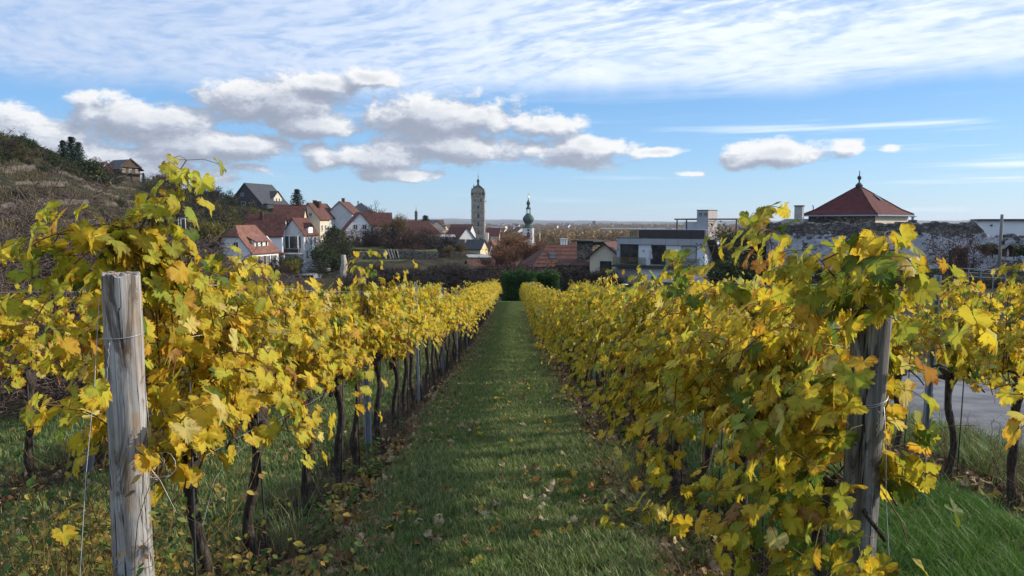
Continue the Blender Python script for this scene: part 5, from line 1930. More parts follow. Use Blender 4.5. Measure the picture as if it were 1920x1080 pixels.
# --- the tall clock tower
def clock_tower():
    p = P(897, 462, 500)
    k = 500 / 1400
    root = thing('clock_tower', 'tall square grey-brown church tower with clock and rounded dark cap', 'tower', p, beta(p) - R(4))
    hw = 4.3
    zt = P(897, 366, 500).z - p.z
    mb = MB()
    mb.box(-hw, hw, -hw, hw, -25, zt)
    mb.box(-hw - .25, hw + .25, -hw - .25, hw + .25, -25, P(897, 443, 500).z - p.z)
    mb.build('shaft', 'stone_tower', root)
    for yy in (396, 412, 426, 443.5):
        z = P(897, yy, 500).z - p.z
        MB().box(-hw - .35, hw + .35, -hw - .35, hw + .35, z - .2, z + .22).build('string_course', 'stone_pale', root)
    mb = MB()
    for sx in (-1, 1):
        mb.box(sx * (hw - .45) - .25 + .0, sx * (hw - .45) + .25, -hw - .08, -hw - .002, P(897, 443, 500).z - p.z, zt - .3)
    mb.build('corner_strip', 'stone_pale', root)
    # rounded gables on the four sides carrying the curved cap
    def arc(n=14, rx=hw, h=4.9):
        return [(-rx * math.cos(PI * i / n), zt + h * math.sin(PI * i / n) ** .8) for i in range(n + 1)]
    g = arc()
    for rot in range(4):
        mb = MB()
        c, s_ = math.cos(rot * PI / 2), math.sin(rot * PI / 2)
        f = lambda x, y, z: (x * c - y * s_, x * s_ + y * c, z)
        n = len(g)
        mb.add([f(a, -hw - .02, b) for a, b in g] + [f(a, -hw + .5, b) for a, b in g], [tuple(range(n)), tuple(range(2 * n - 1, n - 1, -1))])
        mb.build('gable', 'stone_tower', root)
    mb = MB()
    g2 = arc(18, hw + .28, 5.7)
    prof = [((hw + .28) * (1 - 0.02), zt - .1), (hw + .3, zt + .9), (hw * .97, zt + 2.4), (hw * .84, zt + 4.0), (hw * .62, zt + 5.3), (hw * .36, zt + 6.2), (hw * .16, zt + 6.8), (hw * .14, zt + 7.1)]
    # square-plan curved cap with the round gables cut in front
    b = 0
    for i, (r, z) in enumerate(prof):
        for (sx, sy) in [(-1, -1), (1, -1), (1, 1), (-1, 1)]:
            mb.v.append((sx * r * .985, sy * r * .985, z))
    for i in range(len(prof) - 1):
        for q in range(4):
            mb.face((i * 4 + q, i * 4 + (q + 1) % 4, i * 4 + 4 + (q + 1) % 4, i * 4 + 4 + q))
    capo = mb.build('cap_roof', 'copper_dark', root)
    # clock face: ring, dial, hands in each gable
    for rot in (0, 1, 3):
        c, s_ = math.cos(rot * PI / 2), math.sin(rot * PI / 2)
        f = lambda x, y, z: (x * c - y * s_, x * s_ + y * c, z)
        zc = zt + .4
        y0 = -hw - .32
        mb = MB()
        n = 28
        ri, ro = 2.35, 2.85
        V = []
        for q in range(n):
            a = 2 * PI * q / n
            for rr, yy in ((ri, y0), (ro, y0), (ro, y0 + .3), (ri, y0 + .3)):
                V.append(f(rr * math.sin(a), yy, zc + rr * math.cos(a)))
        mb.add(V, [(q * 4 + j, ((q + 1) % n) * 4 + j, ((q + 1) % n) * 4 + (j + 1) % 4, q * 4 + (j + 1) % 4) for q in range(n) for j in range(4)])
        cf = mb.build('clock_ring', 'stone_pale', root)
        mb = MB()
        mb.add([f(ri * math.sin(2 * PI * q / n), y0 + .12, zc + ri * math.cos(2 * PI * q / n)) for q in range(n)], [tuple(range(n))])
        mb.build('dial', 'stone_tower', cf)
        mb = MB()
        for q in range(12):
            a = 2 * PI * q / 12
            ux, uz = math.sin(a), math.cos(a)
            vx, vz = uz, -ux
            A = [(ux * 1.55 + vx * .13, uz * 1.55 + vz * .13), (ux * 2.2 + vx * .13, uz * 2.2 + vz * .13), (ux * 2.2 - vx * .13, uz * 2.2 - vz * .13), (ux * 1.55 - vx * .13, uz * 1.55 - vz * .13)]
            mb.add([f(a_, y0 + .04, zc + b_) for a_, b_ in A] + [f(a_, y0 + .10, zc + b_) for a_, b_ in A], [(0, 1, 2, 3), (0, 4, 5, 1), (1, 5, 6, 2), (2, 6, 7, 3), (3, 7, 4, 0)])
        mb.build('numeral', 'frame_dark', cf)
        for (a, ln) in ((R(335), 1.3), (R(130), 1.9)):
            ux, uz = math.sin(a), math.cos(a)
            vx, vz = uz * .1, -ux * .1
            A = [(-ux * .3 + vx, -uz * .3 + vz), (ux * ln, uz * ln), (-ux * .3 - vx, -uz * .3 - vz)]
            m2 = MB()
            m2.add([f(a_, y0 + .0, zc + b_) for a_, b_ in A] + [f(a_, y0 + .03, zc + b_) for a_, b_ in A], [(0, 1, 2), (0, 3, 4, 1), (1, 4, 5, 2), (2, 5, 3, 0)])
            m2.build('clock_hand', 'gold', cf)
    def opening(px, py, w, h, arch, nm='opening'):
        x = (px - 895.6) * k
        z = P(897, py, 500).z - p.z - h / 2
        mb = MB()
        prof = [(-w / 2, 0), (w / 2, 0), (w / 2, h - (w / 2 if arch else 0))]
        if arch:
            prof += [(w / 2 * math.cos(PI * q / 8), h - w / 2 + w / 2 * math.sin(PI * q / 8)) for q in range(1, 8)]
        prof += [(-w / 2, h - (w / 2 if arch else 0))]
        n = len(prof)
        mb.add([(x + a, -hw - .05, z + b) for a, b in prof] + [(x + a, -hw - .003, z + b) for a, b in prof], [tuple(range(n))] + [(i, n + i, n + (i + 1) % n, (i + 1) % n) for i in range(n)])
        o = mb.build(nm, 'window_glass', root)
        mb = MB()
        pr2 = [(a * 1.35, b * 1.06 - .05 * h) for a, b in prof]
        mb.add([(x + a, -hw - .035, z + b) for a, b in pr2] + [(x + a, -hw - .003, z + b) for a, b in pr2], [tuple(range(n))] + [(i, n + i, n + (i + 1) % n, (i + 1) % n) for i in range(n)])
        mb.build('opening_surround', 'stone_pale', o)
    opening(896.5, 388.5, 1.7, 2.1, False)
    opening(896.5, 404.5, 1.7, 3.2, True)
    opening(896.5, 419.7, 1.35, 3.2, True)
    opening(897, 435, .75, 2.8, True)
    opening(891, 376, .8, 1.5, True)
    opening(901.5, 376, 1.2, 1.7, False)
    # lantern and spire
    z1 = zt + 7.0
    MB().lathe([(.75, z1 - .4), (.7, z1 + 1.5), (1.0, z1 + 1.6), (.9, z1 + 2.0), (1.0, z1 + 2.6), (.6, z1 + 3.3), (.2, z1 + 3.9), (.1, z1 + 5.0), (.35, z1 + 5.2), (.35, z1 + 5.5), (.06, z1 + 5.7), (.05, z1 + 7.6)], 8).build('spire', 'copper_dark', root)
    MB().box(-.5, .5, -.05, .05, z1 + 6.7, z1 + 6.82).build('spire_cross', 'gold', root)
    MB().lathe([(.45, 0), (.42, 2.2), (.6, 2.3), (.15, 3.4), (.05, 4.4)], 8, -hw * .62, -hw * .5).build('corner_turret', 'copper_dark', root).location = (0, 0, zt + 3.2)
    mb = MB()
    mb.box(hw + .03, hw + 1.0, -1.0, 1.0, zt - 4.4, zt - 4.1).box(hw + .85, hw + .95, -1, 1, zt - 4.1, zt - 3.2)
    mb.build('small_balcony', 'copper_dark', root)
    # stair turret and nave end at its foot
    MB().box(hw + .3, hw + 2.3, -1, 5, -25, 9).build('stair_turret', 'plaster_church', root)
    MB().box(hw + 2.3, hw + 4.2, 0, 14, -25, 3.5).build('nave_wall', 'plaster_cream', root)
    MB().slab([(hw + 2.0, -.3, 3.4), (hw + 4.6, -.3, 3.4), (hw + 2.4, 14, 9), (hw + 1.6, 14, 9)], .3).build('nave_roof', 'tile_maroon', root)


clock_tower()


def onion_tower():
    d = 450
    k = d / 1400
    p = P(990.5, 478, d)
    root = thing('onion_church_tower', 'white church tower with green copper onion dome and slender lantern', 'tower', p, beta(p))
    Z = lambda py: P(990.5, py, d).z - p.z
    hw = 3.35
    ze = Z(428)
    mb = MB()
    # chamfered square shaft
    c = hw * .72
    oc = [(-c, -hw), (c, -hw), (hw, -c), (hw, c), (c, hw), (-c, hw), (-hw, c), (-hw, -c)]
    mb.add([(a, b, -15) for a, b in oc] + [(a, b, ze) for a, b in oc], [tuple(range(8))[::-1], tuple(range(8, 16))] + [(i, (i + 1) % 8, 8 + (i + 1) % 8, 8 + i) for i in range(8)])
    mb.build('shaft', 'plaster_church', root)
    for rot in range(4):
        cc, ss_ = math.cos(rot * PI / 2), math.sin(rot * PI / 2)
        f = lambda x, y, z: (x * cc - y * ss_, x * ss_ + y * cc, z)
        mb = MB()
        for x0, x1 in ((-2.4, -1.6), (1.6, 2.4)):
            V = [f(x, y, z) for z in (-15, ze - .9) for (x, y) in ((x0, -hw - .14), (x1, -hw - .14), (x1, -hw - .002), (x0, -hw - .002))]
            mb.add(V, [(0, 1, 5, 4), (1, 2, 6, 5), (3, 0, 4, 7), (4, 5, 6, 7)])
        mb.build('pilaster', 'plaster_white', root)
        w, z0, h = 1.7, Z(447.5), Z(434.5) - Z(447.5)
        prof = [(-w / 2, 0), (w / 2, 0), (w / 2, h - w / 2)] + [(w / 2 * math.cos(PI * q / 8), h - w / 2 + w / 2 * math.sin(PI * q / 8)) for q in range(1, 8)] + [(-w / 2, h - w / 2)]
        n = len(prof)
        m1 = MB()
        m1.add([f(a * 1.4, -hw - .06, z0 + b * 1.08 - .2) for a, b in prof] + [f(a * 1.4, -hw - .002, z0 + b * 1.08 - .2) for a, b in prof], [tuple(range(n))] + [(i, n + i, n + (i + 1) % n, (i + 1) % n) for i in range(n)])
        wf = m1.build('belfry_window', 'plaster_white', root)
        m1 = MB()
        m1.add([f(a, -hw - .09, z0 + b) for a, b in prof] + [f(a, -hw - .062, z0 + b) for a, b in prof], [tuple(range(n))] + [(i, n + i, n + (i + 1) % n, (i + 1) % n) for i in range(n)])
        m1.build('louvre', 'window_glass', wf)
        m1 = MB()
        V = [f(.7 * math.sin(2 * PI * q / 16), -hw - .1, Z(431.4) + .7 * math.cos(2 * PI * q / 16)) for q in range(16)]
        V += [f(.7 * math.sin(2 * PI * q / 16), -hw - .002, Z(431.4) + .7 * math.cos(2 * PI * q / 16)) for q in range(16)]
        m1.add(V, [tuple(range(16))] + [(q, 16 + q, 16 + (q + 1) % 16, (q + 1) % 16) for q in range(16)])
        m1.build('round_clock', 'frame_dark', root)
    MB().lathe([(hw * 1.02, ze - .7), (hw * 1.12, ze - .5), (hw * 1.12, ze - .2), (hw * 1.2, ze + .0)], 8).build('cornice', 'plaster_white', root)
    r = lambda px_: px_ * k / 2 * 1.04
    prof = [(r(23), Z(427.3)), (r(22.5), Z(426.4)), (r(19.5), Z(424.6)), (r(14.5), Z(422.6)), (r(11.5), Z(420.6)), (r(12), Z(419.6)), (r(16), Z(417)), (r(19.4), Z(414)), (r(20.6), Z(411.2)), (r(19.6), Z(408.4)), (r(16.4), Z(405.6)), (r(12.4), Z(403.4)), (r(9.4), Z(401.6)), (r(8.6), Z(400.8))]
    MB().lathe(prof, 16).build('onion_dome', 'copper_green', root, True)
    mb = MB()
    for q in range(8):
        a = 2 * PI * (q + .5) / 8
        mb.tube([(r(7.6) * math.cos(a), r(7.6) * math.sin(a), Z(401)), (r(7.6) * math.cos(a), r(7.6) * math.sin(a), Z(391))], .22, 4)
    mb.lathe([(r(9.4), Z(401)), (r(9.4), Z(400.3)), (r(5), Z(400.1))], 8)
    ln = mb.build('lantern', 'copper_green', root)
    prof = [(r(7.5), Z(392.6)), (r(9.6), Z(391.6)), (r(9.8), Z(391)), (r(7.4), Z(389.6)), (r(6.0), Z(388)), (r(4.2), Z(386.6)), (r(3.8), Z(385.6)), (r(5.4), Z(384)), (r(7.2), Z(382)), (r(7.2), Z(380.6)), (r(5.4), Z(378.6)), (r(3.0), Z(376.4)), (r(1.4), Z(373.6)), (r(.6), Z(370.8))]
    MB().lathe(prof, 12).build('small_onion', 'copper_green', root, True)
    MB().lathe([(.05, Z(371.2)), (.5, Z(370.6)), (.62, Z(369.7)), (.5, Z(368.8)), (.06, Z(368.3)), (.06, Z(361))], 8).box(-.75, .75, -.06, .06, Z(364.6), Z(364.2)).build('cross', 'gold', root)
    # church roof behind, running down to the right
    mb = MB()
    mb.box(1.8, 13.5, 3.5, 30, -15, 0.5)
    mb.build('nave_wall', 'plaster_church', root)
    MB().slab([(3.4, 3.2, 8.6), (14.5, 3.2, -1.6), (14.5, 30, -1.6), (3.4, 30, 8.6)], .35).slab([(3.4, 3.2, 8.6), (3.4, 30, 8.6), (-7.5, 30, -1.6), (-7.5, 3.2, -1.6)], .35).build('nave_roof', 'tile_orange', root)
    MB().add([(-7, 3.45, -2), (14, 3.45, -2), (3.4, 3.45, 8.1), (-7, 3.9, -2), (14, 3.9, -2), (3.4, 3.9, 8.1)], [(0, 1, 2), (5, 4, 3), (0, 3, 4, 1), (1, 4, 5, 2), (2, 5, 3, 0)]).build('nave_gable', 'plaster_church', root)


onion_tower()


def small_spire():
    d = 700
    p = P(780.5, 425, d)
    root = thing('slender_church_spire', 'distant slender dark church spire with small onion rising above the brown barn roof', 'spire', p, beta(p))
    Z = lambda py: P(780.5, py, d).z - p.z
    MB().box(-3.2, 3.2, -3.2, 3.2, -14, Z(419)).build('shaft', 'plaster_church', root)
    k = d / 1400 / 2
    MB().lathe([(13 * k, Z(419.5)), (11 * k, Z(417)), (6 * k, Z(413.5)), (5.4 * k, Z(411)), (5.4 * k, Z(404)), (7.4 * k, Z(403.6)), (7 * k, Z(402.6)), (4 * k, Z(401.5)), (6.4 * k, Z(399.6)), (6.4 * k, Z(398)), (3 * k, Z(395.6)), (1.2 * k, Z(393.6)), (.6 * k, Z(391)), (.5 * k, Z(387))], 8).build('spire_roof', 'copper_dark', root)
    MB().box(-10, 25, 3.3, 20, -14, Z(419)).build('nave', 'plaster_church', root)
    MB().slab([(-11, 2.5, Z(419.3)), (26, 2.5, Z(419.3)), (26, 12, Z(412)), (-11, 12, Z(412))], .4).slab([(-11, 22, Z(419.3)), (26, 22, Z(419.3)), (26, 12, Z(412)), (-11, 12, Z(412))], .4).build('nave_roof', 'tile_brown', root)


small_spire()


# --- red roofs right of the path end
def red_roofs():
    d = 118
    k = d / 1400
    p = P(1046, 520, d)
    root = thing('red_roof_farmhouse', 'broad dark red tiled roof with roof window in front of the onion tower', 'house', p, beta(p) + R(16))
    Z = lambda py: P(1046, py, d).z - p.z
    MB().box(-3.4, 4.6, 0.2, 7, -4, Z(494)).build('wall', 'plaster_grey', root)
    ridge, eave = Z(458.5), Z(499)
    MB().slab([(-4.4, -.6, eave), (4.6, -.6, eave), (4.6, 3.8, ridge), (-.6, 3.8, ridge)], .2).slab([(-.6, 3.8, ridge), (4.6, 3.8, ridge), (4.6, 8, eave), (-4.4, 8, eave)], .2).slab([(-4.4, -.6, eave), (-.6, 3.8, ridge), (-4.4, 8, eave)], .2).build('roof', 'tile_brown', root)
    n = Vector((0, -(ridge - eave), 4.4)).normalized()
    for t0, nm in ((.34, 'skylight'),):
        a = Vector((-1.1, -.6 + 4.4 * t0, eave + (ridge - eave) * t0)) - n * -.02
        u = Vector((0, 4.4, ridge - eave)).normalized()
        w = MB()
        q = [a + n * .06, a + Vector((1.2, 0, 0)) + n * .06, a + Vector((1.2, 0, 0)) + u * 1.4 + n * .06, a + u * 1.4 + n * .06]
        w.slab([tuple(v) for v in q], .12)
        w.build('skylight', 'window_glass', root)
    mb = MB()
    for i in range(3):
        mb.box(1.5 + i * .42, 1.8 + i * .42, 3.6, 4.0, ridge - .4, ridge + .75)
    mb.box(1.4, 2.75, 3.5, 4.1, ridge + .75, ridge + .86)
    mb.build('chimney', 'frame_white', root)
    # snow guard rails across the tiles
    mb = MB()
    for i in range(5):
        t = .12 + i * .18
        a = Vector((-4.2 + 3.8 * t, -.6 + 4.4 * t, eave + (ridge - eave) * t)) + n * .1
        mb.tube([a, a + Vector((8.6 - 3.8 * t, 0, 0))], .035, 4)
    mb.build('snow_guard', 'tile_orange', root)
    # stone chimney block with thin flat cap
    p = P(1107, 505, 104)
    c = thing('stone_stack', 'square rubble stone block with a thin flat overhanging roof beside the red farmhouse', 'building', p, beta(p) - R(38))
    k = 104 / 1400
    Z = lambda py: P(1107, py, 104).z - p.z
    MB().box(-1.35, 1.35, -1.35, 1.35, -3, Z(453)).build('wall', 'drystone', c)
    MB().box(-1.95, 1.95, -1.95, 1.95, Z(453) + .003, Z(450.2)).build('flat_roof', 'copper_dark', c)
    house('dark_gable_house', 'dark roofed gable house with pale yellow gable wall left of the modern flat-roofed house', 'house', 1143, 512, 100, 10, 3.8, 8, 2.5, 1.6, 'plaster_cream', 'tile_brown', ov=.45, wins=[('front', .2, .3, 1.5, 1.5)], frame='frame_dark')
    house('brown_shed', 'low brown timber shed below the red farmhouse', 'shed', 1085, 522, 104, 5, 5.2, 4, 2.0, .6, 'timber_dark', 'tile_brown', ridge='x')
    house('blue_roof_hall', 'long pale flat building with blue-grey roof right of the onion tower', 'building', 1040, 478, 330, 8, 26, 12, 3.0, .6, 'plaster_grey', 'slate_dark', ridge='x')


red_roofs()


# --- the modern flat-roofed house
def modern_house():
    d = 90.0
    k = d / 1400
    p = P(1236, 520, d)
    th = R(22)
    r = beta(p) - th
    root = thing('modern_flat_roof_house', 'modern grey and white flat-roofed house with roof terrace and pergola', 'house', p, r)
    Z = lambda py: P(1236, py, d).z - p.z
    cs = math.cos(th)
    U = lambda px: (px - 1236) * k / cs * .985       # along the front
    L = 5.6
    y0 = 0.0
    zs, zf, zt = Z(498), Z(459), Z(446)
    MB().box(U(1153), U(1316), y0 + .25, y0 + L, zs, zf).build('wall', 'facade_light', root)
    # fascia panels above the windows
    xs = np.linspace(U(1153), U(1316), 8)
    for a, b in zip(xs[:-1], xs[1:]):
        MB().box(a + .012, b - .012, y0, y0 + .24, zf + .01, zt - .08).build('panel', 'facade_grey', root)
    MB().box(U(1152), U(1317), y0 - .04, y0 + L + .3, zt - .075, zt + .02).build('roof_edge', 'parapet_dark', root)
    MB().box(U(1153.2), U(1315.8), y0 + .25, y0 + L, zf, zt - .08).build('upper_wall', 'facade_grey', root)
    MB().box(U(1153), U(1159), y0 - 0.0, y0 + .245, zs, zf).build('corner_wall', 'facade_grey', root)

    def glazing(a, b, c, e, blind=None, nmull=1, y=.16):
        A, B_, C, D = U(a), U(b), Z(e), Z(c)
        t = .07
        f = MB().box(A, A + t, y, y + .088, C, D).box(B_ - t, B_, y, y + .088, C, D).box(A + t, B_ - t, y, y + .088, D - t, D).box(A + t, B_ - t, y, y + .088, C, C + t)
        for m in range(nmull):
            x = A + (B_ - A) * (m + 1) / (nmull + 1)
            f.box(x - .03, x + .03, y + .01, y + .08, C + t, D - t)
        f = f.build('window', 'frame_dark', root)
        MB().box(A + t, B_ - t, y + .04, y + .06, C + t, D - t).build('pane', 'window_glass' if not blind else blind, f)
        if not blind:
            cb = MB()
            n = 14
            w = (B_ - A - 2 * t) * .7
            for q in range(n):
                x = A + t + .1 + q * w / n
                cb.box(x, x + w / n * .7, y + .063, y + .075 + .01 * (q % 2), C + t, D - t)
            cb.build('curtain', 'shutter_brown', f)
    glazing(1160, 1194, 459, 496)
    glazing(1219, 1246, 460, 496)
    glazing(1275, 1302, 461, 490, 'facade_grey', 0)
    for (px, py) in ((1205, 471), (1155.5, 469), (1158, 447), (1310, 457), (1303, 456)):
        MB().tube([(U(px), y0 + .22, Z(py)), (U(px), y0 - .1, Z(py))], .07, 8).build('wall_lamp', 'frame_dark', root)
    # floor slab, lower storey, glass balustrade
    MB().box(U(1152), U(1317), y0 - 1.3, y0 + L, zs - .25, zs - .004).build('floor_slab', 'parapet_dark', root)
    MB().box(U(1153.4), U(1203), y0 - .2, y0 + L, Z(535), zs - .26).build('lower_wall', 'facade_grey', root)
    MB().box(U(1203.3), U(1316), y0 - .6, y0 + L, Z(535), zs - .26).build('lower_wall', 'facade_light', root)
    for a, b in ((1154, 1194), (1194.6, 1218), (1247, 1280), (1280.6, 1315)):
        MB().box(U(a), U(b), y0 - 1.25, y0 - 1.22, zs + .02, zs + 1.0).build('glass_panel', 'balustrade_glass', root)
    # right return wall, white, with external stair
    x1 = U(1316)
    MB().box(x1, x1 + .15, y0, y0 + L, zs, zt - .08).build('side_wall', 'facade_light', root)
    mb = MB()
    for q in range(12):
        z = zs + (zt - zs) * (1 - q / 12)
        mb.box(x1 + .16, x1 + 1.2, y0 + .4 + q * .3, y0 + .7 + q * .3, z - .4, z - .1)
    mb.build('outer_stair', 'parapet_dark', root)
    MB().box(x1 - 1.0, x1 + 3.6, y0 - 1.2, y0 - .95, Z(535), Z(503)).build('garden_wall', 'facade_light', root)
    # roof terrace: dark parapet panels, penthouse block, pergolas, slatted screen
    zp = Z(431)
    xs = np.linspace(U(1190), U(1312), 6)
    for a, b in zip(xs[:-1], xs[1:]):
        MB().box(a + .01, b - .01, y0 + .9, y0 + 1.1, zt + .022, zp).build('parapet_panel', 'parapet_dark', root)
    MB().box(U(1190), U(1312), y0 + .86, y0 + 1.14, zp + .002, zp + .05).build('coping', 'facade_light', root)
    MB().box(U(1312), U(1312) + .2, y0 + .9, y0 + 5.2, zt + .022, zp).build('parapet_side', 'facade_sunlit', root)
    MB().box(U(1173.5), U(1189.5), y0 + .6, y0 + .63, zt + .05, zp - .05).build('glass_panel', 'balustrade_glass', root)
    rp = MB()
    for q in range(5):
        x = U(1173.5 + q * 4)
        rp.box(x - .02, x + .02, y0 + .64, y0 + .67, zt + .02, zp)
    rp.build('balustrade_post', 'metal_grey', root)
    ax, bx_ = U(1296), U(1315.5)
    zc = Z(395)
    MB().box(ax, bx_, y0 + 1.2, y0 + 4.6, zt, zc).build('penthouse_block', 'facade_grey', root)
    for i in range(3):
        for j in range(2):
            MB().box(bx_ + .003, bx_ + .035, y0 + 1.22 + j * 1.7, y0 + 2.88 + j * 1.7, zt + .1 + i * 1.05, min(zc - .02, zt + 1.13 + i * 1.05)).build('side_panel', 'facade_sunlit', root)  # right side: sunlit pinkish tone painted in, front stays plain grey
    MB().box(ax - .03, bx_ + .05, y0 + 1.15, y0 + 4.65, zc + .003, zc + .08).build('penthouse_cap', 'parapet_dark', root)
    for (zz_) in (400.5, 405, 402.6):
        for off in (.25, .85):
            MB().box(ax + off, ax + off + .4, y0 + 1.175, y0 + 1.198, Z(zz_) - .03, Z(zz_) + .03).build('vent_slot', 'frame_dark', root)
    for (a, b, nm) in ((1255, 1295.4, 0), (1318, 1369, 1)):
        A, B_ = U(a), U(b)
        mb = MB()
        mb.box(A, B_, y0 + 1.3, y0 + 1.42, Z(412.5), Z(410.3)).box(A, B_, y0 + 4.0, y0 + 4.12, Z(412.5), Z(410.3))
        n = 9
        for q in range(n):
            x = A + (B_ - A) * q / (n - 1) - .04
            mb.box(x, x + .07, y0 + 1.1, y0 + 4.3, Z(410.3) + .003, Z(409.6))
        pg = mb.build('pergola_roof', 'timber_grey', root)
        for x in ((A + .25, A + (B_ - A) * .52) if not nm else (B_ - .4,)):
            MB().box(x, x + .12, y0 + 1.3, y0 + 1.42, zt, Z(412.5)).build('pergola_post', 'parapet_dark', root)
    mb = MB()
    for q in range(14):
        x = U(1264) + q * (U(1295) - U(1264)) / 14
        mb.box(x, x + .13, y0 + 3.0, y0 + 3.04 + .03 * (q % 2), zt, Z(416))
    mb.build('slatted_screen', 'facade_light', root)
    # closed parasol on the balcony
    pp = root.matrix_basis
    q = Matrix.Translation(p) @ Matrix.Rotation(r, 4, 'Z') @ Vector((U(1223.5), y0 - .7, zs))
    pr = thing('closed_parasol', 'folded pale pinkish parasol standing on the balcony of the modern house', 'parasol', q)
    MB().tube([(0, 0, 0), (0, 0, 2.35)], .03, 6).build('pole', 'frame_dark', pr)
    mb = MB()
    mb.lathe([(.16, .75), (.26, .85), (.2, 1.3), (.14, 1.6), (.2, 1.75), (.1, 2.1), (.02, 2.35)], 7)
    mb.build('canopy', 'cloth_pale', pr)


modern_house()


# --- old wall, tower with the pyramid roof, things beside it
def old_wall():
    pa, pb = P(1440, 530, 90), P(2350, 530, 74)
    ta, tb = P(1490, 419, 90).z, P(1900, 418, 78).z
    nx, nz = 240, 46
    V, F = [], []
    rg = np.random.RandomState(9)
    for side in (0, 1):
        for i in range(nx + 1):
            t = i / nx
            x = pa.x + (pb.x - pa.x) * t
            y = pa.y + (pb.y - pa.y) * t + side * .9
            ppx = 960 + 1400 * x / y
            top = ta + (tb - ta) * min(t * 2, 1.2) - 1.35 * min(max((ppx - 1826) / 24, 0), 1) + .12 * math.sin(i * .35) + .1 * math.sin(i * 1.3) + rg.uniform(-.06, .06)
            bot = -7.6
            for j in range(nz + 1):
                s_ = j / nz
                V.append((x, y + (rg.uniform(-.07, .07) + .10 * math.sin(i * .21 + j * .3)) * (1 if not side else .3) + (.25 * (1 - s_) * (-1 if not side else 1)), bot + (top - bot) * s_))
        o = side * (nx + 1) * (nz + 1)
        for i in range(nx):
            for j in range(nz):
                a = o + i * (nz + 1) + j
                q = (a, a + nz + 1, a + nz + 2, a + 1)
                F.append(q if not side else q[::-1])
    o = (nx + 1) * (nz + 1)
    for i in range(nx):
        a = i * (nz + 1) + nz
        F.append((a, a + nz + 1, o + a + nz + 1, o + a))
    me = np_mesh('old_wall', np.array(V) - np.array([0, 0, -7.6]), np.array(F), 'rubble_wall', smooth=False)
    w = link('old_wall', me)
    w.location = (0, 0, -7.6)
    tag(w, 'high old rubble stone wall with crumbling whitish render along the far side of the road', 'wall')


old_wall()


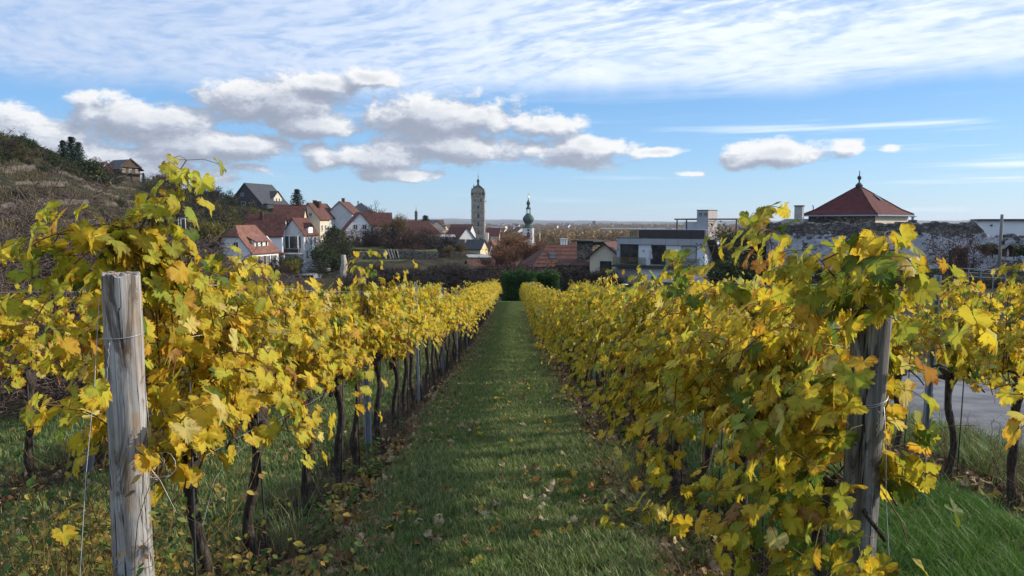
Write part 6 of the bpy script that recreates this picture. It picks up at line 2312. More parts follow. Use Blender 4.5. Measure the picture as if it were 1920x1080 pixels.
def wall_tower():
    d = 97
    k = d / 1400
    p = P(1606, 470, d)
    th = R(27)
    root = thing('pyramid_roof_tower', 'squat stone tower with dark red pyramid roof and ball finial', 'tower', p, beta(p) - th)
    Z = lambda py: P(1606, py, d).z - p.z
    s = 4.35
    MB().box(-s, s, -s, s, -5, Z(404)).build('wall', 'drystone', root)
    MB().box(s + .003, s + .05, -s, s, Z(440), Z(405)).build('plastered_side', 'plaster_cream', root)
    e = s + .5
    ze, za = Z(402.5), Z(348)
    ap = (0, 0, za)
    c = [(-e, -e, ze), (e, -e, ze), (e, e, ze), (-e, e, ze)]
    rf = MB()
    # slightly bell-cast slopes
    for i in range(4):
        a, b = Vector(c[i]), Vector(c[(i + 1) % 4])
        A = Vector(ap)
        m1, m2 = a.lerp(A, .22) - Vector((0, 0, .22)), b.lerp(A, .22) - Vector((0, 0, .22))
        rf.slab([tuple(a), tuple(b), tuple(m2), tuple(m1)], .12)
        rf.slab([tuple(m1), tuple(m2), ap], .12)
    ro = rf.build('roof', 'tile_maroon', root)
    for i in range(4):
        a = Vector(c[i])
        MB().tube([a + Vector((0, 0, .05)), a.lerp(Vector(ap), .22) + Vector((0, 0, -.17)), Vector(ap)], .09, 6).build('hip_ridge', 'tile_brown', ro)
    MB().box(-e - .05, e + .05, -e - .12, -e - .005, ze - .22, ze - .06).box(e + .005, e + .12, -e - .05, e + .05, ze - .22, ze - .06).build('gutter', 'metal_grey', root)
    MB().lathe([(.52, za - .5), (.40, za - .1), (.48, za + .0), (.30, za + .25), (.1, za + .4), (.09, za + .7), (.2, za + .8), (.27, za + 1.0), (.2, za + 1.18), (.06, za + 1.3), (.05, za + 1.9)], 10).build('finial', 'copper_dark', root, True)
    # skylight on the right slope
    nrm = Vector((za - ze, 0, e)).normalized()
    up = Vector((-e, 0, za - ze)).normalized()
    b = Vector((e, .7, ze)) + up * 3.1 + nrm * .05
    MB().slab([tuple(b), tuple(b + Vector((0, .75, 0))), tuple(b + Vector((0, .75, 0)) + up * 1.1), tuple(b + up * 1.1)], .15).build('skylight', 'window_glass', root)
    MB().tube([(-e + .9, -e + .9, ze + .3), (-e + .9, -e + .9, ze + 1.1), (-e + .75, -e + .9, ze + 1.2)], .06, 6).build('vent_pipe', 'rod_dark', root)
    mb = MB()
    for z in (Z(440), Z(425)):
        for x in (-2.2, 1.3):
            mb.box(x, x + .5, -s - .02, -s - .003, z, z + .8)
    mb.build('loophole', 'frame_dark', root)
    # low lean-to roof and tall chimney left of it
    q = P(1497, 440, 95)
    c_ = thing('tall_chimney', 'plain grey rectangular chimney standing on the roof left of the stone tower', 'chimney', q, beta(q) - R(15))
    kk = 95 / 1400
    zz = lambda py: P(1497, py, 95).z - q.z
    MB().box(-.48, .48, -.4, .4, -2, zz(387)).build('stack', 'concrete', c_)
    MB().box(-.56, .56, -.48, .48, zz(387) + .003, zz(385)).build('cap', 'copper_dark', c_)
    q = P(1500, 432, 96)
    l_ = thing('low_roof_building', 'low dark sheet-roofed annex between the chimney and the stone tower', 'building', q, beta(q) - R(20))
    MB().box(-3.2, 3.2, -1, 4, -5, .6).build('wall', 'plaster_grey', l_)
    MB().slab([(-3.5, -1.4, .6), (3.5, -1.4, .6), (3.5, 4.2, 1.5), (-3.5, 4.2, 1.5)], .15).build('roof', 'slate_dark', l_)
    for (px, py, nm, lab) in ((1711, 418, 'roof_vent', 'small dark metal vent standing on top of the old wall'),):
        q = P(px, py, 88)
        v = thing(nm, lab, 'vent', q)
        MB().box(-.35, .35, -.3, .3, -1.5, .35).build('base', 'copper_dark', v)
        MB().tube([(0, 0, .35), (0, 0, .7)], .16, 8).box(-.28, .28, -.28, .28, .7, .78).build('cowl', 'metal_grey', v)
    # flat pale building at the far right
    q = P(1925, 470, 84)
    f_ = thing('flat_roofed_hall', 'pale flat-roofed building with dark roof edge behind the right end of the old wall', 'building', q, beta(q) - R(-8))
    zq = lambda py: P(1925, py, 84).z - q.z
    MB().box(-4.6, 16, 0, 8, -4, zq(414)).build('wall', 'facade_light', f_)
    MB().box(-4.9, 16.3, -.35, 8.3, zq(414) + .003, zq(410.5)).build('roof_edge', 'slate_dark', f_)
    MB().slab([(2.2, .5, zq(410)), (14, .5, zq(410)), (14, 4, zq(400)), (5.5, 4, zq(400))], .2).build('upper_roof', 'tile_brown', f_)
    MB().box(-3.6, -3.4, -.2, -.003, zq(424), zq(421)).build('wall_lamp', 'frame_dark', f_)
    # pole
    q = P(1873, 510, 71)
    t_ = P(1879, 402, 71)
    po = thing('wooden_utility_pole', 'slightly leaning old wooden utility pole in front of the stone wall', 'pole', q)
    MB().tube([(0, 0, -1.5), tuple(t_ - q)], [.17, .13], 8).build('shaft', 'timber_grey', po, True)
    MB().box(.05, .25, -.25, -.1, 2.6, 3.0).build('fuse_box', 'frame_dark', po)
    # wayside shrine on the wall
    q = P(1887, 481, 74.5)
    s_ = thing('wall_shrine', 'small gabled wooden shrine box hung on the old wall right of the pole', 'shrine', q)
    mb = MB()
    mb.box(-.42, -.34, -.4, .6, 0, .95).box(.34, .42, -.4, .6, 0, .95).box(-.34, .34, -.4, .6, 0, .06).box(-.34, .34, .0, .6, .06, .9)
    mb.build('box', 'timber_dark', s_)
    MB().slab([(-.62, -.5, .8), (0, -.5, 1.28), (0, .6, 1.28), (-.62, .6, .8)], .06).slab([(0, -.5, 1.28), (.62, -.5, .8), (.62, .6, .8), (0, .6, 1.28)], .06).build('roof', 'timber_grey', s_)
    MB().lathe([(.09, .07), (.12, .3), (.09, .5), (.04, .55), (.07, .62), (.07, .7), (.02, .76)], 8, 0, -.15).build('figure', 'plaster_grey', s_)
    # metal railing in front of the wall
    a, b = P(1792, 526, 66), P(1885, 530, 66)
    rl = thing('steel_railing', 'galvanised steel railing with three rails in front of the old stone wall', 'railing', a)
    dv = b - a
    for i in range(5):
        c = dv * (i / 4)
        MB().tube([c + Vector((0, 0, -.6)), c + Vector((0, 0, 1.1))], .03, 6).build('railing_post', 'metal_grey', rl)
    for hgt in (1.1, .75, .4):
        MB().tube([Vector((0, 0, hgt)), dv + Vector((0, 0, hgt))], .025, 6).build('rail', 'metal_grey', rl)
    q = P(1716 + 84, 500, 80)
    dd = thing('wall_doorway', 'narrow dark doorway low in the old rubble wall', 'doorway', P(1797, 505, 78.9))
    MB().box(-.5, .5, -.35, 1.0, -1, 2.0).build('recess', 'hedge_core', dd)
    MB().box(-.68, -.503, -.4, .3, -1, 2.1).box(.503, .68, -.4, .3, -1, 2.1).box(-.68, .68, -.4, .3, 2.003, 2.25).build('frame', 'timber_dark', dd)


wall_tower()


# --- garden terraces
def terrace(name, label, pts, h, thick=.8):
    """stone retaining wall through (px, py, d) points of its top"""
    V, F = [], []
    rg = np.random.RandomState(len(name) + int(h * 10))
    fine = []
    for a, b in zip(pts[:-1], pts[1:]):
        for t in np.linspace(0, 1, 14, endpoint=False):
            fine.append(P(*[a[j] + (b[j] - a[j]) * t for j in range(3)]))
    fine.append(P(*pts[-1]))
    n = 7
    o = fine[0].copy()
    for i, p in enumerate(fine):
        jz = rg.uniform(-.12, .12)
        for j in range(n):
            s_ = j / (n - 1)
            V.append((p.x - o.x + rg.uniform(-.05, .05), p.y - o.y - .25 * (1 - s_) + rg.uniform(-.06, .06), p.z - o.z - h * (1 - s_) + jz * s_))
        V.append((p.x - o.x, p.y - o.y + thick, p.z - o.z + jz))
        if i:
            a, b = (i - 1) * (n + 1), i * (n + 1)
            F += [(a + j, b + j, b + j + 1, a + j + 1) for j in range(n)]
    w = link(name, np_mesh(name, np.array(V), np.array(F), 'drystone', smooth=False))
    w.location = o
    return tag(w, label, 'wall')


terrace('terrace_wall', 'long dry stone terrace wall below the orchard lawn', [(745, 470, 178), (780, 469, 177), (822, 475, 175)], 2.9)
terrace('terrace_wall', 'broken lower terrace wall with brown growth left of the stacked timber', [(652, 472, 178), (690, 470, 180), (740, 470, 180)], 2.6)
terrace('terrace_wall', 'stone wall fragment with pale top at the lower garden edge', [(650, 500, 163), (680, 496, 163), (705, 500, 163)], 2.0)
terrace('terrace_wall', 'old retaining wall under the white half-hipped house, beside the street', [(500, 508, 146), (528, 505, 149), (545, 500, 152)], 2.2)
terrace('terrace_wall', 'pale weathered terrace edge high on the left hillside', [(0, 322, 150), (60, 324, 155), (122, 330, 165)], 1.6)


def hill_terraces():
    for k, (d0, s_) in enumerate([(74, .26), (92, .28), (110, .3), (128, .3), (147, .3), (166, .28)]):
        V, F = [], []
        rg = np.random.RandomState(70 + k)
        pxs = np.linspace(-80, 290 - k * 8, 70)
        o = None
        for i, px in enumerate(pxs):
            d = d0 + px * s_ + 2.5 * math.sin(px * .03 + k)
            x = (px - 960) / 1400 * d
            z = G(x, d)
            p = Vector((x, d, z))
            if o is None:
                o = p.copy()
            gap = .0 if math.sin(px * .05 + k * 2) > -.75 else -.7
            t_ = .55 + rg.uniform(-.3, .3) + gap
            V += [(p.x - o.x, p.y - o.y - .2, p.z - o.z - 1.0), (p.x - o.x + rg.uniform(-.1, .1), p.y - o.y + rg.uniform(-.1, .1), p.z - o.z + t_), (p.x - o.x, p.y - o.y + 1.2, p.z - o.z + t_ + .1), (p.x - o.x, p.y - o.y + 2.4, p.z - o.z - .3)]
            if i:
                q = 4 * i
                F += [(q - 4 + j, q + j, q + j + 1, q - 3 + j) for j in range(3)]
        w = link('terrace_wall', np_mesh('terrace_wall', np.array(V), np.array(F), 'terrace_stone', smooth=False))
        w.location = o
        tag(w, 'overgrown dry stone terrace wall across the left hillside, %s from the bottom' % ORD[k], 'wall', 'terrace walls of the hillside')


hill_terraces()


def sheet_px(name, mt, quad, lift=.12):
    V, F = [], []
    n = 14
    for i in range(n + 1):
        for j in range(n + 1):
            s_, t = i / n, j / n
            a = [quad[0][q] * (1 - s_) + quad[1][q] * s_ for q in range(3)]
            b = [quad[3][q] * (1 - s_) + quad[2][q] * s_ for q in range(3)]
            p = P(*[a[q] * (1 - t) + b[q] * t for q in range(3)])
            V.append((p.x, p.y, max(G(p.x, p.y), p.z) + lift))
    for i in range(n):
        for j in range(n):
            a = i * (n + 1) + j
            F.append((a, a + n + 1, a + n + 2, a + 1))
    return tag(link(name, np_mesh(name, np.array(V), np.array(F), mt)), kind='structure')


sheet_px('lawn', 'lawn', [(655, 468, 182), (822, 473, 177), (815, 462, 195), (660, 456, 200)])
sheet_px('lawn', 'lawn', [(660, 495, 168), (840, 494, 170), (825, 487, 176), (660, 488, 176)])
# leaning timbers
for i, (a, b) in enumerate([(733, 486), (738, 485), (743, 486), (748, 484)]):
    q = P(a, b, 172)
    t_ = P(a - 6 + i * .5, b - 19 + i, 175)
    tag(MB().tube([q, t_], .14, 6).build('timber_pole', 'timber_grey', None), 'pale timber pole leaning against the garden terrace, %s from the left' % ORD[i], 'pole', 'leaning pale timber poles')


def ruin_pillar():
    p = P(646, 524, 140)
    root = thing('stone_pillar', 'tall pale rough stone pillar standing between street and orchard', 'pillar', p)
    rg = random.Random(4)
    h = P(646, 478, 140).z - p.z
    mb = MB()
    pts = [(-.1 + .25 * math.sin(i * .9) * (1 - i / 12), 0, -1 + (h + 1) * i / 12) for i in range(13)]
    mb.tube(pts, [.75 - .25 * i / 12 + rg.uniform(-.08, .08) for i in range(13)], 9, jit=.14, rg=rg)
    mb.build('masonry', 'stone_pale', root)


ruin_pillar()

gf = thing('white_gate_frame', 'small white post-and-beam frame standing alone on the dark hillside', 'frame', P(341, 421, 140))
MB().box(-.7, -.58, -.06, .06, -1, 1.1).box(.6, .72, -.06, .06, -1, 1.15).box(-.75, .78, -.05, .05, 1.15, 1.25).build('beam', 'frame_white', gf)
MB().box(-.7, -.6, 1.0, 1.1, -1, 1.0).box(-.7, .7, 1.0, 1.08, 1.0, 1.1).build('back_beam', 'frame_white', gf)


def car(name, label, px, py, d, rz, paint):
    p = P(px, py, d)
    near = min(STREET, key=lambda s: (s[0] - p.x) ** 2 + (s[1] - p.y) ** 2)
    root = thing(name, label, 'car', (p.x, p.y, near[2] + .02), rz)
    side = [(-2.15, .35), (-2.15, .75), (-2.0, .95), (-1.1, 1.02), (-.55, 1.5), (1.2, 1.52), (1.95, 1.0), (2.15, .9), (2.15, .35)]
    mb = MB()
    n = len(side)
    W = .88

    def ww(z):
        return W if z < 1.05 else W - .16
    mb.add([(-ww(z), y, z) for y, z in side] + [(ww(z), y, z) for y, z in side], [tuple(range(n))[::-1], tuple(range(n, 2 * n))] + [(i, (i + 1) % n, n + (i + 1) % n, n + i) for i in range(n)])
    mb.build('body', paint, root)
    MB().add([(-.68, -1.04, 1.05), (.68, -1.04, 1.05), (.62, -.60, 1.45), (-.62, -.60, 1.45), (-.68, -1.06, 1.06), (.68, -1.06, 1.06), (.62, -.62, 1.46), (-.62, -.62, 1.46)], [(4, 5, 6, 7), (0, 1, 5, 4), (1, 2, 6, 5), (2, 3, 7, 6), (3, 0, 4, 7)]).build('windscreen', 'window_glass', root)
    for s_ in (-1, 1):
        MB().box(s_ * .80 - .03, s_ * .80 + .03, -.7, 1.3, 1.08, 1.4).build('side_window', 'window_glass', root)
        MB().box(s_ * .62 - .16, s_ * .62 + .16, -2.18, -2.152, .68, .84).build('headlight', 'frame_white', root)
        for y in (-1.35, 1.35):
            w = MB().tube([(s_ * .74, y, .32), (s_ * .92, y, .32)], .32, 14).build('wheel', 'rubber', root)
            MB().tube([(s_ * .922, y, .32), (s_ * .93, y, .32)], .18, 10).build('rim', 'metal_grey', w)
    MB().box(-.45, .45, -2.17, -2.152, .45, .62).build('grille', 'frame_dark', root)
    MB().box(-.26, .26, -2.19, -2.172, .38, .46).build('number_plate', 'frame_white', root)
    return root


car('parked_car', 'dark car driving down the grey street between the houses, seen from the front', 598, 480, 180, beta(P(598, 480, 180)) + R(4), 'car_paint')
car('parked_car', 'pale car roof half hidden by branches at the lower end of the street', 598, 505, 156, beta(P(598, 505, 156)) + R(70), 'car_silver')

for (px, py, d, h, lab) in [(561, 500, 155, 7, 'thin pale street pole in front of the balcony house'), (613, 466, 215, 6, 'thin street lamp pole beside the upper street')]:
    q = P(px, py, d)
    s_ = thing('street_pole', lab, 'pole', q)
    MB().tube([(0, 0, -1), (0, 0, h)], .09, 6).build('shaft', 'concrete', s_)
    MB().box(-.1, .6, -.1, .1, h, h + .12).build('lamp_head', 'metal_grey', s_)
q = P(1012, 452, 460)
s_ = thing('tall_mast', 'tall thin yellowish mast right of the onion tower', 'mast', q)
MB().tube([(0, 0, -8), (0, 0, 5.5)], .35, 6).build('shaft', 'plaster_yellow', s_)
MB().box(-.8, .8, -.4, .4, 5.5, 7.5).build('head', 'concrete', s_)


# ------------------------------------------------------------------ the town on the plain
def plain():
    rg = random.Random(3)
    meshes = []
    for s_ in range(7):
        mb = MB()
        w, l, h = rg.uniform(9, 16), rg.uniform(8, 13), rg.uniform(5, 10)
        mb.box(-w / 2, w / 2, -l / 2, l / 2, -6, h)
        mb.cur = 1
        rr = rg.uniform(3, 5)
        mb.slab([(-w / 2 - .4, -l / 2 - .4, h - .1), (w / 2 + .4, -l / 2 - .4, h - .1), (w / 2 + .4, 0, h + rr), (-w / 2 - .4, 0, h + rr)], .3)
        mb.slab([(-w / 2 - .4, l / 2 + .4, h - .1), (w / 2 + .4, l / 2 + .4, h - .1), (w / 2 + .4, 0, h + rr), (-w / 2 - .4, 0, h + rr)], .3)
        mb.cur = 0
        mb.add([(-w / 2, -l / 2, h), (-w / 2, l / 2, h), (-w / 2, 0, h + rr - .1)], [(0, 1, 2)])
        mb.add([(w / 2, -l / 2, h), (w / 2, l / 2, h), (w / 2, 0, h + rr - .1)], [(2, 1, 0)])
        mb.cur = 2
        for q in range(int(w // 3)):
            for z in (1.5, 4.5):
                if z + 1.5 < h:
                    x = -w / 2 + 1.6 + q * 3
                    mb.add([(x, -l / 2 - .05, z), (x + 1.1, -l / 2 - .05, z), (x + 1.1, -l / 2 - .05, z + 1.4), (x, -l / 2 - .05, z + 1.4)], [(0, 1, 2, 3)])
        meshes.append(mb.mesh('town_house', [['plaster_white', 'plaster_cream', 'plaster_white', 'plaster_grey'][s_ % 4], ['tile_red', 'tile_orange', 'tile_brown', 'tile_red'][s_ % 4], 'window_glass']))
    for k in range(230):
        px = rg.choice([rg.uniform(690, 1000), rg.uniform(790, 885), rg.uniform(905, 985), rg.uniform(1000, 1150)])
        d = rg.choice([rg.uniform(620, 1100), rg.uniform(1000, 2600), rg.uniform(1500, 3600)])
        if px > 990:
            d = rg.uniform(2600, 4600)
        q = P(px, 430, d)
        o = link('town_house', meshes[rg.randrange(7)])
        o.location = (q.x, q.y, G(q.x, q.y))
        o.rotation_euler = (0, 0, rg.uniform(-.6, .6) + (PI / 2 if rg.random() < .35 else 0))
        s = rg.uniform(.8, 1.3) * (.9 if d < 1100 else 1.2)
        o.scale = (s, s, s)
        tag(o, 'tiny pale town house with pitched roof on the distant plain', 'house', 'small houses of the distant town')
    for (px, py, d, w, h, lab) in [(917, 433, 1500, 16, 17, 'cream distant apartment block just right of the clock tower'), (931, 433, 1500, 22, 18, 'greyish middle one of the distant apartment blocks right of the clock tower'), (943, 432, 1480, 14, 18, 'bright lit distant apartment block furthest from the clock tower'), (965, 437, 1250, 22, 12, 'long cream school-like block left of the onion tower'),
                                   (1114, 424, 3200, 12, 30, 'dark lone high-rise on the horizon'), (905, 424, 3300, 30, 14, 'flat pale factory block on the plain behind the clock tower'), (845, 424, 3000, 60, 10, 'long white warehouse on the distant plain left of the clock tower'), (1240, 424, 3600, 90, 12, 'long white works building on the horizon above the modern house')]:
        q = P(px, py, d)
        z0 = G(q.x, q.y)
        b = thing('apartment_block' if h > 15 else 'works_building', lab, 'building', (q.x, q.y, z0), rg.uniform(-.5, .1))
        MB().box(-w / 2, w / 2, -7, 7, -5, h).build('wall', 'plaster_cream' if 'cream' in lab or 'lit' in lab else ('parapet_dark' if 'dark' in lab else 'plaster_white'), b)
        mb = MB()
        for f in range(int(h // 3)):
            for c in range(int(w // 3)):
                x = -w / 2 + 1 + c * 3
                mb.box(x, x + 1.4, -7.06, -7.003, f * 3 + 1, f * 3 + 2.4)
        mb.build('windows', 'window_glass', b)['kind'] = 'stuff'
        MB().box(-w / 2 - .2, w / 2 + .2, -7.2, 7.2, h + .003, h + .5).build('roof', 'concrete', b)
    br = thing('river_bridge', 'thin flat bridge line crossing the plain above the modern house', 'bridge', P(1230, 428, 1500))
    MB().box(-110, 120, -4, 4, -1.4, .6).build('deck', 'facade_light', br)
    mb = MB()
    for x in range(-100, 121, 40):
        mb.box(x - 1.5, x + 1.5, -3, 3, -20, -1.4)
    mb.build('pier', 'concrete', br)


plain()
# ------------------------------------------------------------------ trees and shrubs
def skeleton(seed, height, levels=5, trunk_h=.3, spread=.75, up=.25, n0=5, r0=None, wander=.18, gnarl=0.0):
    rg = random.Random(seed)
    r0 = r0 or height * .022
    tubes, tips = [], []

    def grow(p, d, ln, r, lv):
        k = 4 if lv < 2 else 3
        pts = [p.copy()]
        dd = d.copy()
        for i in range(k):
            dd = (dd + Vector((rg.gauss(0, wander + gnarl), rg.gauss(0, wander + gnarl), rg.gauss(0, wander * .5) + up * .12))).normalized()
            p = p + dd * (ln / k)
            pts.append(p.copy())
        r1 = r * .55
        tubes.append((lv, pts, [r + (r1 - r) * i / k for i in range(k + 1)]))
        if lv >= levels - 1:
            tips.append((pts[-1], dd))
            tips.append((pts[k // 2], dd))
            return
        m = n0 if lv == 0 else rg.choice([3, 4, 4, 5])
        for j in range(m):
            t = 1.0 if j == 0 else rg.uniform(.35, 1.0)
            idx = t * k
            a = pts[min(int(idx), k - 1)].lerp(pts[min(int(idx) + 1, k)], idx - int(idx)) if idx < k else pts[k]
            ax = Vector((rg.gauss(0, 1), rg.gauss(0, 1), rg.gauss(0, .5) + up)).normalized()
            nd = (dd * (1 - spread * (1 if j else .35)) + ax * spread * (1 if j else .35)).normalized()
            grow(a, nd, ln * rg.uniform(.55, .82), r1 * (rg.uniform(.62, .9) if j else .95), lv + 1)
    grow(Vector((0, 0, -.3)), Vector((rg.gauss(0, .05), rg.gauss(0, .05), 1)), height * trunk_h + .3, r0, 0)
    top = max(max(q.z for q in t[1]) for t in tubes)
    s = height / top
    for t in tubes:
        for q in t[1]:
            q *= s
    return tubes, tips


def tree_meshes(seed, height, leaf=None, leaf_mtl=None, nleaf=1, leaf_sz=.2, levels=5, minr=.012, bark='tree_bark', twig='twig_dark', **kw):
    tubes, tips = skeleton(seed, height, levels, **kw)
    a, b = MB(), MB()
    for lv, pts, rad in tubes:
        (a if lv < 2 else b).tube(pts, [max(q, minr) for q in rad], 5 if lv < 2 else 3, cap=False)
    tr = a.mesh('trunk', bark, True)
    b.cur = 0
    mats = [twig]
    if leaf_mtl:
        mats.append(leaf_mtl)
        rg = np.random.RandomState(seed)
        cx = np.array([tuple(t[0]) for t in tips])
        n = len(cx) * nleaf
        c = np.repeat(cx, nleaf, 0) + rg.normal(0, leaf_sz * 1.6, (n, 3))
        d1 = rg.normal(0, 1, (n, 3))
        d2 = rg.normal(0, 1, (n, 3))
        d1 /= np.linalg.norm(d1, axis=1, keepdims=True)
        d2 /= np.linalg.norm(d2, axis=1, keepdims=True)
        s_ = leaf_sz * rg.uniform(.5, 1.2, (n, 1))
        base = len(b.v)
        V = np.stack([c, c + d1 * s_, c + d2 * s_], 1).reshape(-1, 3)
        b.v.extend(map(tuple, V.tolist()))
        b.cur = 1
        for i in range(n):
            b.face((base + 3 * i, base + 3 * i + 1, base + 3 * i + 2))
    cr = b.mesh('crown', mats)
    return tr, cr


def conifer_meshes(seed, height, rad, narrow=1.0, mtl='conifer_leaf'):
    rg = np.random.RandomState(seed)
    tr = MB().tube([(0, 0, -.5), (0, 0, height * .5), (0, 0, height * .98)], [height * .02, height * .012, .02], 6).mesh('trunk', 'tree_bark', True)
    V, F = [], []
    nl = int(16 + height * 1.6)
    for l in range(nl):
        t = l / nl
        z = height * (.06 + .93 * t)
        r = rad * (1 - t) ** (.75 * narrow) * rg.uniform(.82, 1.08) + .08
        nb = int(9 + 9 * (1 - t))
        for b in range(nb):
            a = 2 * PI * (b + rg.rand()) / nb
            rr = r * rg.uniform(.65, 1.15)
            for s_ in range(7):
                q = (s_ + rg.rand()) / 7
                px, py = math.cos(a) * rr * q, math.sin(a) * rr * q
                pz = z - rr * .38 * q + .12 * rr * q * q + rg.normal(0, .05 * rad)
                w = rad * .13 * rg.uniform(.6, 1.3)
                ta = a + rg.normal(0, .9)
                i0 = len(V)
                V += [(px, py, pz), (px + math.cos(ta) * w, py + math.sin(ta) * w, pz - w * rg.uniform(.1, .7)), (px + math.cos(ta + 1.1) * w * .8, py + math.sin(ta + 1.1) * w * .8, pz - w * rg.uniform(0, .4) + .3 * w)]
                F.append((i0, i0 + 1, i0 + 2))
    return tr, np_mesh('crown', np.array(V), np.array(F), mtl, smooth=False)


def bush_mesh(seed, w, h, n, sz, mtl, lumps=7):
    rg = np.random.RandomState(seed)
    cs = np.stack([rg.uniform(-w * .32, w * .32, lumps), rg.uniform(-w * .32, w * .32, lumps), rg.uniform(h * .25, h * .68, lumps)], 1)
    rs = rg.uniform(.26, .42, lumps)
    k = rg.randint(0, lumps, n)
    d = rg.normal(0, 1, (n, 3))
    d /= np.linalg.norm(d, axis=1, keepdims=True)
    rad = rg.uniform(.55, 1.08, (n, 1)) ** .5
    c = cs[k] + d * rad * rs[k][:, None] * np.array([w, w, h])[None] * .8
    c[:, 2] = np.maximum(c[:, 2], .05)
    d1, d2 = rg.normal(0, 1, (n, 3)), rg.normal(0, 1, (n, 3))
    d1 /= np.linalg.norm(d1, axis=1, keepdims=True)
    d2 /= np.linalg.norm(d2, axis=1, keepdims=True)
    s_ = sz * rg.uniform(.5, 1.2, (n, 1))
    V = np.stack([c, c + d1 * s_, c + d2 * s_], 1).reshape(-1, 3)
    F = np.arange(3 * n).reshape(-1, 3)
    return np_mesh('crown', V, F, mtl, smooth=False)


PROTO = {}
PROTO['bare'] = [tree_meshes(10 + s, 6.0, levels=6, spread=.62, n0=6, trunk_h=.26, minr=.026, gnarl=.10) for s in range(4)]
PROTO['barefar'] = [tree_meshes(20 + s, 6.0, levels=5, spread=.62, n0=8, trunk_h=.26, minr=.048, gnarl=.10) for s in range(3)]
PROTO['shrub'] = [tree_meshes(30 + s, 3.2, levels=5, spread=.75, n0=10, trunk_h=.14, minr=.022, r0=.05, bark='shrub_bark', twig='shrub_bark') for s in range(4)]
PROTO['darkshrub'] = [tree_meshes(40 + s, 3.4, levels=5, spread=.75, n0=9, trunk_h=.12, minr=.014, r0=.05, leaf_mtl='evergreen_leaf', nleaf=1, leaf_sz=.17) for s in range(3)]
PROTO['oliveshrub'] = [tree_meshes(50 + s, 3.2, levels=5, spread=.75, n0=9, trunk_h=.12, minr=.012, r0=.05, leaf_mtl='olive_leaf', nleaf=2, leaf_sz=.15) for s in range(2)]
PROTO['rustshrub'] = [tree_meshes(55 + s, 3.2, levels=5, spread=.75, n0=9, trunk_h=.12, minr=.012, r0=.05, leaf_mtl='rust_leaf', nleaf=1, leaf_sz=.13) for s in range(2)]
PROTO['birch'] = [tree_meshes(60 + s, 10, levels=6, spread=.5, up=.35, n0=7, trunk_h=.2, minr=.02, leaf_mtl='birch_leaf', nleaf=2, leaf_sz=.24) for s in range(2)]
PROTO['russet'] = [tree_meshes(70 + s, 12, levels=6, spread=.42, up=.5, n0=8, trunk_h=.16, minr=.03, bark='shrub_bark', twig='shrub_bark', leaf_mtl='russet_leaf', nleaf=2, leaf_sz=.26) for s in range(2)]
PROTO['bigbare'] = [tree_meshes(80 + s, 12, levels=6, spread=.52, up=.4, n0=7, trunk_h=.25, minr=.028, leaf_mtl='russet_leaf', nleaf=1, leaf_sz=.12) for s in range(2)]
PROTO['spruce'] = [conifer_meshes(90 + s, 12, 3.2) for s in range(2)]
PROTO['cypress'] = [conifer_meshes(95 + s, 8, 1.5, .8) for s in range(2)]
t0 = MB().tube([(0, 0, -.3), (0, 0, 1.2)], .06, 5).mesh('trunk', 'tree_bark')
PROTO['evergreen'] = [(t0, bush_mesh(100 + s, 3.4, 3.4, 2600, .26, 'evergreen_leaf')) for s in range(3)]
PROTO['olivebush'] = [(t0, bush_mesh(110 + s, 3.2, 3.0, 2200, .24, 'olive_leaf')) for s in range(2)]
PROTO['rusttree'] = [(tree_meshes(120 + s, 5, levels=4)[0], bush_mesh(121 + s, 4.2, 5, 2600, .25, 'rust_leaf')) for s in range(1)]
for k, v in PROTO.items():
    PROTO[k] = v
rgv = random.Random(15)


def plant(kind, px, py, d, h, label, group=None, base_h=None, name=None, cat=None, wide=1.0, sink=.15, dpx=0):
    p = P(px, py, d)
    if kind == 'bare' and d > 150:
        kind = 'barefar'
    m = PROTO[kind][rgv.randrange(len(PROTO[kind]))]
    base = {'bare': 6, 'barefar': 6, 'shrub': 3.2, 'darkshrub': 3.4, 'oliveshrub': 3.2, 'rustshrub': 3.2, 'birch': 10, 'russet': 12, 'bigbare': 12, 'spruce': 12, 'cypress': 8, 'evergreen': 3.4, 'olivebush': 3.0, 'rusttree': 5}[kind]
    nm = name or {'bare': 'bare_tree', 'barefar': 'bare_tree', 'shrub': 'bare_shrub', 'darkshrub': 'dark_shrub', 'oliveshrub': 'olive_shrub', 'rustshrub': 'reddish_shrub', 'birch': 'birch_tree', 'russet': 'russet_tree', 'bigbare': 'large_tree', 'spruce': 'conifer_tree', 'cypress': 'conifer_tree', 'evergreen': 'evergreen_bush', 'olivebush': 'olive_bush', 'rusttree': 'rusty_tree'}[kind]
    ct = cat or ('tree' if 'tree' in nm else 'shrub')
    z = G(p.x, p.y)
    s = h / base
    t = thing(nm, label, ct, (p.x, p.y, z - sink), rgv.uniform(0, 6.28), group, (s * wide, s * wide, s))
    link('trunk', m[0], t)
    c = link('crown', m[1], t)
    return t


def HH(py_top, py_base, d):
    return (py_base - py_top) / 1400 * d


def by_px(kind, px, top, base, d, label, group=None, wide=1.0, name=None):
    """tree whose top is seen at a given pixel; it stands on the ground at that distance"""
    p = P(px, top, d)
    z = G(p.x, p.y)
    h = max(p.z - z, .8)
    return plant(kind, px, base, d, h + .15, label, group, wide=wide, name=name)


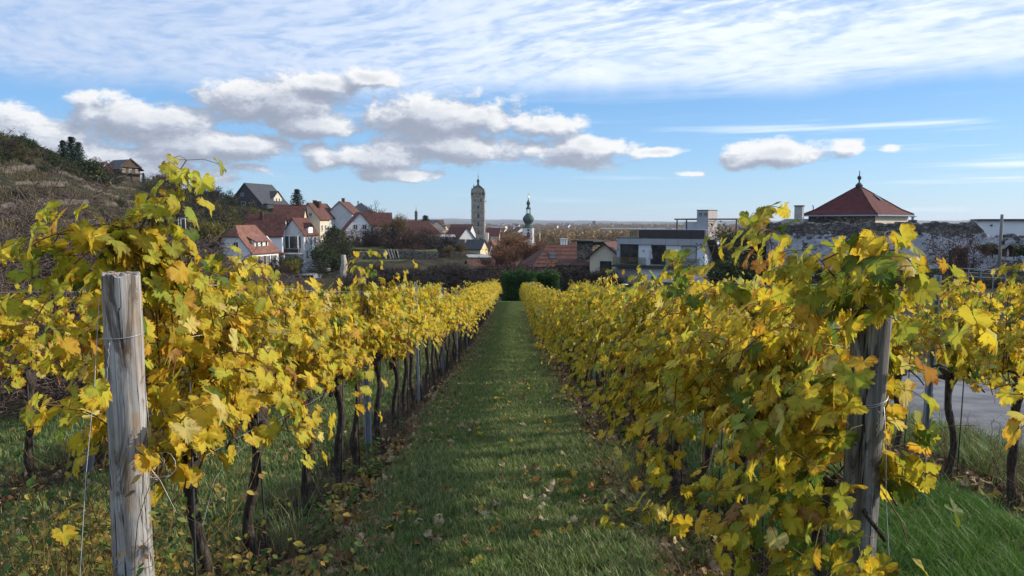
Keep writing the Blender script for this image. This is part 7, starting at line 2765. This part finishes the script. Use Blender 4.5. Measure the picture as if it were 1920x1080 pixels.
# conifers and single trees that stand out
by_px('spruce', 137, 256, 320, 205, 'tallest dark conifer of the group left of the chalet', wide=1.75)
by_px('spruce', 121, 263, 320, 200, 'left, slimmer dark conifer of the group left of the chalet', wide=1.5)
by_px('spruce', 150, 266, 322, 212, 'right-hand dark conifer of the group left of the chalet', wide=1.6)
by_px('evergreen', 165, 290, 330, 200, 'broad dark evergreen leaning against the conifers left of the chalet', wide=1.2)
by_px('rusttree', 195, 293, 325, 235, 'small rusty brown round tree right beside the chalet')
by_px('cypress', 247, 318, 345, 262, 'narrow dark conifer just below the right end of the chalet')
by_px('spruce', 270, 324, 352, 268, 'pointed dark conifer right of the chalet', wide=1.4)
by_px('spruce', 289, 330, 355, 272, 'second pointed dark conifer right of the chalet', wide=1.5)
by_px('spruce', 558, 354, 392, 262, 'tall solitary conifer on the ridge above the red roofs', wide=1.9)
by_px('spruce', 798, 403, 435, 330, 'small dark conifer left of the slender church spire', wide=2.0)
by_px('birch', 738, 400, 455, 196, 'big yellowish-brown weeping birch beside the orchard lawn', wide=1.05)
by_px('bigbare', 718, 374, 440, 232, 'tall half-bare tree rising behind the yellowish birch', wide=1.1)
by_px('bigbare', 645, 382, 430, 246, 'thin half-bare tree behind the white gable house', wide=.8)
by_px('birch', 641, 392, 440, 240, 'small yellowish tree squeezed behind the white gable house', wide=.8)
by_px('russet', 965, 436, 535, 150, 'large russet bare-twigged tree in front of the onion tower', wide=1.55)
by_px('russet', 1003, 448, 535, 142, 'smaller russet tree at the right side of the onion tower', wide=1.3)
by_px('russet', 942, 458, 530, 138, 'low russet tree left of the large russet tree', wide=1.3)
by_px('birch', 868, 452, 500, 188, 'brownish willow-like tree left of the yellow house', wide=1.0)
by_px('birch', 842, 458, 500, 182, 'brownish willow-like tree at the right end of the terrace wall', wide=1.0)
by_px('evergreen', 634, 408, 490, 172, 'tall dark green ivy-grown tree beside the upper street', wide=.62)
by_px('darkshrub', 640, 425, 490, 168, 'brown and green overgrown tree beside the street', wide=.9)
by_px('darkshrub', 625, 445, 500, 160, 'dense overgrown bush right of the street', wide=1.1)
by_px('evergreen', 618, 458, 505, 158, 'dark evergreen bush at the right edge of the street', wide=1.0)
by_px('darkshrub', 608, 480, 515, 148, 'tangled dark bush at the bottom of the street', wide=1.1)
by_px('evergreen', 548, 476, 500, 152, 'dark clipped bush at the corner left of the street', wide=.9)
by_px('olivebush', 540, 482, 505, 149, 'olive coloured bush below the balcony house', wide=.9)
by_px('rustshrub', 530, 490, 510, 146, 'reddish shrub at the foot of the white half-hipped house wall')
by_px('olivebush', 400, 412, 450, 146, 'yellowish green bushy tree on the dark slope left of the white house', wide=1.0)
by_px('evergreen', 425, 430, 470, 152, 'dark bush right beside the left wall of the white house', wide=1.0)
by_px('evergreen', 415, 445, 480, 156, 'second dark bush behind the left wall of the white house', wide=1.0)
by_px('olivebush', 1022, 500, 540, 88, 'rounded shrub with olive-yellow leaves above the clipped hedge', wide=.8)
by_px('bare', 481, 478, 520, 138, 'bare fruit tree in front of the white half-hipped house', wide=1.0)
by_px('bare', 505, 486, 520, 136, 'second bare fruit tree in front of the white half-hipped house', wide=1.0)
by_px('bare', 461, 490, 520, 134, 'low bare fruit tree left in front of the white half-hipped house', wide=1.0)
for i, (px, top, d, w) in enumerate([(664, 425, 192, .9), (692, 420, 190, 1), (716, 424, 192, 1.0), (776, 432, 190, 1.2), (760, 440, 188, 1), (800, 438, 192, 1), (820, 436, 195, 1.3), (700, 432, 196, .9), (740, 450, 185, .8), (782, 452, 182, .8), (835, 442, 200, 1.2), (850, 446, 190, 1.1), (768, 436, 200, 1.3), (790, 430, 215, 1.2), (808, 446, 186, 1.0), (728, 440, 186, 1.0)]):
    by_px('bare' if i % 3 else 'rustshrub', px, top - 6, 470, d, 'bare fruit tree standing on the orchard lawn' if i % 3 else 'reddish bare fruit tree standing on the orchard lawn',
          'bare fruit trees on the orchard lawn' if i % 3 else 'reddish fruit trees on the orchard lawn', wide=w, name='fruit_tree')
for i in range(5):
    by_px('evergreen', 460 + i * 16, 395 + (i % 2) * 2, 400, 258, 'dark hedge-like evergreen below the slate roofed house, %s from the left' % ORD[i], 'dark evergreens on the ridge below the slate roof', wide=1.3)
for i in range(5):
    by_px('evergreen', 538 + i * 14, 388 + (i % 2) * 2, 400, 262, 'dark evergreen on the ridge beside the solitary conifer, %s from the left' % ORD[i], 'dark evergreens on the ridge beside the solitary conifer', wide=1.2)
by_px('evergreen', 900, 447, 480, 300, 'dark evergreen at the foot of the clock tower', wide=1.2)
by_px('evergreen', 915, 455, 485, 270, 'dark evergreen between clock tower and maroon gable house', wide=1.2)
by_px('evergreen', 880, 452, 485, 320, 'dark evergreen left of the clock tower foot', wide=1.4)
by_px('darkshrub', 905, 470, 490, 230, 'dark tangled tree above the yellow house', wide=1.2)
for (px, top, d, lab) in [(535, 470, 156, 'bare tree between the white house and the balcony house'), (505, 462, 160, 'thin bare tree behind the roof of the white half-hipped house'), (607, 430, 200, 'bare tree leaning over the upper street'),
                          (660, 430, 196, 'dark bare tree before the left corner of the white gable house'), (703, 428, 198, 'dark bare tree before the right corner of the white gable house'), (752, 425, 205, 'bare tree under the yellowish birch')]:
    by_px('bare', px, top, 500, d, lab, wide=1.2)
# dark thicket of old orchard trees in front of the town
k = 0
for i in range(52):
    px = rgv.uniform(640, 945)
    d = rgv.uniform(84, 135)
    top = rgv.uniform(487, 512) if px > 700 else rgv.uniform(505, 520)
    by_px('bare', px, top, 540, d, 'dark bare tree in the thicket below the orchard lawn, beyond the left vines', 'dark bare trees in the thicket below the orchard', wide=1.35)
for i in range(22):
    px = rgv.uniform(520, 940)
    d = rgv.uniform(80, 120)
    by_px('shrub', px, rgv.uniform(515, 530), 545, d, 'brown bare shrub at the foot of the dark thicket', 'brown bare shrubs below the dark thicket', wide=1.4)
for i in range(24):
    px = rgv.uniform(300, 560)
    d = rgv.uniform(95, 132)
    by_px('shrub', px, rgv.uniform(500, 520), 545, d, 'greyish brown bare shrub below the white half-hipped house', 'bare shrubs below the white house', wide=1.3)
for i in range(14):
    px = rgv.uniform(1035, 1160)
    d = rgv.uniform(82, 100)
    by_px('bare' if i % 2 else 'darkshrub', px, rgv.uniform(492, 512), 540, d, 'dark tangled bare tree below the red farmhouse', 'dark tangled trees below the red farmhouse', wide=1.1)
for i in range(16):
    px = rgv.uniform(930, 1030)
    d = rgv.uniform(95, 135)
    by_px('rustshrub' if i % 2 else 'shrub', px, rgv.uniform(485, 505), 540, d, 'brownish shrub in the dip between hedge and onion tower', 'brownish shrubs between hedge and onion tower', wide=1.3)
for (px, top, d) in [(1345, 425, 88), (1368, 415, 92), (1390, 418, 95), (1410, 420, 98), (1440, 424, 97), (1465, 428, 97)]:
    by_px('bare' if d % 2 else 'darkshrub', px, top, 520, d, 'dark half-bare tree right of the modern house, %s from the left' % ORD[[1345, 1368, 1390, 1410, 1440, 1465].index(px)], 'dark trees right of the modern house', wide=.9)
for (px, top, d) in [(1370, 480, 82), (1392, 485, 81), (1415, 488, 82), (1440, 492, 84), (1350, 500, 80), (1470, 500, 84), (1500, 498, 84), (1540, 500, 83)]:
    by_px('evergreen', px, top, 520, d, 'dark evergreen bush between the modern house and the old wall, %s from the left' % ORD[[1350, 1370, 1392, 1415, 1440, 1470, 1500, 1540].index(px)], 'dark bushes between modern house and old wall', wide=1.1)
by_px('rustshrub', 1805, 428, 505, 76, 'leafless reddish creeper-like tree growing up the old wall', wide=.75)
for (px, top, d) in [(1760, 500, 70), (1720, 504, 70), (1830, 506, 72), (1905, 505, 70), (1870, 508, 70), (1690, 506, 72), (1650, 508, 72), (1790, 512, 66)]:
    by_px('darkshrub', px, top, 525, d, 'low dark shrub at the foot of the old wall, %s from the left' % ORD[[1650, 1690, 1720, 1760, 1790, 1830, 1870, 1905].index(px)], 'low dark shrubs at the foot of the old wall', wide=1.2)
for (px, top, d) in [(1860, 446, 77), (1900, 448, 77), (1935, 450, 76)]:
    q = P(px, top + 12, d)
    t = thing('ivy_clump', 'dark ivy draped over the right part of the old wall', 'ivy', (q.x, q.y - .2, q.z - 1.2), 0, 'dark ivy on the old wall')
    link('trunk', t0, t)
    c = link('crown', PROTO['evergreen'][0][1], t)
    c.scale = (.95, .35, .42)

# the hillside on the left: layers of shrubs and small trees
def hill_fill():
    rg = random.Random(44)
    lab = {'shrub': ('bare brown shrub on the terraced hillside', 'bare brown shrubs on the hillside'), 'darkshrub': ('dark green-brown bush on the terraced hillside', 'dark bushes on the hillside'),
           'bare': ('dark bare tree on the terraced hillside', 'dark bare trees on the hillside'), 'oliveshrub': ('olive brown bush on the terraced hillside', 'olive brown bushes on the hillside'),
           'evergreen': ('dark evergreen bush on the terraced hillside', 'dark evergreen bushes on the hillside')}
    def put(kind, px, py, d, h, wide=1.2):
        p = P(px, py, d)
        if G(p.x, p.y) < -60:
            return
        plant(kind, px, py, d, h, lab[kind][0], lab[kind][1], wide=wide)
    # skyline woods left
    for i in range(70):
        px = rg.uniform(-30, 210)
        d = 150 + px * .35 + rg.uniform(-12, 14)
        put(rg.choice(['darkshrub', 'bare', 'evergreen', 'darkshrub', 'oliveshrub']), px, 300, d, rg.uniform(2.5, 4.5), 1.3)
    for i in range(26):
        px = rg.uniform(-30, 330)
        put(rg.choice(['darkshrub', 'evergreen', 'oliveshrub']), px, 320, rg.uniform(205, 260), rg.uniform(2.5, 4.5), 1.2)
    # the dark wood right of the terraces
    for i in range(84):
        px = rg.uniform(292, 470)
        d = rg.uniform(165, 275)
        put(rg.choice(['bare', 'darkshrub', 'bare', 'darkshrub', 'oliveshrub']), px, 380, d, rg.uniform(4.0, 6.5), 1.1)
    for i in range(30):
        px = rg.uniform(255, 420)
        put(rg.choice(['bare', 'darkshrub', 'shrub']), px, 430, rg.uniform(100, 165), rg.uniform(2.4, 4.2), 1.3)
    # scattered scrub on the pale terraces
    for i in range(120):
        px = rg.uniform(-60, 310)
        put(rg.choice(['shrub', 'shrub', 'darkshrub']), px, 400, rg.uniform(60, 215), rg.uniform(1.0, 2.4), 1.5)


hill_fill()
tr_h = [(205, 338, 252), (195, 342, 250), (180, 336, 240), (215, 342, 255), (170, 340, 236), (228, 340, 262)]
for (px, top, d) in tr_h:
    by_px('evergreen', px, top - 4, 350, d, 'rounded evergreen hedge bush below the chalet, %s from the left' % ORD[[170, 180, 195, 205, 215, 228].index(px)], 'evergreen hedge bushes below the chalet', wide=1.5)


# close bare shrubs at the left edge, beyond the outer row
def near_shrubs():
    rg = np.random.RandomState(8)
    for i, (x, y, h) in enumerate([(-7.3, 10.8, 3.9), (-7.0, 12.4, 3.1), (-8.7, 13.2, 3.9), (-8.0, 15.0, 3.0), (-9.9, 15.2, 3.8), (-10.6, 17.0, 3.6), (-8.6, 18.5, 2.6), (-11.5, 19.5, 3.0), (-9.5, 22, 2.4), (-11.5, 24, 2.8), (-8.6, 27, 2.3), (-12, 30, 2.6), (-7.8, 24, 2.0), (-14, 27, 3.2), (-9, 33, 2.2), (-14, 36, 2.8), (-17, 31, 3.2)]):
        tubes, tips = skeleton(500 + i, h, 6 if y < 20 else 5, trunk_h=.14, spread=.78, up=.15, n0=9, r0=.035, wander=.24)
        m = MB()
        m2 = MB()
        mr = .0055 if y < 13 else .009
        for lv, pts, rad in tubes:
            (m if lv < 2 else m2).tube(pts, [max(q, mr) for q in rad], 4 if lv < 2 else 3, cap=False)
        t = thing('bare_shrub', 'large tangled leafless shrub left of the outer vine row, %s from the near end' % ORD[i] if i < 6 else 'tangled brown shrub further down, left of the outer vine row', 'shrub', (x, y, G(x, y) - .1), 0, 'large leafless shrubs beside the outer row' if i < 6 else 'brown shrubs further down beside the outer row')
        m.build('trunk', 'shrub_bark', t, True)
        m2.build('crown', 'shrub_bark', t, True)['kind'] = 'stuff'
        if i < 6:
            sel = [tips[j] for j in rg.choice(len(tips), min(46, len(tips)), replace=False)]
            pos = np.array([tuple(q) for q, _ in sel])
            n = len(pos)
            c = np.array([YW[j] for j in rg.choice(4, n)])
            oval = (np.array([(0, 0, 0), (.25, .25, .03), (.3, .5, .02), (.0, 1.0, -.1), (-.3, .5, .02), (-.25, .25, .03)], float), np.array([(0, 1, 2), (0, 2, 3), (0, 3, 4), (0, 4, 5)]), np.array([0, .3, .6, 1, .6, .3]),
                    np.array([(0, 0), (.2, .2), (.3, .5), (0, 1), (-.3, .5), (-.2, .2)], float))
            link('leaves', leaf_mass('leaves', pos, rg.normal(0, 1, (n, 3)) + [0, 0, .5], rg.normal(0, .5, (n, 3)) - [0, 0, 1], np.full(n, .07), c, [oval], 'weed_leaf', i), t)['kind'] = 'stuff'
    # undergrowth so thick that nobody could count it
    n = 620
    x = rg.uniform(-30, -6.3, n)
    y = 7 + 60 * rg.uniform(0, 1, n)
    pts = np.stack([x, y, terrain(x, y) - .05], 1)
    tubes, tips = skeleton(777, 1.3, 5, trunk_h=.1, spread=.8, up=.1, n0=9, r0=.015, wander=.28)
    mb = MB()
    for lv, p_, rad in tubes:
        mb.tube(p_, [max(q, .005) for q in rad], 3, cap=False)
    scatter('undergrowth', mb.mesh('bramble', 'shrub_bark'), pts, rg.uniform(.6, 1.5, n))
    # dry tufts on the terraces
    n = 9000
    x = rg.uniform(-130, -8, n)
    y = 40 + 240 * rg.uniform(0, 1, n)
    keep = (x / y > -.85) & (x / y < -.33) | ((y < 135) & (x < -14) & (x / y > -.9))
    x, y = x[keep], y[keep]
    c = blade_clump(9, 26, .25, .9, .9, .09, 'dry_grass', 1.4)
    scatter('dry_meadow', c, np.stack([x, y, terrain(x, y)], 1), rg.uniform(.5, 1.3, len(x)))


near_shrubs()


# clipped hedge at the end of the path
def hedge():
    rg = np.random.RandomState(12)
    for (pxa, pxb, top, d, dep, lab) in [(943, 1003, 513, 64.5, 1.8, 'tall clipped dark green hedge closing the end of the grass path'), (1000, 1046, 516, 66.5, 1.6, 'lower clipped hedge piece to the right of the tall hedge')]:
        a, b = P(pxa, 565, d), P(pxb, 565, d)
        zt = P(pxa, top, d).z
        zb = float(Zv(63)) - .3
        t = thing('clipped_hedge', lab, 'hedge', ((a.x + b.x) / 2, d, zb))
        w = b.x - a.x
        h = zt - zb
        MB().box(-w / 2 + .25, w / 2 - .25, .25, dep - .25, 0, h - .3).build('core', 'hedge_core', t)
        n = 9000
        side = rg.choice(4, n, p=[.5, .3, .1, .1])
        u, v = rg.uniform(0, 1, n), rg.uniform(0, 1, n)
        X = np.where(side < 2, -w / 2 + u * w, np.where(side == 2, -w / 2, w / 2))
        Yv = np.where(side == 0, 0, v * dep)
        Zz = np.where(side == 1, h, np.where(side == 0, v * h, u * h))
        c = np.stack([X, Yv, Zz], 1) + rg.normal(0, .085, (n, 3))
        bump = .12 * np.sin(X * 3.1 + 1) + .1 * np.sin(X * 7.3)
        c[:, 2] += bump * (side == 1)
        c[:, 1] += np.where(side == 0, bump * .8 + .1 * np.sin(Zz * 5), 0)
        d1 = rg.normal(0, 1, (n, 3)) + [0, 0, .8]
        d2 = rg.normal(0, 1, (n, 3))
        d1 /= np.linalg.norm(d1, axis=1, keepdims=True)
        d2 /= np.linalg.norm(d2, axis=1, keepdims=True)
        s_ = rg.uniform(.08, .19, (n, 1))
        V = np.stack([c, c + d1 * s_, c + d2 * s_ * .6], 1).reshape(-1, 3)
        link('foliage', np_mesh('foliage', V, np.arange(3 * n).reshape(-1, 3), 'hedge_green', smooth=False), t)['kind'] = 'stuff'


hedge()


# far woods of the plain
def woods():
    rg = np.random.RandomState(5)
    m = bush_mesh(200, 9, 9, 420, 1.5, 'wood_leaf', 6)
    X, Y, S_ = [], [], []
    for i in range(3600):
        d = 520 + 3600 * rg.rand() ** 1.3
        px = rg.uniform(1000, 1990) if rg.rand() < .74 else rg.uniform(620, 1000)
        if px < 1000 and rg.rand() < .45:
            continue
        if px < 1010 and d < 1500 and rg.rand() < .6:
            continue
        X.append((px - 960) / 1400 * d)
        Y.append(d)
        S_.append(rg.uniform(.7, 1.35) * (1 + d / 5000))
    X, Y = np.array(X), np.array(Y)
    scatter('far_woods', m, np.stack([X, Y, terrain(X, Y) - .5], 1), S_, tilt=.05)
    m = bush_mesh(201, 8, 8, 500, 1.2, 'evergreen_leaf', 6)
    n = 420
    d = 300 + 900 * rg.uniform(0, 1, n)
    px = rg.uniform(700, 1500, n)
    X, Y = (px - 960) / 1400 * d, d
    scatter('dark_woods', m, np.stack([X, Y, terrain(X, Y) - .5], 1), rg.uniform(.35, .8, n), tilt=.05)
    m = bush_mesh(203, 7, 7, 700, .8, 'birch_leaf', 7)
    n = 170
    d = 180 + 330 * rg.uniform(0, 1, n)
    px = rg.uniform(1000, 1500, n)
    X, Y = (px - 960) / 1400 * d, d
    scatter('autumn_trees', m, np.stack([X, Y, terrain(X, Y) - .5], 1), rg.uniform(.5, 1.0, n), tilt=.05)


woods()


def haze():
    lo, hi = -40.0, 95.0
    mb = MB().box(-7000, 7000, -60, 11500, lo, hi)
    m = bpy.data.materials.new('haze')
    m.use_nodes = True
    for nd in list(m.node_tree.nodes):
        m.node_tree.nodes.remove(nd)
    t = NT(m.node_tree)
    v = t.n('ShaderNodeVolumePrincipled')
    v.inputs['Color'].default_value = (0.80, 0.88, 1.0, 1)
    v.inputs['Density'].default_value = HAZE
    v.inputs['Anisotropy'].default_value = 0.2
    out = t.n('ShaderNodeOutputMaterial')
    t.put(out.inputs['Volume'], v.outputs[0])
    MATS['haze'] = m
    o = mb.build('haze', 'haze')
    o['kind'] = 'stuff'
    o.display_type = 'WIRE'


HAZE = 7e-5
haze()
